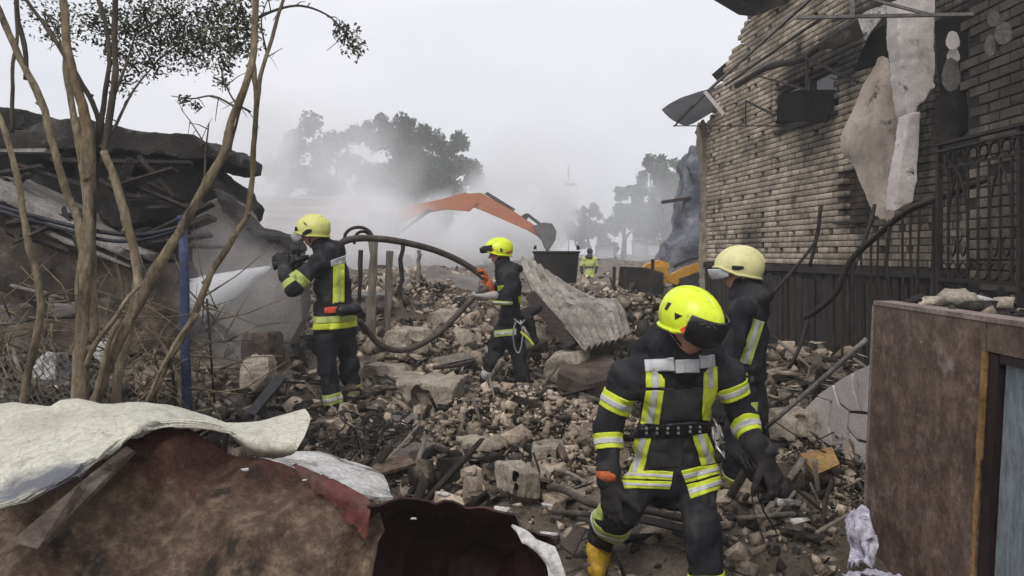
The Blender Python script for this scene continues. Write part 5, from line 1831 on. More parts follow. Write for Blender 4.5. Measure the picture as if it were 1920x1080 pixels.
def near_trees():
    b, d = M['bark'], M['dark_bark']
    Y = 4.4
    def s(pts, r0, r1, m=b, Y=Y, dy=0.0): return ([(x, y, Y + dy * i) for i, (x, y) in enumerate(pts)], r0, r1, m)
    near_tree('thin pale stem at far left bending outwards at the picture edge', P(45, 790, 4.3),
              [s([(40, 800), (48, 730), (66, 640), (78, 580), (70, 520), (50, 445), (35, 350), (14, 262), (-6, 205), (-30, 150)], .030, .020, Y=4.3)], [], 0, [([(74, 560, 4.3), (110, 545, 4.3), (160, 560, 4.3)], .006)], 3)
    near_tree('clump of several pale crooked trunks standing behind the white sheet at left', P(165, 790, Y),
              [s([(150, 800), (152, 700), (156, 600), (160, 500), (166, 420), (168, 330), (162, 240), (140, 160), (126, 80), (118, -20)], .055, .022),
               s([(160, 560), (148, 430), (118, 340), (96, 260), (76, 180), (42, 120), (12, 50), (-14, -10)], .034, .022, dy=.02),
               s([(175, 640), (172, 520), (165, 410), (156, 310), (140, 220), (126, 130), (122, 40), (114, -20)], .038, .020, dy=.03),
               s([(210, 790), (226, 690), (248, 590), (256, 500), (238, 410), (214, 330), (196, 280)], .036, .030, Y=4.35),
               s([(196, 300), (204, 220), (214, 150), (213, 70), (216, -20)], .026, .020, d, Y=4.4),
               s([(178, 380), (186, 260), (196, 180), (204, 110), (196, 40), (176, -20)], .022, .014, d, Y=4.5),
               s([(186, 300), (182, 215), (150, 150), (112, 88), (70, 30), (40, -15)], .021, .013, d, Y=4.5),
               s([(50, 150), (46, 90), (36, 40), (30, -20)], .020, .015, d, Y=4.5),
               s([(22, 250), (24, 150), (30, 60), (28, -20)], .017, .013, d, Y=5.2),
               s([(160, 690), (178, 650), (215, 600), (240, 555), (280, 520)], .020, .012, Y=4.3),
               s([(170, 790), (182, 720), (204, 650), (228, 600)], .022, .018, Y=4.2)],
              [(90, 30, 45, 4.8, .6), (120, 60, 30, 4.7, .5), (180, 40, 40, 4.9), (235, 60, 50, 5.0), (270, 25, 50, 5.0), (300, 80, 45, 5.2), (330, 30, 50, 5.2), (250, 120, 30, 5.1),
               (225, 160, 22, 5.0, .7), (370, 70, 40, 5.3), (290, 125, 24, 5.2, .7), (345, 95, 40, 5.3), (215, 100, 24, 5, .8)],
              5200, [([(210, 250, 4.5), (250, 170, 4.8), (300, 110, 5.1)], .010), ([(206, 200, 4.5), (240, 110, 4.9), (260, 40, 5)], .011), ([(300, 110, 5.1), (340, 80, 5.2), (380, 70, 5.3)], .007),
                     ([(128, 120, 4.4), (110, 70, 4.6), (90, 30, 4.7)], .008), ([(260, 60, 5), (310, 30, 5.1), (360, -10, 5.2)], .008)], 5)
    near_tree('leaning forked tree right of the blue post with long bare branches', P(235, 790, 4.3),
              [s([(170, 770), (205, 680), (238, 610), (284, 520), (330, 448), (368, 382), (402, 322), (424, 274), (436, 220), (460, 160), (474, 100), (478, 30), (482, -30)], .042, .022, Y=4.25),
               s([(284, 745), (330, 650), (372, 572), (398, 505), (448, 430), (466, 400), (474, 330), (478, 240), (480, 150), (470, 100)], .028, .018, Y=4.4),
               s([(480, 200), (496, 120), (514, 60), (536, -10)], .018, .012, Y=4.4),
               s([(372, 590), (330, 640), (300, 700), (270, 760)], .018, .012, Y=4.1),
               s([(430, 280), (452, 200), (470, 140)], .012, .008, d, Y=4.3),
               s([(250, 600), (300, 640), (332, 700), (342, 760)], .012, .010, Y=4.4)],
              [(395, 90, 38, 4.8), (430, 60, 35, 4.7), (450, 25, 40, 4.6), (400, 20, 40, 4.8), (465, 65, 28, 4.5), (345, 190, 12, 4.6, .6), (365, 198, 10, 4.6, .6), (415, 150, 20, 4.5, .6), (425, 120, 20, 4.5, .8), (440, 90, 22, 4.4), (650, 70, 24, 4.6, .9), (668, 90, 18, 4.6, .9), (640, 52, 14, 4.6, .6)],
              2300, [([(470, 40, 4.3), (520, 18, 4.4), (565, 11, 4.5), (610, 26, 4.6), (640, 52, 4.6), (655, 75, 4.6)], .009), ([(440, 200, 4.3), (400, 180, 4.5), (360, 185, 4.6), (322, 180, 4.7)], .007),
                     ([(384, 330, 4.4), (386, 280, 4.4), (392, 230, 4.4)], .008), ([(384, 270, 4.4), (362, 235, 4.5), (340, 205, 4.5)], .005), ([(470, 210, 4.3), (440, 190, 4.3), (420, 150, 4.4), (410, 110, 4.6)], .007), ([(496, 110, 4.4), (530, 90, 4.5)], .004),
                     ([(650, 70, 4.6), (690, 88, 4.6)], .004), ([(500, 100, 4.4), (490, 40, 4.4), (505, -10, 4.4)], .006), ([(440, 110, 4.4), (400, 70, 4.7), (390, 20, 4.8)], .008)], 9)
    # dead brushwood between the stems
    r = np.random.default_rng(31)
    mb = MB()
    for i in range(190):
        px, py = r.uniform(-20, 430), r.uniform(560, 775)
        a = P(px, py, r.uniform(4.5, 5.3))
        d = nrm((r.normal(), r.normal() * .5, r.normal() * .6 + .25)) * r.uniform(.15, .6)
        mb.tube([a, a + d * .5 + r.normal(size=3) * .03, a + d], [r.uniform(.003, .009), .004, .002], 4)
    n = 1500
    x, y = r.normal(-2.4, .9, n), r.normal(5.9, .5, n)
    sz = .02 * (.16 / .02) ** (r.uniform(0, 1, n) ** 2)
    scatter_mesh('charred_crumbs', np.stack([x, y, ground_z(x, y) + r.uniform(0, .12, n)], -1), sz, SHAPES, M['dark_rubble'], r)
    o = mb.build('brushwood', M['bark'], None, True)
    tag(o, kind='stuff')


near_trees()


def far_tree(label, base_px, Y, clumps, n, size, seed, name='tree', spread=1.0):
    r = np.random.default_rng(seed)
    c0 = P(base_px, 480, Y)
    c0[2] = float(ground_z(c0[0], c0[1], False))
    t = thing(name, c0, label, 'tree')
    cl = []
    mb = MB()
    top = np.array(c0)
    cs = []
    for (px, py, rp) in clumps:
        c = P(px, py, Y) + (0, r.uniform(-1, 1) * rp / F * Y * 1.4 * spread, 0)
        R_ = rp / F * Y
        cs.append((c, R_))
        for i in range(5):
            d = r.normal(size=3) * R_ * 0.55
            cl.append((c + d, R_ * r.uniform(.35, .6)))
    crown = np.mean([c for c, _ in cs], axis=0)
    trunk_top = c0 * 0.45 + crown * 0.55
    mb.tube([c0 - (0, 0, .3), c0 * .6 + trunk_top * .4 + (.2, 0, 0), trunk_top], [.38, .28, .2], 8)
    mb.build('trunk', M['far_bark'], t, True)
    mb = MB()
    for c, R_ in cs[::2]:
        mb.tube([trunk_top, (trunk_top + c) / 2 + r.normal(size=3) * .3, c], [.16, .09, .04], 5)
    mb.build('limbs', M['far_bark'], t, True)
    foliage('crown', cl, n, size, M['far_leaf'], t, r)


def far_trees():
    far_tree('large dark tree rising out of the smoke behind the excavator arm', 780, 52,
             [(726, 232, 24), (742, 255, 36), (775, 262, 36), (830, 262, 30), (812, 285, 40), (868, 312, 36), (888, 310, 20), (800, 325, 55), (740, 300, 48), (850, 345, 42), (780, 370, 55), (720, 350, 50), (830, 385, 40), (735, 395, 50)], 34000, .30, 3)
    far_tree('smoke veiled tree left of the large dark tree', 620, 56,
             [(560, 262, 34), (590, 255, 34), (640, 275, 38), (690, 265, 34), (560, 320, 44), (620, 325, 50), (680, 330, 50), (590, 380, 50), (660, 385, 50), (545, 380, 40)], 16000, .32, 5)
    far_tree('blue hazed tree nearest the brick house in the distance', 1245, 62, [(1216, 330, 22), (1246, 325, 26), (1272, 335, 24), (1226, 362, 36), (1264, 378, 34), (1238, 415, 40), (1290, 400, 26), (1200, 395, 26), (1250, 350, 40), (1230, 440, 40)], 16000, .34, 8)
    far_tree('low blue hazed tree left of the taller distant one', 1160, 66, [(1168, 372, 20), (1190, 360, 20), (1178, 400, 30), (1150, 420, 28), (1190, 435, 30), (1215, 440, 24)], 9000, .34, 9)
    far_tree('smallest hazy tree at the left of the distant row', 1105, 68, [(1098, 402, 18), (1120, 398, 18), (1085, 425, 20), (1112, 430, 26), (1075, 445, 16), (1130, 445, 20)], 7000, .34, 10)


far_trees()


# ------------------------------------------------------------------ far machines and buildings
def excavator():
    Y = 33.0
    t = thing('excavator', (P(700, 470, Y)[0], Y, 0.2), 'orange excavator with its raised arm reaching right, half lost in smoke', 'excavator')
    def part(nm, poly, m, w=0.5, y0=0.0, par=None):
        mb = MB()
        mb.prism([P(a, b, Y) + (0, y0 - w / 2, 0) for a, b in poly], (0, w, 0))
        return mb.build(nm, M[m], par or t)
    part('boom', [(716, 424), (730, 400), (772, 386), (830, 374), (872, 362), (888, 366), (896, 380), (880, 396), (836, 392), (786, 402), (752, 418), (738, 438)], 'orange_paint', .55)
    part('stick', [(876, 364), (902, 362), (922, 374), (962, 396), (1004, 424), (1016, 436), (1006, 442), (990, 432), (940, 410), (898, 392), (878, 386)], 'orange_paint', .42)
    part('stick_cylinder', [(908, 364), (914, 360), (966, 392), (962, 398)], 'machine_dark', .16)
    part('boom_cylinder', [(742, 444), (750, 440), (812, 396), (804, 392)], 'machine_dark', .16, -.4)
    part('linkage', [(976, 406), (986, 400), (992, 404), (982, 424), (974, 420)], 'machine_dark', .2)
    part('linkage', [(984, 402), (990, 400), (1014, 418), (1010, 422)], 'machine_dark', .2)
    part('bucket', [(1000, 424), (1018, 418), (1034, 420), (1042, 434), (1040, 450), (1032, 464), (1022, 466), (1016, 450), (1006, 440)], 'bucket_steel', 1.1)
    for k in range(4):
        part('bucket_tooth', [(1022, 464), (1032, 463), (1026, 474)], 'bucket_steel', .09, -0.45 + k * .3)
    part('engine_house', [(600, 470), (600, 420), (640, 412), (690, 418), (700, 470)], 'orange_paint', 2.2)
    cab = part('cab', [(700, 468), (700, 402), (738, 400), (750, 430), (750, 468)], 'machine_dark', 1.0, -.7)
    part('window', [(706, 440), (706, 408), (735, 406), (744, 432), (744, 440)], 'glass', 1.04, -.7, cab)
    for s in (-1, 1):
        part('track', [(590, 500), (586, 490), (592, 478), (760, 478), (768, 490), (760, 502), (600, 502)], 'machine_dark', .5, s * 1.1)


excavator()


def far_machine():
    Y = 16.0
    t = thing('yellow_digger', P(1275, 545, Y), 'yellow digger arm lying low beside the corner of the brick house', 'digger')
    def part(nm, poly, m, w=0.3, y0=0.0):
        mb = MB()
        mb.prism([P(a, b, Y) + (0, y0 - w / 2, 0) for a, b in poly], (0, w, 0))
        return mb.build(nm, M[m], t)
    part('arm', [(1252, 528), (1258, 514), (1280, 502), (1310, 492), (1345, 488), (1345, 500), (1312, 506), (1284, 518), (1266, 534)], 'yellow_paint', .3)
    part('arm', [(1205, 512), (1218, 496), (1244, 488), (1262, 494), (1262, 504), (1240, 502), (1224, 512), (1214, 522)], 'yellow_paint', .3, .5)
    part('hydraulic_hose', [(1262, 497), (1290, 484), (1322, 478), (1322, 483), (1290, 491), (1264, 503)], 'machine_dark', .1)
    part('bracket', [(1228, 500), (1250, 498), (1256, 520), (1246, 535), (1230, 528)], 'yellow_paint', .35, .2)
    part('body', [(1270, 522), (1300, 512), (1350, 508), (1350, 556), (1275, 556)], 'machine_dark', .8, .2)
    slab_piece('burnt_panel', [(1162, 500), (1208, 502), (1240, 512), (1240, 552), (1170, 548), (1158, 540)], 15.5, (0.1, 0.3, 0), M['char'], 'burnt dark panel standing left of the yellow digger', 'panel')
    for i, (x, y0, y1) in enumerate([(1150, 500, 552), (1222, 486, 552), (1172, 505, 552), (1205, 520, 560)]):
        mb = MB()
        mb.bar(P(x, y1, 15), P(x + 2, y0, 15), .06, .06, up=(0, 1, 0))
        o = mb.build('fence_post', M['dark_wood'], None)
        tag(o, ('leftmost thin burnt post beyond the corrugated sheet', 'tallest thin burnt post before the yellow digger', 'short burnt post before the dark burnt panel', 'low burnt post between panel and digger')[i], 'post')


far_machine()


def far_building():
    Y = 46.0
    t = thing('striped_building', P(610, 470, Y), 'low white and red building fading into the smoke at left', 'building')
    def q(nm, x0, y0, x1, y1, m, w=.3, y=0.0):
        mb = MB()
        mb.prism([P(a, b, Y) + (0, y, 0) for a, b in ((x0, y0), (x1, y0), (x1, y1), (x0, y1))], (0, w, 0))
        return mb.build(nm, M[m], t)
    q('wall', 470, 374, 712, 490, 'far_white', 5)
    q('roof', 464, 368, 718, 373.5, 'far_white', 5.4, -.2)
    for i in range(3): q('stripe', 500, 380 + i * 14, 625, 386 + i * 14, 'far_red', .06, -.06)
    q('window', 642, 377, 690, 404, 'far_red', .06, -.06)
    for x in (636, 692, 704): q('column', x, 374, x + 5, 480, 'far_white', .2, -.28)
    q('stripe', 560, 432, 690, 442, 'far_red', .06, -.06)
    mb = MB()
    t2 = thing('light_mast', P(1066, 470, 60), 'thin lattice mast faint in the haze above the bucket', 'mast')
    mb.bar(P(1066, 480, 60), P(1066, 312, 60), .07, .07, up=(0, 1, 0))
    mb.build('pole', M['bucket_steel'], t2)
    mb = MB()
    mb.bar(P(1056, 346, 60), P(1078, 346, 60), .2, .2)
    mb.build('lamp_bar', M['bucket_steel'], t2)
    rough('ruined_wall', [(1252, 500), (1256, 456), (1272, 448), (1286, 428), (1282, 376), (1294, 340), (1292, 300), (1306, 272), (1345, 256), (1345, 520), (1252, 520)], 19, 1.5, .07, M['blue_ruin'], .09, 1.6, None,
          'blue grey burnt wall stump behind the corner of the brick house', 'ruin', seed=71)
    slab_piece('timber_beam', [(1242, 376), (1242, 382), (1296, 374), (1296, 368)], 19, (0, .15, 0), M['dark_wood'], 'dark beam end sticking out of the blue grey burnt wall', 'beam')
    # low white houses and sheds at the edge of the cleared field
    for i, (x0, y0, x1, y1, Y2, lab) in enumerate([(1190, 452, 1212, 474, 60, 'small white shed far off before the hazy trees'), (1216, 456, 1236, 474, 58, 'second small white shed near the blue grey ruin'),
                                                  (1120, 462, 1150, 478, 55, 'low white wall far off left of the sheds')]):
        mb = MB()
        a, b = P(x0, y0, Y2), P(x1, y1 + 6, Y2)
        mb.prism([(a[0], Y2, a[2]), (b[0], Y2, a[2]), (b[0], Y2, b[2]), (a[0], Y2, b[2])], (0, 1.5, 0))
        t3 = thing('shed', (a[0], Y2, b[2]), lab, 'shed')
        mb.build('wall', M['far_white'], t3)
        mb = MB()
        mb.prism([(a[0] - .1, Y2 - .2, a[2] + .01), (b[0] + .1, Y2 - .2, a[2] + .01), ((a[0] + b[0]) / 2, Y2 - .2, a[2] + .3)], (0, 1.9, 0))
        mb.build('roof', M['concrete'], t3)


far_building()


# charred posts and timber behind the spraying firefighter
def posts():
    for i, (x0, y0, x1, y1, Y, w, m, lab) in enumerate([
            (702, 446, 694, 640, 9.2, .11, 'wood', 'thick grey weathered post just behind the spraying firefighter'),
            (732, 470, 726, 645, 9.4, .08, 'wood', 'second weathered post with a split face beside the thick post'),
            (756, 450, 750, 560, 10.4, .06, 'dark_wood', 'thin dark post under the hose arch'),
            (676, 470, 672, 620, 9.8, .06, 'dark_wood', 'thin dark post at the back of the spraying firefighter'),
            (786, 470, 784, 530, 12, .07, 'wood', 'short pale post farther back under the hose arch')]):
        a, b = P(x0, y0, Y), P(x1, y1, Y)
        mb = MB()
        n = 7
        rad = w / 2 * (1 + 0.18 * RNG.uniform(-1, 1, n))
        mb.tube([a + (b - a) * k / (n - 1) + RNG.normal(size=3) * .008 for k in range(n)], rad, 7, wob=.15)
        o = mb.build('wooden_post', M[m], None)
        tag(o, lab, 'post')
    mb = MB()
    a = np.linspace(0, math.pi * 1.1, 12)
    mb.tube([P(672 + 26 * math.cos(q), 446 - 20 * math.sin(q), 9.2) for q in a], .02, 6)
    mb.tube([P(680 + 16 * math.cos(q), 452 - 18 * math.sin(q), 9.25) for q in a], .018, 6)
    tag(mb.build('pipe_loop', M['iron'], None, True), 'bent iron loop on top of the grey posts', 'pipe')


posts()


# ------------------------------------------------------------------ blue post, cables, wire mesh
def fence():
    t = thing('wire_fence', P(345, 770, 4.55), 'rusted wire mesh fence on a blue pipe post at left', 'fence')
    mb = MB()
    mb.tube([P(352, 790, 4.55), P(347, 640, 4.55), P(346, 520, 4.56), P(342, 408, 4.57)], [.028, .027, .027, .026], 10)
    mb.build('post', M['blue_paint'], t, True)
    mb = MB()
    mb.tube([P(341, 412, 4.57), P(340, 404, 4.57)], [.03, .024], 10)
    mb.build('post_cap', M['blue_paint'], t, True)
    # diamond mesh, sagging, torn open before the trunks
    mb = MB()
    r = np.random.default_rng(4)
    p = 0.055
    a0, a1 = P(-60, 610, 4.7), P(140, 640, 4.75)
    W, H = np.linalg.norm(a1 - a0), 0.5
    ux = nrm(a1 - a0)
    for i in range(-int(H / p) - 1, int(W / p) + 1):
        for s in (1, -1):
            pts = []
            for k in range(int(H / p) * 2 + 1):
                h = k * p / 2
                x = i * p + (h if s > 0 else H - h) + 0.0
                if 0 <= x <= W:
                    pts.append(a0 + ux * x + (0, 0.03 * math.sin(x * 6) + .05 * math.sin(h * 5 + x * 2), -h + 0.02 * math.sin(x * 9)))
            if len(pts) > 1: mb.tube(pts, .0022, 4, caps=False)
    mb.build('wire_mesh', M['pale_iron'], t, True)
    for y, nm, lab in ((0, 'cable', 'upper dark cable sagging from the left edge to the blue post'), (9, 'cable', 'lower dark cable sagging just below the upper one')):
        mb = MB()
        mb.tube([P(-60, 372 + y, 4.4), P(30, 396 + y, 4.4), P(120, 420 + y * 1.1, 4.42), P(200, 436 + y * 1.6, 4.45), P(270, 440 + y, 4.5), P(344, 424 + y * .4, 4.535)], .013 if y == 0 else .011, 7, smooth_path=5)
        tag(mb.build(nm, M['cable'], None, True), lab, 'cable')
    for i, (a, b, r0, m, lab) in enumerate([((388, 560, 5.0), (402, 755, 5.0), .008, 'iron', 'thin dark rod standing right of the blue post'),
                                         ((318, 640, 4.9), (330, 768, 4.9), .010, 'dark_wood', 'thin stick standing left of the blue post'),
                                         ((120, 560, 5.0), (20, 535, 5.0), .012, 'wood', 'dry stick lying across the leftmost stem')]):
        mb = MB()
        mb.tube([P(*a), P(*b)], r0, 6)
        tag(mb.build('rod', M[m], None, True), lab, 'rod')


fence()


# ------------------------------------------------------------------ people
EYE_P = np.array((0, 0, EYE))


def frame(f, up=(0, 0, 1)):
    f = nrm(f)
    r = nrm(np.cross(f, up))
    u = np.cross(r, f)
    return f, r, u


def px_planes(quad):
    d = [nrm(P(x, y, 1.0) - EYE_P) for x, y in quad]
    c = np.mean(d, axis=0)
    out = []
    for i in range(len(d)):
        no = nrm(np.cross(d[i], d[(i + 1) % len(d)]))
        if no @ c > 0: no = -no
        out.append((tuple(EYE_P), tuple(no)))
    return out


def cloth_wrinkles(seed, amp=1.0):
    def w(X):
        s = X * np.array((1, 1, 0.75))
        a = 0.010 * (1 - 2 * np.abs(noise(s * 7.5 + 0.6 * noise(s * 3, seed)[:, None], seed)))
        b = 0.0055 * (1 - 2 * np.abs(noise(s * 17, seed + 3)))
        return amp * (1.75 * a + 1.6 * b + 0.002 * noise(X * 40, seed + 7))
    return w


class Person:
    def __init__(self, base, label, J, n, res, seed, skin=True, scale=1.0, group=None, waist=.175, mats=None, hood=None):
        self.J = {k: (P(*v) if len(v) == 3 else np.array(v[1:])) for k, v in J.items()}
        J = self.J
        self.t = thing('person', base, label, 'person', group)
        self.n = nrm(n)
        s = scale
        sd = SDF()
        self.side = nrm(np.cross(self.n, (0, 0, 1)))
        ne, ch, pe, hd = J['neck'], J['chest'], J['pelvis'], J['head']
        # 1 trunk, 2 skirt, 3/4 upper and fore arm a, 5/6 arm b, 7/8 leg a, 9/10 leg b, 11 head, 12 collar
        sd.rc(ne + (ch - ne) * .25, ch, .13 * s, .175 * s, .05, .72, self.n, 1)
        sd.rc(ch, pe, .180 * s, waist * s, .05, .74, self.n, 1)
        dn = nrm(pe - ch)
        sd.rc(pe - dn * .02, pe + dn * .12 * s, (waist + .012) * s, (waist + .034) * s, .04, .78, self.n, 2)
        for k, (a, i) in enumerate((('a', 3), ('b', 5))):
            sh, el, wr = J['sh' + a], J['el' + a], J['wr' + a]
            sd.rc(ne * .4 + ch * .6 + (sh - ch) * .25, sh, .115 * s, .092 * s, .05, 1, None, 1)
            sd.rc(sh, el, .084 * s, .071 * s, .035, 1, None, i)
            sd.rc(el, wr, .073 * s, .060 * s, .03, 1, None, i + 1)
        for a, i in (('a', 7), ('b', 9)):
            hp, kn, an = J['hip' + a], J['kn' + a], J['an' + a]
            sd.rc(hp, kn, .112 * s, .094 * s, .03, 1, None, i)
            sd.rc(kn, an, .095 * s, .088 * s, .03, 1, None, i + 1)
        f, r, u = frame(J['face'] if False else self.headdir(J, n))
        sd.rc(ne - (0, 0, .03), ne * .55 + hd * .45, .125 * s, .094 * s, .05, 1, None, 12)
        sd.rc(ne - self.n * .09 - self.side * .05, ne - self.n * .09 + self.side * .05, .085 * s, .085 * s, .05, 1, None, 12)
        for h in hood or ():
            sd.rc(P(*h[0]), P(*h[1]), h[2], h[3], .05, 1, None, 12)
        R = np.stack([r, f, u], 1)
        sd.rc(ne, hd, .058 * s, .06 * s, .02, 1, None, 11)
        sd.ell(hd + u * .01, R, np.array((.076, .096, .112)) * s, .02, 11)
        sd.ell(hd + f * .03 - u * .065, R, np.array((.055, .062, .055)) * s, .03, 11)      # jaw
        sd.rc(hd + f * .092 + u * .0, hd + f * .112 - u * .035, .011 * s, .016 * s, .012, 1, None, 11)  # nose
        sd.rc(hd + f * .088 - u * .072 - r * .02, hd + f * .088 - u * .072 + r * .02, .010 * s, .010 * s, .012, 1, None, 11)  # lips
        sd.rc(hd + f * .084 + u * .022 - r * .04, hd + f * .084 + u * .022 + r * .04, .012 * s, .012 * s, .015, 1, None, 11)  # brow
        for q in (-1, 1): sd.ell(hd + r * q * .078 * s - u * .012 - f * .012, R, np.array((.012, .022, .034)) * s, .01, 11)  # ears
        self.sd, self.fr, self.scale = sd, (f, r, u), s
        wr_ = cloth_wrinkles(seed)

        def wrk(X):
            d = np.linalg.norm(X - hd, axis=1)
            return wr_(X) * np.clip((d - .10) / .08, 0, 1)
        ms = mats or [M['suit'], M['skin']]
        self.o, self.V, self.Q = sdf_object('body', sd, res, ms, self.t, wrk, lambda c: (sd.owner(c) == 11).astype(int))
        self.c = self.V[self.Q].mean(1)
        self.own = sd.owner(self.c)
        fn = np.cross(self.V[self.Q[:, 2]] - self.V[self.Q[:, 0]], self.V[self.Q[:, 3]] - self.V[self.Q[:, 1]])
        self.fn = fn / (np.linalg.norm(fn, axis=1)[:, None] + 1e-12)
        self.front = ((EYE_P - self.c) * self.fn).sum(1) > 0
        # eyes
        if skin:
            for q in (-1, 1):
                mb = MB()
                mb.box(hd + f * .090 * s + r * q * .03 * s + u * .004, (.016, .008, .008), np.stack([r, f, u], 1))
                mb.build('eye', M['black_plastic'], self.t)

    @staticmethod
    def headdir(J, n):
        return J['fdir'] if 'fdir' in J else n

    def band(self, owners, a, b, t0, t1, m='hivis', off=.006, name='reflective_band', stripe=None):
        a, b = np.asarray(a), np.asarray(b)
        ax = nrm(b - a)
        L = np.linalg.norm(b - a)
        t = (self.c - a) @ ax / L
        sel = np.isin(self.own, owners) & (t > t0 - .25) & (t < t1 + .25)
        if len(owners) == 1 and owners[0] >= 3:      # a limb: round the bone, whatever joint the face belongs to
            q = self.c - (a + ax * (t * L)[:, None])
            near = (np.linalg.norm(q, axis=1) < (.108 if owners[0] < 7 else .135) * self.scale) & ((q * self.fn).sum(1) > 0)
            o_ = owners[0]
            fam = {3: (3, 4, 1), 4: (4, 3), 5: (5, 6, 1), 6: (6, 5), 7: (7, 8), 8: (8, 7), 9: (9, 10), 10: (10, 9)}[o_]
            sel = near & np.isin(self.own, fam) & (t > t0 - .25) & (t < t1 + .25)
        p0, p1 = a + ax * L * t0, a + ax * L * t1
        pl = [(tuple(p0), tuple(-ax)), (tuple(p1), tuple(ax))]
        o = patch(name, self.V, self.Q, sel, pl, off, M[m], self.t)
        if stripe and o is not None:
            w = (t1 - t0)
            c0, c1 = t0 + w * .34, t0 + w * .68
            q = patch('silver_stripe', self.V, self.Q, sel, [(tuple(a + ax * L * c0), tuple(-ax)), (tuple(a + ax * L * c1), tuple(ax))], off + .003, M[stripe], self.t)
        return o

    def mark(self, quad, m='hivis', owners=(1, 2), off=.006, name='reflective_stripe', stripe=None, along=0):
        """Cloth strip sewn on the side that faces the photographer; quad: outline in picture pixels."""
        sel = np.isin(self.own, owners) & self.front
        o = patch(name, self.V, self.Q, sel, px_planes(quad), off, M[m], self.t)
        if stripe and o is not None:
            q = [np.array(v, float) for v in quad]
            if along == 0:      # quad runs p0->p3 / p1->p2 lengthwise: narrow the side between p0,p1
                q2 = [q[0] + (q[1] - q[0]) * .33, q[0] + (q[1] - q[0]) * .68, q[3] + (q[2] - q[3]) * .68, q[3] + (q[2] - q[3]) * .33]
            else:
                q2 = [q[0] + (q[3] - q[0]) * .33, q[1] + (q[2] - q[1]) * .33, q[1] + (q[2] - q[1]) * .68, q[0] + (q[3] - q[0]) * .68]
            patch('silver_stripe', self.V, self.Q, sel, px_planes(q2), off + .003, M[stripe], self.t)
        return o

    def glove(self, wr, d, palm, m='glove', curl=.6, thumb=1, s=1.0, cuff=None):
        d = nrm(d)
        palm = nrm(palm - d * (np.asarray(palm) @ d))
        sv = np.cross(d, palm) * thumb
        wr = np.asarray(wr, float)
        sd = SDF()
        s *= 1.08
        sd.rc(wr - d * .05, wr + d * .02 * s, .052 * s, .040 * s, .02, .8, palm)
        kn = []
        for k, o_ in enumerate((.034, .012, -.011, -.033)):
            q = wr + d * (.098 - .006 * abs(k - 1)) * s + sv * o_ * s
            kn.append(q)
            sd.rc(wr + d * .02 * s + sv * o_ * .6 * s, q, .020 * s, .0155 * s, .015)
        for k, (q, ln) in enumerate(zip(kn, (.074, .083, .077, .060))):
            p, a = q, curl * .5
            rr = .0125 * s
            for seg, fr in enumerate((.45, .31, .24)):
                dd = nrm(d * math.cos(a) + palm * math.sin(a) + sv * (.06 * (1.5 - k)))
                e = p + dd * ln * fr * s
                sd.rc(p, e, rr, rr * .93, .006)
                p, rr = e, rr * .93
                a += curl
        b = wr + d * .03 * s + sv * .034 * s
        p = b
        a = .2
        for ln, rr in ((.042, .0155), (.034, .0135), (.026, .0120)):
            dd = nrm(d * (.62 + .2 * a) + sv * (.75 - .7 * a) + palm * (.35 + .4 * a))
            e = p + dd * ln * s
            sd.rc(p, e, rr * s, rr * .92 * s, .008)
            p = e
            a += curl * .45
        o, V, Q = sdf_object('glove', sd, .0048 if s < 1.6 else .006, M[m], self.t)
        if cuff:
            mb = MB()
            mb.tube([wr - d * .055, wr - d * .035, wr - d * .01], [.058, .061, .056], 14)
            mb.build('cuff', M[cuff], o, True)
        return o

    def boot(self, an, toe, m='boot', s=1.0, shaft=.10):
        an, toe = np.asarray(an, float), np.asarray(toe, float)
        d = toe - an
        dn = nrm(d * (1, 1, 0.35))
        sd = SDF()
        sole = an - (0, 0, .085)
        sd.rc(an + (0, 0, shaft), an - (0, 0, .02), .068 * s, .062 * s, .02)
        sd.rc(an - dn * .035 - (0, 0, .045), an + dn * .05 - (0, 0, .045), .052 * s, .055 * s, .03)
        sd.rc(an + dn * .05 - (0, 0, .05), an + dn * .165 - (0, 0, .055), .055 * s, .048 * s, .03)
        o, V, Q = sdf_object('boot', sd, .008, M[m], self.t)
        sd = SDF()
        sd.rc(an - dn * .045 - (0, 0, .098), an + dn * .17 - (0, 0, .100), .054 * s, .052 * s, .01, .32, np.array((0, 0, 1.0)))
        sdf_object('sole', sd, .009, M['black_plastic'], o)
        return o

    def helmet(self, m, visor=None, style=0, tilt=0.0):
        f, r, u = self.fr
        s = self.scale * 1.0
        c = self.J['head'] + u * .028
        R = np.stack([r, f, u], 1)
        res = .006
        g = np.arange(-.23, .231, res)
        X = np.stack(np.meshgrid(g, g, g, indexing='ij'), -1)
        x, y, z = X[..., 0], X[..., 1], X[..., 2]
        def el(a, b, c_, oy=0, oz=0): return (np.sqrt((x / a) ** 2 + ((y - oy) / b) ** 2 + ((z - oz) / c_) ** 2) - 1) * min(a, b, c_)
        low = np.where(y > 0, -.065 + .52 * np.clip(y - .015, 0, 1) , -.065 + .25 * y * 1.0)
        low = np.minimum(low, .0)
        D = el(.128, .162, .135)
        ridge = np.maximum(el(.145, .170, .146), np.abs(x) - .022)           # comb along the crown
        D = np.minimum(D, np.maximum(ridge, -z + .02))
        brim = np.maximum(el(.139, .182, .15), np.abs(z - low - .008) - .007)
        D = np.minimum(D, brim)
        D = np.maximum(D, low - z)
        D = np.maximum(D, -el(.116, .148, .122))
        # side recess where the visor pivots sit
        V, Q = surface_net(D, np.array((-.23,) * 3), res)
        self.HV = V @ R.T * s + c
        self.HQ = Q
        h = np_mesh('helmet', self.HV, Q, M[m], self.t, True)
        try: h.data.set_sharp_from_angle(angle=math.radians(45))
        except Exception: pass
        self.hc, self.HR, self.h, self.hs = c, R, h, s
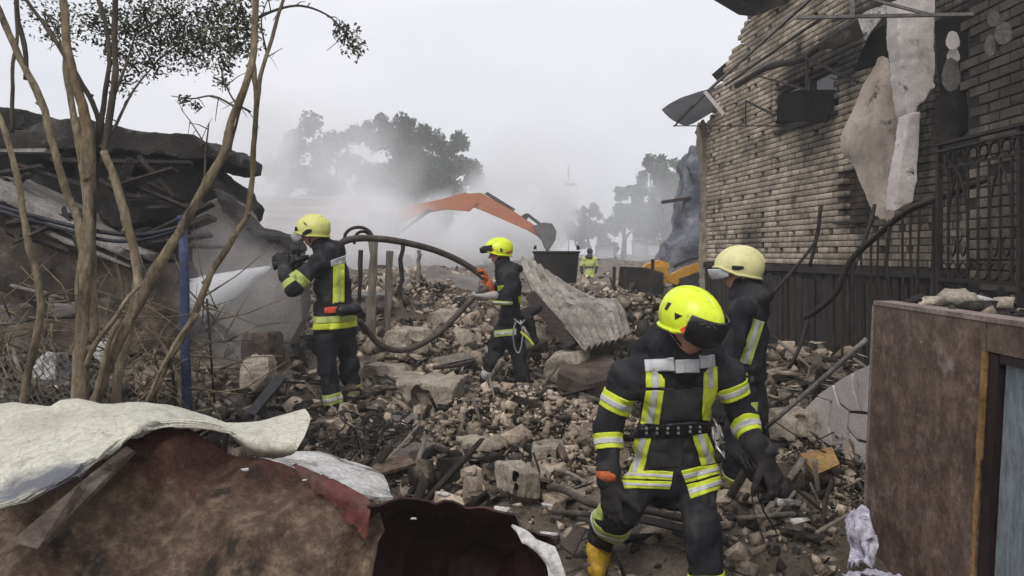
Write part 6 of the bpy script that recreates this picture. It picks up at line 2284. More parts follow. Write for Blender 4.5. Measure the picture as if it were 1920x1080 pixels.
        if visor:
            kind, vm = visor
            if kind == 'down': z0, z1, y0, a, b, cz = -.075, .062, .070, .143, .188, .165
            elif kind == 'peak': z0, z1, y0, a, b, cz = -.075, -.005, .075, .118, .215, .16
            else: z0, z1, y0, a, b, cz = -.01, .075, .075, .126, .196, .17
            D = np.maximum(el(a, b, cz), -el(a - .009, b - .009, cz - .009))
            D = np.maximum(np.maximum(D, y0 - y), np.maximum(z0 - z + .3 * np.clip(.12 - y, 0, 1), z - z1))
            V, Q = surface_net(D, np.array((-.23,) * 3), res)
            sdv = V @ R.T * s + c
            np_mesh('visor', sdv, Q, M[vm], self.t, True)
        # chin strap
        mb = MB()
        hd = self.J['head']
        for q in (-1, 1):
            mb.tube([c + r * q * .112 - u * .06, hd + r * q * .07 - u * .07 + f * .02, hd - u * .122 + f * .055], .0065, 5)
        mb.build('chin_strap', M['black_plastic'], self.t)
        return h

    def decal(self, name, pts, side, m, off=.004):
        """Print or vent on the helmet side: outline in the helmet's own (forward, up) plane."""
        R, c = self.HR, self.hc
        L = (self.HV - c) @ R / self.hs
        lc = L[self.HQ].mean(1)
        n = np.cross(L[self.HQ[:, 2]] - L[self.HQ[:, 0]], L[self.HQ[:, 3]] - L[self.HQ[:, 1]])
        sel = (lc[:, 0] * side > .02) & (n[:, 0] * side > 0) & (np.linalg.norm(lc / (.12, .152, .127), axis=1) > .99)
        pl = []
        k = len(pts)
        pm = np.mean(pts, axis=0)
        for i in range(k):
            a, b = np.array(pts[i]), np.array(pts[(i + 1) % k])
            e = b - a
            no = np.array((e[1], -e[0]))
            if no @ (pm - a) > 0: no = -no
            co = c + R @ np.array((0, a[0], a[1])) * self.hs
            pl.append((tuple(co), tuple(R @ np.array((0, no[0], no[1])))))
        return patch(name, self.HV, self.HQ, sel, pl, off, M[m], self.t)


def gear(t, parts):
    for nm, poly, Y, off, m in parts:
        mb = MB()
        mb.prism([P(a, b, Y) for a, b in poly], off)
        mb.build(nm, M[m], t)


def front_man():
    J = dict(head=(1292, 607, 3.50), neck=(1277, 668, 3.62), chest=(1270, 735, 3.70), pelvis=(1263, 845, 3.80),
             sha=(1178, 712, 3.72), ela=(1136, 808, 3.74), wra=(1143, 896, 3.66),
             shb=(1366, 706, 3.70), elb=(1398, 788, 3.70), wrb=(1426, 848, 3.60),
             hipa=(1222, 890, 3.82), kna=(1166, 950, 3.72), ana=(1130, 1010, 4.05),
             hipb=(1304, 890, 3.80), knb=(1318, 1000, 3.66), anb=(1330, 1150, 3.62))
    J['fdir'] = ('v', .62, -.68, -.40)
    p = Person((1.0, 3.75, -0.1), 'firefighter in dark suit and bright lime helmet walking towards the camera with head bowed', J, (0.0, -1, -.12), .0085, 3, scale=.955, waist=.180, hood=[((1200, 662, 3.80), (1250, 622, 3.74), .075, .085), ((1255, 655, 3.70), (1320, 660, 3.66), .09, .085)])
    t = p.t
    p.helmet('helmet_lime', ('down', 'visor'))
    for sgn in (1, -1):
        p.decal('red_mark', [(.082, .028), (.040, -.030), (.070, -.032)], sgn, 'red_print', .004)
        p.decal('vent', [(-.012, .030), (.030, .034), (.004, .002)], sgn, 'black_plastic', .003)
        p.decal('helmet_number', [(-.075, .050), (-.055, .054), (-.060, .016), (-.078, .014)], sgn, 'suit_grey', .003)
    J = p.J
    p.mark([(1208, 674), (1262, 672), (1264, 696), (1210, 697)], 'silver', (1, 3, 12), .009, 'silver_stripe')
    p.mark([(1266, 676), (1311, 674), (1312, 699), (1267, 700)], 'silver', (1, 12), .009, 'silver_stripe')
    p.mark([(1313, 668), (1340, 665), (1342, 688), (1315, 691)], 'silver', (1, 5, 12), .009, 'silver_stripe')
    p.mark([(1211, 690), (1246, 690), (1246, 727), (1211, 727)], 'hivis', (1, 3), .006, stripe='silver')
    p.mark([(1211, 733), (1245, 733), (1235, 796), (1200, 794)], 'hivis', (1, 3, 2), .006, stripe='silver')
    p.mark([(1322, 690), (1345, 688), (1346, 728), (1332, 790), (1318, 788)], 'hivis', (1, 5, 2), .006)
    p.mark([(1328, 690), (1338, 690), (1338, 726), (1329, 728)], 'silver', (1, 5), .008, 'silver_stripe')
    p.band([3], J['sha'], J['ela'], .30, .60, 'hivis', stripe='silver')
    p.band([4], J['ela'], J['wra'], .08, .40, 'hivis', stripe='silver')
    p.band([5], J['shb'], J['elb'], .16, .46, 'hivis', stripe='silver')
    p.band([6], J['elb'], J['wrb'], .02, .42, 'hivis', stripe='silver')
    p.mark([(1192, 816), (1222, 818), (1204, 886), (1172, 882)], 'hivis', (1, 2, 7), .007, stripe='silver')
    p.mark([(1300, 818), (1326, 812), (1348, 866), (1316, 874)], 'hivis', (1, 2, 9), .007, stripe='silver')
    for q in ([(1166, 880), (1262, 886), (1260, 901), (1166, 895)], [(1166, 899), (1260, 904), (1256, 918), (1170, 914)],
              [(1278, 884), (1352, 868), (1356, 886), (1286, 906)], [(1288, 910), (1358, 890), (1360, 914), (1294, 934)]):
        p.mark(q, 'hivis', (2, 7, 9, 1), .008, stripe='silver', along=1)
    p.band([8], J['kna'], J['ana'], .34, .62, 'hivis_dull', stripe='silver')
    p.mark([(1118, 925), (1136, 930), (1128, 976), (1110, 972)], 'hivis_dull', (7, 8), .007)
    p.band([10], J['knb'], J['anb'], .48, .66, 'hivis', stripe='silver')
    # pockets and grey jacket front, waist belt with rivets
    p.mark([(1240, 728), (1318, 728), (1312, 788), (1236, 790)], 'suit_grey', (1,), .005, 'chest_pocket')
    p.mark([(1226, 822), (1292, 822), (1276, 876), (1216, 878)], 'suit_grey', (1, 2), .005, 'hip_pocket')
    dn = nrm(J['pelvis'] - J['chest'])
    o = p.mark([(1188, 800), (1266, 796), (1346, 786), (1346, 806), (1266, 820), (1188, 822)], 'black_plastic', (1, 2), .014, 'belt')
    for i, x in enumerate((1212, 1232, 1252, 1272, 1294, 1312)):
        for dy in (-4, 5):
            mb = MB()
            c0 = P(x, 807 + dy - (3 if i > 3 else 0), 3.60)
            mb.box(c0 + (0, .0, 0), (.010, .012, .010), jit=.001)
            mb.build('rivet', M['steel'], o or t)
    mb = MB()
    mb.tube([P(1338, 786, 3.55), P(1345, 800, 3.52), P(1352, 824, 3.52), P(1346, 838, 3.53), P(1338, 822, 3.54), P(1336, 800, 3.55)], .006, 6)
    mb.tube([P(1342, 835, 3.52), P(1362, 862, 3.5), P(1356, 845, 3.5)], .005, 6)
    mb.build('carabiner', M['steel'], t, True)
    p.glove(J['wra'] + (0, 0, -.02), (.06, -.16, -1), (.55, .5, -.1), 'glove', .45, 1, 1.15, 'orange_cloth')
    p.glove(J['wrb'] + (.005, -.01, -.015), (.42, -.25, -.9), (-.5, .6, -.2), 'glove', .75, -1, 1.15)
    p.boot(P(1122, 1028, 4.06), P(1118, 1050, 3.85), 'boot_yellow', .95, -.01)
    p.boot(P(1332, 1160, 3.6), P(1330, 1180, 3.4), 'boot')
    # dark bag of straps held in the hand at the right
    b = thing('strap_bag', P(1440, 930, 3.62), 'dark bundle of straps held by the firefighter in the lime helmet', 'bag')
    sd = SDF()
    r = np.random.default_rng(3)
    c = P(1436, 890, 3.60)
    sd.rc(P(1400, 872, 3.66), P(1462, 915, 3.62), .035, .045, .03)
    sd.rc(P(1425, 880, 3.60), P(1470, 905, 3.66), .03, .03, .02)
    sdf_object('bundle', sd, .009, M['glove'], b, lambda X: .012 * fbm(X * 14, 3, 3))
    mb = MB()
    for k in range(5):
        a = P(1385 + 10 * k, 845 + 6 * k, 3.6)
        mb.tube([a, P(1400 + 12 * k, 880 + 4 * k, 3.56), P(1430 + 9 * k, 910 + 5 * k, 3.58), P(1440 + 6 * k, 930, 3.6)], .006, 5, smooth_path=3)
    mb.build('strap', M['black_plastic'], b, True)
    mb = MB()
    mb.tube([P(1354, 836, 3.52), P(1376, 862, 3.54), P(1402, 880, 3.6)], .007, 5, smooth_path=3)
    mb.build('strap', M['black_plastic'], b, True)
    return p


def middle_man():
    Y = 8.4
    J = dict(head=(936, 474, Y), neck=(948, 506, Y), chest=(957, 540, Y), pelvis=(957, 604, Y),
             sha=(962, 524, 8.20), ela=(950, 562, 8.10), wra=(917, 556, 8.12),
             shb=(948, 524, 8.58), elb=(926, 552, 8.5), wrb=(915, 530, 8.35),
             hipa=(944, 626, 8.40), kna=(922, 676, 8.42), ana=(912, 712, 8.52),
             hipb=(968, 626, 8.42), knb=(976, 690, 8.32), anb=(985, 744, 8.25))
    J['fdir'] = ('v', -1, -.12, -.16)
    p = Person((0.0, 8.4, 0.05), 'firefighter in dark suit and lime helmet walking left with the hose on his hands', J, (-1, -.2, -.05), .0105, 7, scale=.94, waist=.165)
    J = p.J
    p.helmet('helmet_lime', ('up', 'black_plastic'))
    p.decal('vent', [(-.03, .012), (.0, .02), (-.002, -.02), (-.02, -.026)], -1, 'black_plastic', .004)
    p.decal('red_mark', [(.06, .025), (.12, .03), (.07, .005)], -1, 'red_print', .004)
    p.decal('red_mark', [(-.13, -.02), (-.06, -.035), (-.06, -.05), (-.13, -.045)], -1, 'red_print', .004)
    mb = MB()
    f, r, u = p.fr
    mb.tube([p.hc + f * .15 + u * .03 - r * .03, p.hc + f * .20 + u * .03 - r * .03], [.026, .03], 10)
    mb.build('helmet_lamp', M['black_plastic'], p.t, True)
    p.mark([(931, 537), (944, 535), (946, 557), (933, 559)], 'hivis', (1, 3), .007)
    p.mark([(916, 563), (962, 566), (962, 573), (916, 571)], 'hivis_dull', (1, 3, 4), .007, stripe='silver', along=1)
    p.mark([(972, 556), (990, 553), (992, 577), (985, 582), (974, 568)], 'hivis', (1, 3), .007)
    p.mark([(926, 620), (968, 616), (968, 628), (927, 632)], 'hivis_dull', (1, 2, 7, 9), .008, stripe='silver', along=1)
    p.band([8], J['kna'], J['ana'], .45, .85, 'silver')
    p.band([10], J['knb'], J['anb'], .58, .76, 'silver')
    p.band([10], J['knb'], J['anb'], .78, .96, 'hivis_dull')
    dn = nrm(J['pelvis'] - J['chest'])
    p.band([1, 2], J['pelvis'] - dn * .04, J['pelvis'] + dn * .06, 0, .5, 'black_plastic', .014, 'belt')
    t = p.t
    mb = MB()
    mb.tube([P(968, 600, 8.12), P(962, 625, 8.1), P(966, 655, 8.1), P(974, 660, 8.1), P(980, 630, 8.1), P(976, 600, 8.12)], .009, 6, smooth_path=4)
    mb.tube([P(964, 598, 8.12), P(976, 608, 8.08), P(984, 600, 8.1)], .011, 6)
    mb.build('carabiner', M['steel'], t, True)
    mb = MB()
    mb.tube([P(976, 622, 8.1), P(990, 634, 8.1), P(1000, 646, 8.1)], .011, 5)
    mb.build('yellow_strap', M['hivis'], t)
    sd = SDF()
    sd.rc(P(984, 588, 8.25), P(1008, 578, 8.3), .06, .05, .02)
    sd.rc(P(990, 598, 8.25), P(1004, 640, 8.3), .055, .035, .02)
    sdf_object('belt_bag', sd, .012, M['glove'], t, lambda X: .01 * fbm(X * 12, 3, 5))
    p.glove(J['wra'], (-.8, .25, -.1), (.1, .5, .8), 'glove_grey', .5, 1, 1.1)
    p.glove(J['wrb'], (-.35, -.2, .9), (-.8, -.3, -.2), 'orange_cloth', .6, 1, 1.05)
    p.boot(J['ana'] - (0, 0, .06), J['ana'] + (-.2, -.02, -.1), 'boot')
    p.boot(J['anb'] - (0, 0, .05), J['anb'] + (-.2, -.08, -.1), 'boot')


def nozzle_man():
    Y = 7.2
    J = dict(head=(588, 437, 7.15), neck=(611, 472, 7.2), chest=(624, 520, 7.2), pelvis=(626, 590, 7.2),
             sha=(594, 496, 7.0), ela=(550, 542, 6.92), wra=(534, 508, 7.0),
             shb=(606, 492, 7.42), elb=(562, 520, 7.45), wrb=(548, 494, 7.22),
             hipa=(612, 622, 7.1), kna=(614, 694, 7.06), ana=(626, 762, 7.05),
             hipb=(642, 620, 7.30), knb=(654, 682, 7.32), anb=(660, 744, 7.34))
    J['fdir'] = ('v', -1, .15, -.2)
    p = Person((-1.6, 7.2, 0.1), 'firefighter with scuffed yellow helmet aiming a water nozzle at the burnt slab', J, (-.8, .55, -.05), .0105, 11, scale=1.0, waist=.19)
    J = p.J
    p.helmet('helmet_yellow', ('peak', 'silver'))
    p.decal('emblem', [(-.035, -.03), (.055, -.05), (.058, -.022), (.0, .004), (-.04, -.005)], -1, 'black_plastic', .005)
    p.decal('emblem', [(-.01, .03), (.02, .05), (.035, .085), (.01, .06)], -1, 'suit_grey', .003)
    p.decal('emblem', [(.095, .01), (.15, .02), (.15, .055), (.11, .05)], -1, 'black_plastic', .005)
    p.band([3], J['sha'], J['ela'], .52, .78, 'hivis_dull')
    p.band([4], J['ela'], J['wra'], .12, .42, 'hivis_dull')
    p.mark([(625, 499), (646, 493), (646, 569), (624, 571)], 'hivis', (1, 3), .007)
    p.mark([(632, 500), (639, 498), (639, 567), (631, 568)], 'hivis_dull', (1, 3), .009, 'silver_stripe')
    p.mark([(621, 488), (664, 475), (666, 486), (622, 500)], 'silver', (1, 3, 12), .010, 'silver_stripe')
    p.mark([(664, 490), (670, 490), (672, 560), (666, 562)], 'hivis_dull', (1,), .007)
    dn = nrm(J['pelvis'] - J['chest'])
    pe = J['pelvis']
    p.band([1, 2, 7, 9], pe, pe + dn * .1, .02, .58, 'hivis_dull', .008)
    p.band([1, 2, 7, 9], pe, pe + dn * .1, .62, 1.15, 'hivis', .008)
    p.band([8], J['kna'], J['ana'], .64, .92, 'hivis_dull', stripe='silver')
    p.band([10], J['knb'], J['anb'], .62, .92, 'hivis_dull', stripe='silver')
    p.mark([(608, 577), (636, 574), (637, 586), (608, 588)], 'red_print', (1, 2), .012, 'red_tag')
    t = p.t
    sd = SDF()
    sd.rc(P(640, 582, 7.0), P(668, 580, 7.05), .05, .05, .02)
    sd.rc(P(662, 576, 7.05), P(678, 590, 7.1), .045, .035, .02)
    sdf_object('belt_bag', sd, .011, M['black_plastic'], t, lambda X: .008 * fbm(X * 12, 3, 5))
    p.glove(J['wra'], (-.25, .2, 1), (-.2, .9, .1), 'glove', .7, -1, 1.15)
    p.glove(J['wrb'], (-.8, -.3, .35), (0, -.8, -.5), 'glove', .8, 1, 1.15)
    p.boot(P(626, 768, 7.05), P(600, 785, 7.0))
    p.boot(P(660, 752, 7.34), P(640, 765, 7.3))
    z = thing('hose_nozzle', P(545, 500, 7.1), 'black pistol grip nozzle in the hands of the spraying firefighter', 'nozzle')
    mb = MB()
    mb.tube([P(580, 482, 7.12), P(556, 488, 7.1), P(540, 492, 7.08), P(524, 496, 7.06), P(512, 499, 7.05)], [.024, .032, .026, .034, .042], 12)
    mb.build('barrel', M['black_plastic'], z, True)
    mb = MB()
    mb.tube([P(560, 486, 7.1), P(560, 470, 7.1), P(558, 458, 7.1)], [.014, .016, .02], 8)
    mb.build('handle', M['black_plastic'], z, True)
    mb = MB()
    mb.tube([P(552, 490, 7.1), P(556, 512, 7.08)], [.018, .02], 8)
    mb.build('grip', M['black_plastic'], z, True)


def wall_man():
    Y = 5.2
    J = dict(head=(1388, 508, Y), neck=(1402, 552, Y), chest=(1402, 622, Y), pelvis=(1396, 742, 5.22),
             sha=(1392, 582, 5.0), ela=(1368, 668, 4.96), wra=(1352, 742, 4.92),
             shb=(1420, 580, 5.42), elb=(1404, 670, 5.46), wrb=(1372, 735, 5.4),
             hipa=(1384, 775, 5.14), kna=(1380, 850, 5.08), ana=(1384, 915, 5.15),
             hipb=(1414, 775, 5.32), knb=(1420, 845, 5.32), anb=(1424, 905, 5.4))
    J['fdir'] = ('v', -1, .28, -.06)
    p = Person((1.52, 5.2, 0.05), 'firefighter with cream helmet seen from behind beside the brick wall', J, (-.86, .5, 0), .0095, 19, scale=.97, waist=.172)
    J = p.J
    p.helmet('helmet_cream', ('peak', 'silver'))
    p.decal('emblem', [(-.02, .005), (.05, .012), (.055, -.012), (.01, -.022), (-.025, -.012)], -1, 'black_plastic', .004)
    p.mark([(1414, 598), (1434, 604), (1408, 684), (1386, 680)], 'hivis_dull', (1, 2, 3, 5, 6), .008, stripe='silver')
    p.mark([(1432, 580), (1458, 590), (1456, 606), (1434, 604)], 'suit_grey', (1, 5), .008, 'back_patch')
    p.mark([(1391, 702), (1402, 700), (1406, 732), (1398, 736)], 'hivis_dull', (1, 2), .007)
    p.mark([(1404, 756), (1422, 754), (1420, 772), (1404, 774)], 'hivis_dull', (1, 2, 9, 7), .008)
    p.band([8], J['kna'], J['ana'], .55, .85, 'hivis_dull')
    p.band([10], J['knb'], J['anb'], .55, .85, 'hivis_dull')
    dn = nrm(J['pelvis'] - J['chest'])
    p.band([1, 2], J['chest'], J['pelvis'], .62, .72, 'black_plastic', .012, 'belt')
    p.glove(J['wra'], (-.3, -.2, -1), (.2, 1, 0), 'glove', .6, 1, 1.1)
    p.glove(J['wrb'], (-.4, 0, -1), (.2, -1, 0), 'glove', .6, -1, 1.1)
    p.boot(J['ana'] - (0, 0, .05), J['ana'] + (-.2, .05, -.1))
    p.boot(J['anb'] - (0, 0, .05), J['anb'] + (-.2, .05, -.1))


def far_man():
    Y = 26.0
    J = dict(head=(1106, 474, Y), neck=(1105, 482, Y), chest=(1105, 494, Y), pelvis=(1105, 514, Y),
             sha=(1095, 486, Y), ela=(1090, 500, Y), wra=(1092, 512, Y), shb=(1115, 486, Y), elb=(1119, 500, Y), wrb=(1117, 512, Y),
             hipa=(1101, 518, Y), kna=(1100, 532, Y), ana=(1099, 546, Y), hipb=(1109, 518, Y), knb=(1110, 532, Y), anb=(1111, 546, Y))
    J['fdir'] = ('v', .3, 1, 0)
    p = Person(P(1105, 552, Y), 'distant worker in a yellow high visibility vest standing among the ruins', J, (.2, 1, 0), .02, 23, skin=False, scale=.84, waist=.165)
    sel = np.isin(p.own, (1, 2, 3, 5))
    patch('vest', p.V, p.Q, sel, [((0, 0, p.J['neck'][2] + .02), (0, 0, 1)), ((0, 0, p.J['pelvis'][2] - .12), (0, 0, -1))], .010, M['hivis_dull'], p.t)
    p.band([1], p.J['chest'], p.J['pelvis'], .25, .45, 'suit_grey', .018, 'vest_band')
    f, r, u = p.fr
    sd = SDF()
    sd.ell(p.J['head'] + u * .05, np.stack([r, f, u], 1), np.array((.10, .125, .10)))
    sdf_object('hair', sd, .02, M['glove'], p.t)
    p.boot(p.J['ana'] - (0, 0, .06), p.J['ana'] + (.05, .2, -.1))
    p.boot(p.J['anb'] - (0, 0, .06), p.J['anb'] + (.05, .2, -.1))


front_man()
middle_man()
nozzle_man()
wall_man()
far_man()


# ------------------------------------------------------------------ torn sheets in the foreground
def foreground():
    rows = [[(-60, 790, 2.95), (60, 778, 2.95), (140, 766, 2.95), (215, 776, 3.0), (300, 776, 3.0), (400, 792, 3.0), (490, 806, 3.0), (572, 800, 2.9)],
            [(-60, 768, 2.66), (60, 764, 2.66), (135, 753, 2.68), (215, 770, 2.72), (300, 764, 2.76), (400, 781, 2.76), (490, 795, 2.76), (572, 774, 2.74)],
            [(-60, 870, 2.3), (60, 858, 2.3), (150, 825, 2.35), (228, 800, 2.45), (296, 783, 2.55), (400, 790, 2.6), (480, 806, 2.62), (582, 790, 2.66)],
            [(-60, 955, 2.05), (45, 930, 2.06), (150, 880, 2.16), (232, 826, 2.34), (292, 796, 2.46), (400, 800, 2.5), (478, 832, 2.52), (560, 838, 2.52)],
            [(-60, 972, 2.08), (50, 946, 2.10), (155, 892, 2.22), (238, 836, 2.42), (300, 802, 2.52), (400, 806, 2.58), (470, 846, 2.6), (535, 848, 2.6)]]
    G = loft([[P(*q) for q in r] for r in rows], 26, 16)
    o = sheet('white_membrane', G, 0.006, M['white_sheet'], None, 0.014, 3.8, 3, ragged=.006, creases=7, crease_amp=.014)
    tag(o, 'creased dirty white roofing sheet curling across the lower left foreground', 'roof sheet')
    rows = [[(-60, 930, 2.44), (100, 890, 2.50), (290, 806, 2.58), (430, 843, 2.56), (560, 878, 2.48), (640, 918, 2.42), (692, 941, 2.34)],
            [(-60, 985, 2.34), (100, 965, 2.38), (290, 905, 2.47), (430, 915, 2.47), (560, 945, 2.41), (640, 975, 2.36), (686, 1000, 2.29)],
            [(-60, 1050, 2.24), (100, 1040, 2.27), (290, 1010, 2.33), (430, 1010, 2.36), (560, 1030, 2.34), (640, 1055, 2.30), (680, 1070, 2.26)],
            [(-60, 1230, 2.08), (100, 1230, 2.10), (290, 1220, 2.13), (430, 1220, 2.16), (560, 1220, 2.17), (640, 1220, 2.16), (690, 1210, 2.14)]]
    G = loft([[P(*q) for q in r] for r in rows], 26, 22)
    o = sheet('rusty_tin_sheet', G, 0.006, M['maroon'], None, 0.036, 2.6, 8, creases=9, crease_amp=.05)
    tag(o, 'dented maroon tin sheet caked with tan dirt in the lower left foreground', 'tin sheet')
    rows = [[(552, 868, 2.50), (600, 886, 2.47), (640, 908, 2.44), (694, 936, 2.36)],
            [(566, 892, 2.47), (605, 905, 2.44), (648, 934, 2.39), (696, 962, 2.31)],
            [(590, 916, 2.44), (628, 942, 2.40), (652, 972, 2.36), (688, 1012, 2.27)]]
    G = loft([[P(*q) for q in r] for r in rows], 8, 8)
    o = sheet('red_tin_flap', G + np.array((0, -.02, .004)), 0.005, M['red_sheet'], None, 0.014, 6, 18, ragged=.008)
    tag(o, 'small bent flap of red tin at the right end of the maroon tin sheet', 'tin sheet')
    rows = [[(688, 944, 2.30), (790, 946, 2.42), (880, 958, 2.48), (960, 990, 2.46), (1034, 1020, 2.40)],
            [(682, 985, 2.36), (790, 990, 2.62), (880, 1010, 2.72), (960, 1030, 2.64), (1036, 1050, 2.44)],
            [(684, 1030, 2.36), (790, 1050, 2.70), (880, 1060, 2.80), (960, 1070, 2.70), (1036, 1085, 2.44)],
            [(690, 1200, 2.26), (790, 1200, 2.5), (880, 1200, 2.6), (960, 1200, 2.55), (1036, 1200, 2.4)]]
    G = loft([[P(*q) for q in r] for r in rows], 30, 20)
    o = sheet('folded_tin_sheet', G, 0.006, M['dark_maroon'], None, 0.026, 2.6, 12, creases=7, crease_amp=.018)
    tag(o, 'dark maroon tin sheet folded upright in the bottom foreground', 'tin sheet')
    rows = [[(958, 986, 2.44), (985, 996, 2.43), (1010, 1010, 2.40), (1040, 1022, 2.38)],
            [(975, 1004, 2.40), (1003, 1018, 2.38), (1030, 1042, 2.36), (1052, 1050, 2.35)],
            [(1026, 1050, 2.37), (1036, 1070, 2.36), (1046, 1080, 2.35), (1062, 1085, 2.34)],
            [(1030, 1180, 2.34), (1040, 1180, 2.33), (1056, 1180, 2.33), (1070, 1180, 2.33)]]
    G = loft([[P(*q) for q in r] for r in rows], 5, 6)
    o = sheet('white_trim', G + np.array((0, -.02, 0)), 0.008, M['white_flake'], None, 0.006, 6, 15)
    tag(o, 'white painted edge strip along the right of the folded maroon tin', 'trim')
    rows = [[(486, 858, 3.3), (540, 852, 3.4), (610, 856, 3.5), (680, 878, 3.55), (712, 900, 3.5)],
            [(510, 868, 3.1), (560, 868, 3.2), (620, 880, 3.25), (690, 905, 3.3), (726, 922, 3.3)],
            [(560, 892, 2.9), (600, 905, 2.95), (640, 925, 3.0), (700, 938, 3.05), (736, 938, 3.1)]]
    G = loft([[P(*q) for q in r] for r in rows], 8, 8)
    o = sheet('peeling_board', G, 0.012, M['white_flake'], None, 0.012, 5, 21)
    tag(o, 'peeling white board with black flaking lying between the tin sheet and the rubble', 'board')
    for (px, py, Y, w, lab) in ((916, 937 - 255, 2.3, 0, ''),):
        pass
    labs = ['white chip lying on the maroon tin sheet under the white roofing sheet', 'white chip beside the red tin flap', 'white chip on the dark folded tin']
    for (px, py, Y, s), lab in zip(((458, 881, 2.46, .018), (571, 900, 2.42, .010), (775, 972, 2.42, .012)), labs):
        V, T = fine_chunk(int(px), (1, .4, .35))
        o = np_mesh('plaster_chip', V * s * 1.6 + P(px, py, Y), T, M['white_flake'])
        tag(o, lab, 'chip')
    # purlin under the white sheet
    o = slab_piece('wooden_strip', [(20, 1015, 1.95), (150, 905, 2.14), (236, 836, 2.36), (250, 845, 2.36), (190, 905, 2.16), (70, 1030, 1.95)], 0, (.0, .02, -.01), M['brown_slab'],
                   'weathered wooden strip beneath the front edge of the white roofing sheet', 'strip')


foreground()


# ------------------------------------------------------------------ hoses
def hoses():
    t = thing('fire_hose', P(780, 600, 8.0), 'thick dark fire hose arching between the two firefighters and looping to the ground', 'hose')
    mb = MB()
    mb.tube([P(600, 488, 7.3), P(622, 470, 7.45), P(652, 450, 7.55), (P(700, 447, 7.7)), P(760, 455, 7.9), P(820, 471, 8.1), P(870, 494, 8.25), P(906, 520, 8.32), P(918, 540, 8.3)], .033, 10, smooth_path=8)
    mb.build('hose_arch', M['hose'], t, True)
    mb = MB()
    mb.tube([P(918, 538, 8.3), P(890, 556, 8.2), P(856, 592, 8.1), P(820, 626, 8.0), P(780, 650, 7.9), P(745, 657, 7.8), P(712, 646, 7.7), P(690, 622, 7.6), P(672, 600, 7.5)], .030, 10, smooth_path=8)
    mb.build('hose_loop', M['hose'], t, True)
    mb = MB()
    for f in (.25, .55, .8): pass
    mb.tube([P(911, 524, 8.32), P(921, 548, 8.3)], [.046, .046], 12)
    mb.build('hose_coupling', M['orange_cloth'], t, True)
    t2 = None
    def g(px, py, Y, dz=.035):
        p = P(px, py, Y)
        return p
    for pts, r0, lab in (([(862, 787, 6.9), (900, 781, 6.9), (960, 776, 6.85), (1030, 774, 6.8), (1110, 778, 6.7), (1200, 790, 6.6)], .026, 'dark hose lying level across the pale rubble behind the nearest firefighter'),
                         ([(1000, 700, 8.0), (1040, 716, 7.8), (1080, 736, 7.5), (1120, 750, 7.2), (1180, 770, 7.0)], .022, 'dark hose running down from the walking firefighter to the nearest firefighter'),
                         ([(812, 690, 8.2), (850, 686, 8.3), (890, 676, 8.5)], .02, 'short dark hose end behind the rounded boulder'),
                         ([(1000, 905, 4.9), (1060, 920, 4.6), (1110, 945, 4.4), (1200, 955, 4.3), (1290, 975, 4.2)], .02, 'dark hose half buried in front of the heap and behind the yellow boot')):
        mb = MB()
        mb.tube([g(*q) for q in pts], r0, 9, smooth_path=7)
        o = mb.build('fire_hose', M['hose'], None, True)
        tag(o, lab, 'hose')


hoses()


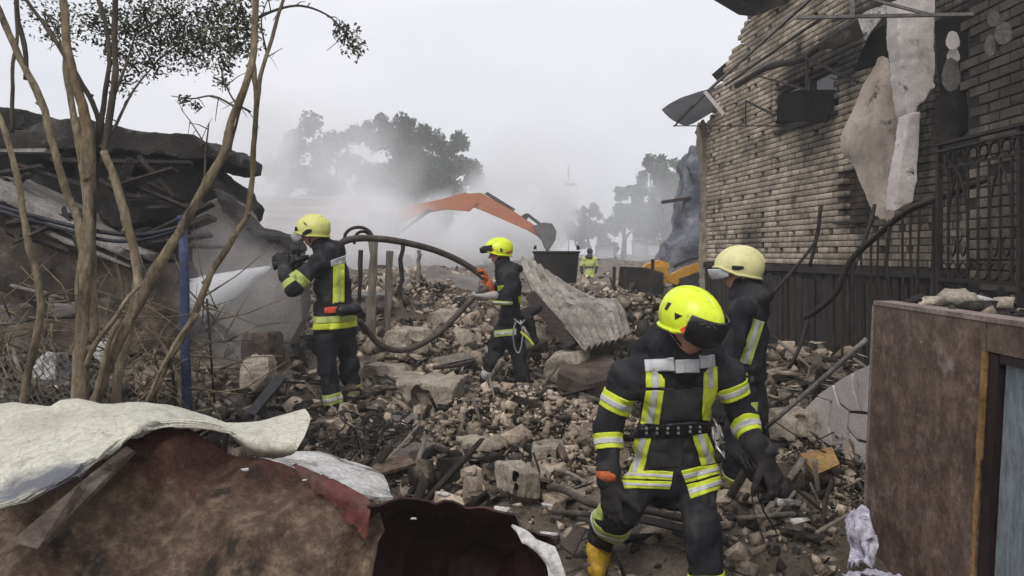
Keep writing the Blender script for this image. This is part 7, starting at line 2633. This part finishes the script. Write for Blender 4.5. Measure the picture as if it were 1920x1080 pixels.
# ------------------------------------------------------------------ tangled wire, rods, cloth
def clutter():
    r = np.random.default_rng(12)
    mb = MB()
    for k in range(16):
        c = P(r.uniform(630, 760), r.uniform(790, 850), r.uniform(5.3, 5.9))
        a = np.linspace(0, r.uniform(3, 7), 16)
        R_ = r.uniform(.05, .14)
        ax = rand_rots(1, r)[0]
        mb.tube([c + ax @ np.array((R_ * math.cos(q), R_ * math.sin(q) * .8, .02 * q)) for q in a], .006, 5)
    tag(mb.build('wire_tangle', M['iron'], None, True), 'tangle of rusty wire on the rubble at the feet of the spraying firefighter', 'wire')
    t = thing('small_wheel', P(700, 800, 5.6), 'little spoked iron wheel lying among the tangled wire', 'wheel')
    c = P(702, 798, 5.6)
    a = np.linspace(0, 2 * math.pi, 21)
    mb = MB()
    mb.tube([c + (.075 * math.cos(q), .02 * math.sin(q), .075 * math.sin(q)) for q in a], .010, 6)
    mb.build('rim', M['iron'], t, True)
    for k in range(5):
        q = k * 2 * math.pi / 5
        mb = MB()
        mb.tube([c, c + (.07 * math.cos(q), .018 * math.sin(q), .07 * math.sin(q))], .006, 5)
        mb.build('spoke', M['iron'], t)
    rods = [((620, 760, 5.9), (672, 805, 5.7), .010, 'pale_iron', 'thin pale rod by the boots of the spraying firefighter'), ((716, 872, 4.8), (790, 790, 5.5), .011, 'wood', 'pale stick rising from the tin piece below the wire tangle'),
            ((700, 880, 4.9), (745, 820, 5.3), .012, 'dark_wood', 'dark stick rising beside the pale stick'), ((1040, 880, 5.0), (1100, 905, 4.8), .014, 'wood', 'short stick low in the central heap by the sleeve'),
            ((1460, 640, 6.4), (1520, 690, 6.2), .016, 'wood', 'pale lath fallen below the charred planks'), ((1470, 930, 4.3), (1560, 1005, 4.0), .014, 'dark_wood', 'dark lath lying before the stone porch'),
            ((1530, 1000, 3.9), (1600, 960, 3.95), .012, 'wood', 'pale lath leaning on the foot of the stone porch'), ((1500, 840, 4.9), (1585, 900, 4.5), .013, 'dark_wood', 'dark lath lying before the white stair wall'),
            ((1560, 900, 4.3), (1540, 1000, 4.0), .013, 'dark_wood', 'upright dark splinter between rubble and porch')]
    for a_, b_, r0, m, lab in rods:
        mb = MB()
        a_, b_ = P(*a_), P(*b_)
        mb.tube([a_, (a_ + b_) / 2 + r.normal(size=3) * .02, b_], [r0, r0 * 1.1, r0 * .7], 6, wob=.15)
        tag(mb.build('rod', M[m], None, False), lab, 'rod')
    rows = [[(1590, 958, 3.80), (1602, 946, 3.76), (1616, 950, 3.80), (1634, 968, 3.84)],
            [(1588, 988, 3.70), (1606, 980, 3.60), (1622, 990, 3.70), (1642, 1000, 3.74)],
            [(1594, 1020, 3.66), (1610, 1024, 3.62), (1628, 1018, 3.58), (1640, 1032, 3.68)],
            [(1590, 1050, 3.56), (1606, 1046, 3.50), (1626, 1054, 3.56), (1646, 1056, 3.60)]]
    o = sheet('lilac_rag', loft([[P(*q) for q in w] for w in rows], 10, 10) + np.array((-.02, -.06, 0)), .003, M['lilac_cloth'], None, .014, 12, 5, creases=6, crease_amp=.03, ragged=.03)
    tag(o, 'crumpled lilac patterned rag against the foot of the stone porch', 'rag')
    rows = [[(1585, 1066, 3.56), (1620, 1060, 3.54), (1670, 1068, 3.5), (1712, 1082, 3.46)], [(1575, 1076, 3.46), (1620, 1078, 3.44), (1680, 1088, 3.40), (1722, 1096, 3.38)]]
    o = sheet('white_rag', loft([[P(*q) for q in w] for w in rows], 6, 6) + np.array((-.04, -.12, 0.03)), .004, M['lilac_cloth'], None, .010, 12, 6, creases=6, crease_amp=.012, ragged=.02)
    tag(o, 'flat pale rag at the bottom edge beside the stone porch', 'rag')
    slab_piece('cardboard_piece', [(1500, 850, 4.75), (1560, 838, 4.8), (1575, 870, 4.6), (1530, 890, 4.5)], 0, (0, .02, -.02), M['raw_wood'], 'yellow brown torn board lying before the white stair wall', 'board')
    labs = ['white plaster shard at the foot of the pale square block', 'white plaster shard on the dark soil right of the pale block', 'white plaster shard left of the yellow boot',
            'white plaster shard near the folded maroon tin', 'white plaster shard on the dark soil left of the pale block', 'pale shard under the dark bundle of straps', 'pale shard on the rubble left of the lilac rag']
    for (px, py, Y, s), lab in zip(((944, 937, 4.45, .08), (1025, 930, 4.5, .06), (1030, 985, 4.0, .07), (832, 945, 4.0, .06), (830, 910, 4.5, .07), (1480, 925, 4.2, .10), (1500, 960, 4.1, .08)), labs):
        V, T = fine_chunk(int(px) + 5, (1, .6, .3))
        c = P(px, py, Y)
        c[2] = max(float(ground_z(c[0], c[1])) + s * .15, c[2] - .05)
        tag(np_mesh('plaster_shard', V * s * 1.3 + c, T, M['white_flake']), lab, 'shard')


clutter()


# ------------------------------------------------------------------ air, smoke and spray
def vol_mat(name, col, dens, noise_scale, lo, hi, aniso=0.2, edge=0.55, stretch=(1, 1, 1), cone=False):
    m = bpy.data.materials.new(name)
    m.use_nodes = True
    nt = m.node_tree
    nt.nodes.clear()
    L = nt.links.new
    out = N(nt, 'ShaderNodeOutputMaterial')
    v = N(nt, 'ShaderNodeVolumePrincipled')
    v.inputs['Color'].default_value = (*col, 1)
    v.inputs['Anisotropy'].default_value = aniso
    v.inputs['Density'].default_value = dens
    L(v.outputs['Volume'], out.inputs['Volume'])
    if noise_scale:
        tc = N(nt, 'ShaderNodeTexCoord')
        ln = N(nt, 'ShaderNodeVectorMath', operation='LENGTH')
        L(tc.outputs['Object'], ln.inputs[0])
        fall = N(nt, 'ShaderNodeMapRange', interpolation_type='SMOOTHSTEP')
        fall.inputs['From Min'].default_value = 1.0
        fall.inputs['From Max'].default_value = edge
        L(ln.outputs['Value'], fall.inputs['Value'])
        geo = N(nt, 'ShaderNodeNewGeometry')
        mp = N(nt, 'ShaderNodeMapping')
        mp.inputs['Scale'].default_value = stretch
        L(geo.outputs['Position'], mp.inputs['Vector'])
        nn = noise_node(nt, mp.outputs['Vector'], noise_scale, 4, .55, .6)
        mr = N(nt, 'ShaderNodeMapRange')
        mr.inputs['From Min'].default_value = lo
        mr.inputs['From Max'].default_value = hi
        mr.inputs['To Max'].default_value = dens
        L(nn.outputs['Fac'], mr.inputs['Value'])
        mu = N(nt, 'ShaderNodeMath', operation='MULTIPLY')
        L(fall.outputs['Result'], mu.inputs[0])
        L(mr.outputs['Result'], mu.inputs[1])
        L(mu.outputs[0], v.inputs['Density'])
    return m


def smoke(name, label, px, py, Y, rx, ry, rz, material, rot=0.0):
    bm = bmesh.new()
    bmesh.ops.create_icosphere(bm, subdivisions=3, radius=1)
    me = bpy.data.meshes.new(name)
    bm.to_mesh(me)
    bm.free()
    me.materials.append(material)
    o = bpy.data.objects.new(name, me)
    link(o)
    o.location = P(px, py, Y)
    o.scale = (rx, ry, rz)
    o.rotation_euler = (0, rot, 0)
    return tag(o, None, None, None, 'stuff')


def air():
    mb = MB()
    mb.box((0, 36, 8.0), (150, 92, 17.5))
    m = vol_mat('haze_air', (0.985, 0.985, 0.99), 0.0032, 0, 0, 0)
    o = mb.build('haze', m)
    tag(o, None, None, None, 'stuff')
    white = vol_mat('white_smoke', (0.995, 0.995, 1.0), 1.2, .34, .40, .62)
    grey = vol_mat('grey_smoke', (0.975, 0.975, 0.985), 0.22, .26, .38, .64)
    thick = vol_mat('thick_smoke', (0.985, 0.985, 0.99), 0.8, .35, .36, .6)
    blue = vol_mat('blue_smoke', (0.92, 0.95, 0.985), 0.11, .25, .35, .65)
    mist = vol_mat('water_mist', (0.95, 0.95, 0.97), 0.5, 1.3, .36, .66)
    veil = vol_mat('thin_smoke', (0.99, 0.99, 0.995), 0.012, .06, .25, .6, edge=.3)
    smoke('smoke', '', 900, 440, 47, 46, 28, 13, veil)
    # smoke over the far left: hides the building, half hides the excavator body and the left tree
    smoke('smoke', '', 600, 415, 28, 5.2, 4.6, 3.4, grey)
    smoke('smoke', '', 690, 440, 27, 3.0, 2.6, 1.9, thick)
    smoke('smoke', '', 560, 330, 40, 7.5, 5.0, 5.2, grey)
    # white billow behind the excavator arm
    smoke('smoke', '', 900, 432, 40, 5.0, 3.5, 2.6, white)
    smoke('smoke', '', 975, 390, 48, 4.2, 4.0, 4.0, white)
    smoke('smoke', '', 520, 300, 44, 6.0, 4.0, 5.0, grey)
    smoke('smoke', '', 1010, 340, 46, 5.5, 4.5, 4.5, grey)
    # bluish veil before the distant trees
    smoke('smoke', '', 1190, 420, 44, 6.5, 5.0, 4.0, blue)
    # mist where the jet strikes the slab
    smoke('water_mist', '', 470, 600, 7.1, .75, .45, .60, mist)
    smoke('water_mist', '', 430, 520, 7.2, .65, .45, .70, mist)


air()


def spray():
    """The water jet: a widening bundle of fine streaks with drops round it."""
    r = np.random.default_rng(2)
    a, b = P(507, 500, 7.0), P(378, 558, 7.35)
    ax = nrm(b - a)
    L_ = np.linalg.norm(b - a)
    s = nrm(np.cross(ax, (0, 0, 1)))
    u = np.cross(s, ax)
    mb = MB()
    for k in range(900):
        t0 = r.uniform(0, 1) ** .8
        ln = r.uniform(.04, .16)
        th, q = r.uniform(0, 6.28), math.sqrt(r.uniform(0, 1))
        rad = lambda t: (.016 + .19 * t) * q
        p0 = a + ax * L_ * t0 + (s * math.cos(th) + u * math.sin(th)) * rad(t0)
        t1 = min(t0 + ln, 1.05)
        p1 = a + ax * L_ * t1 + (s * math.cos(th) + u * math.sin(th)) * rad(t1)
        w = r.uniform(.0012, .003)
        mb.add([p0, p0 + s * w, p0 + u * w, p1, p1 + s * w, p1 + u * w], [(0, 1, 2), (3, 5, 4), (0, 3, 4, 1), (1, 4, 5, 2), (2, 5, 3, 0)])
    m = bpy.data.materials.new('water')
    m.use_nodes = True
    bs = m.node_tree.nodes['Principled BSDF']
    bs.inputs['Base Color'].default_value = (.85, .87, .9, 1)
    bs.inputs['Roughness'].default_value = .3
    bs.inputs['Transmission Weight'].default_value = .25
    o = mb.build('water_jet', m)
    tag(o, None, None, None, 'stuff')
    # the fine spray between the streaks
    mb = MB()
    n = 16
    V = []
    for t, rr in ((0, .016), (.25, .06), (.5, .11), (.75, .155), (1.0, .195)):
        for k in range(n):
            th = 2 * math.pi * k / n
            V.append(a + ax * L_ * t + (s * math.cos(th) + u * math.sin(th)) * rr)
    fs = [(i * n + k, i * n + (k + 1) % n, (i + 1) * n + (k + 1) % n, (i + 1) * n + k) for i in range(4) for k in range(n)]
    fs += [tuple(range(n))[::-1], tuple(4 * n + k for k in range(n))]
    mb.add(V, fs)
    o = mb.build('water_spray', vol_mat('fine_spray', (.99, .99, .99), 9.0, 0, 0, 0))
    tag(o, None, None, None, 'stuff')


spray()
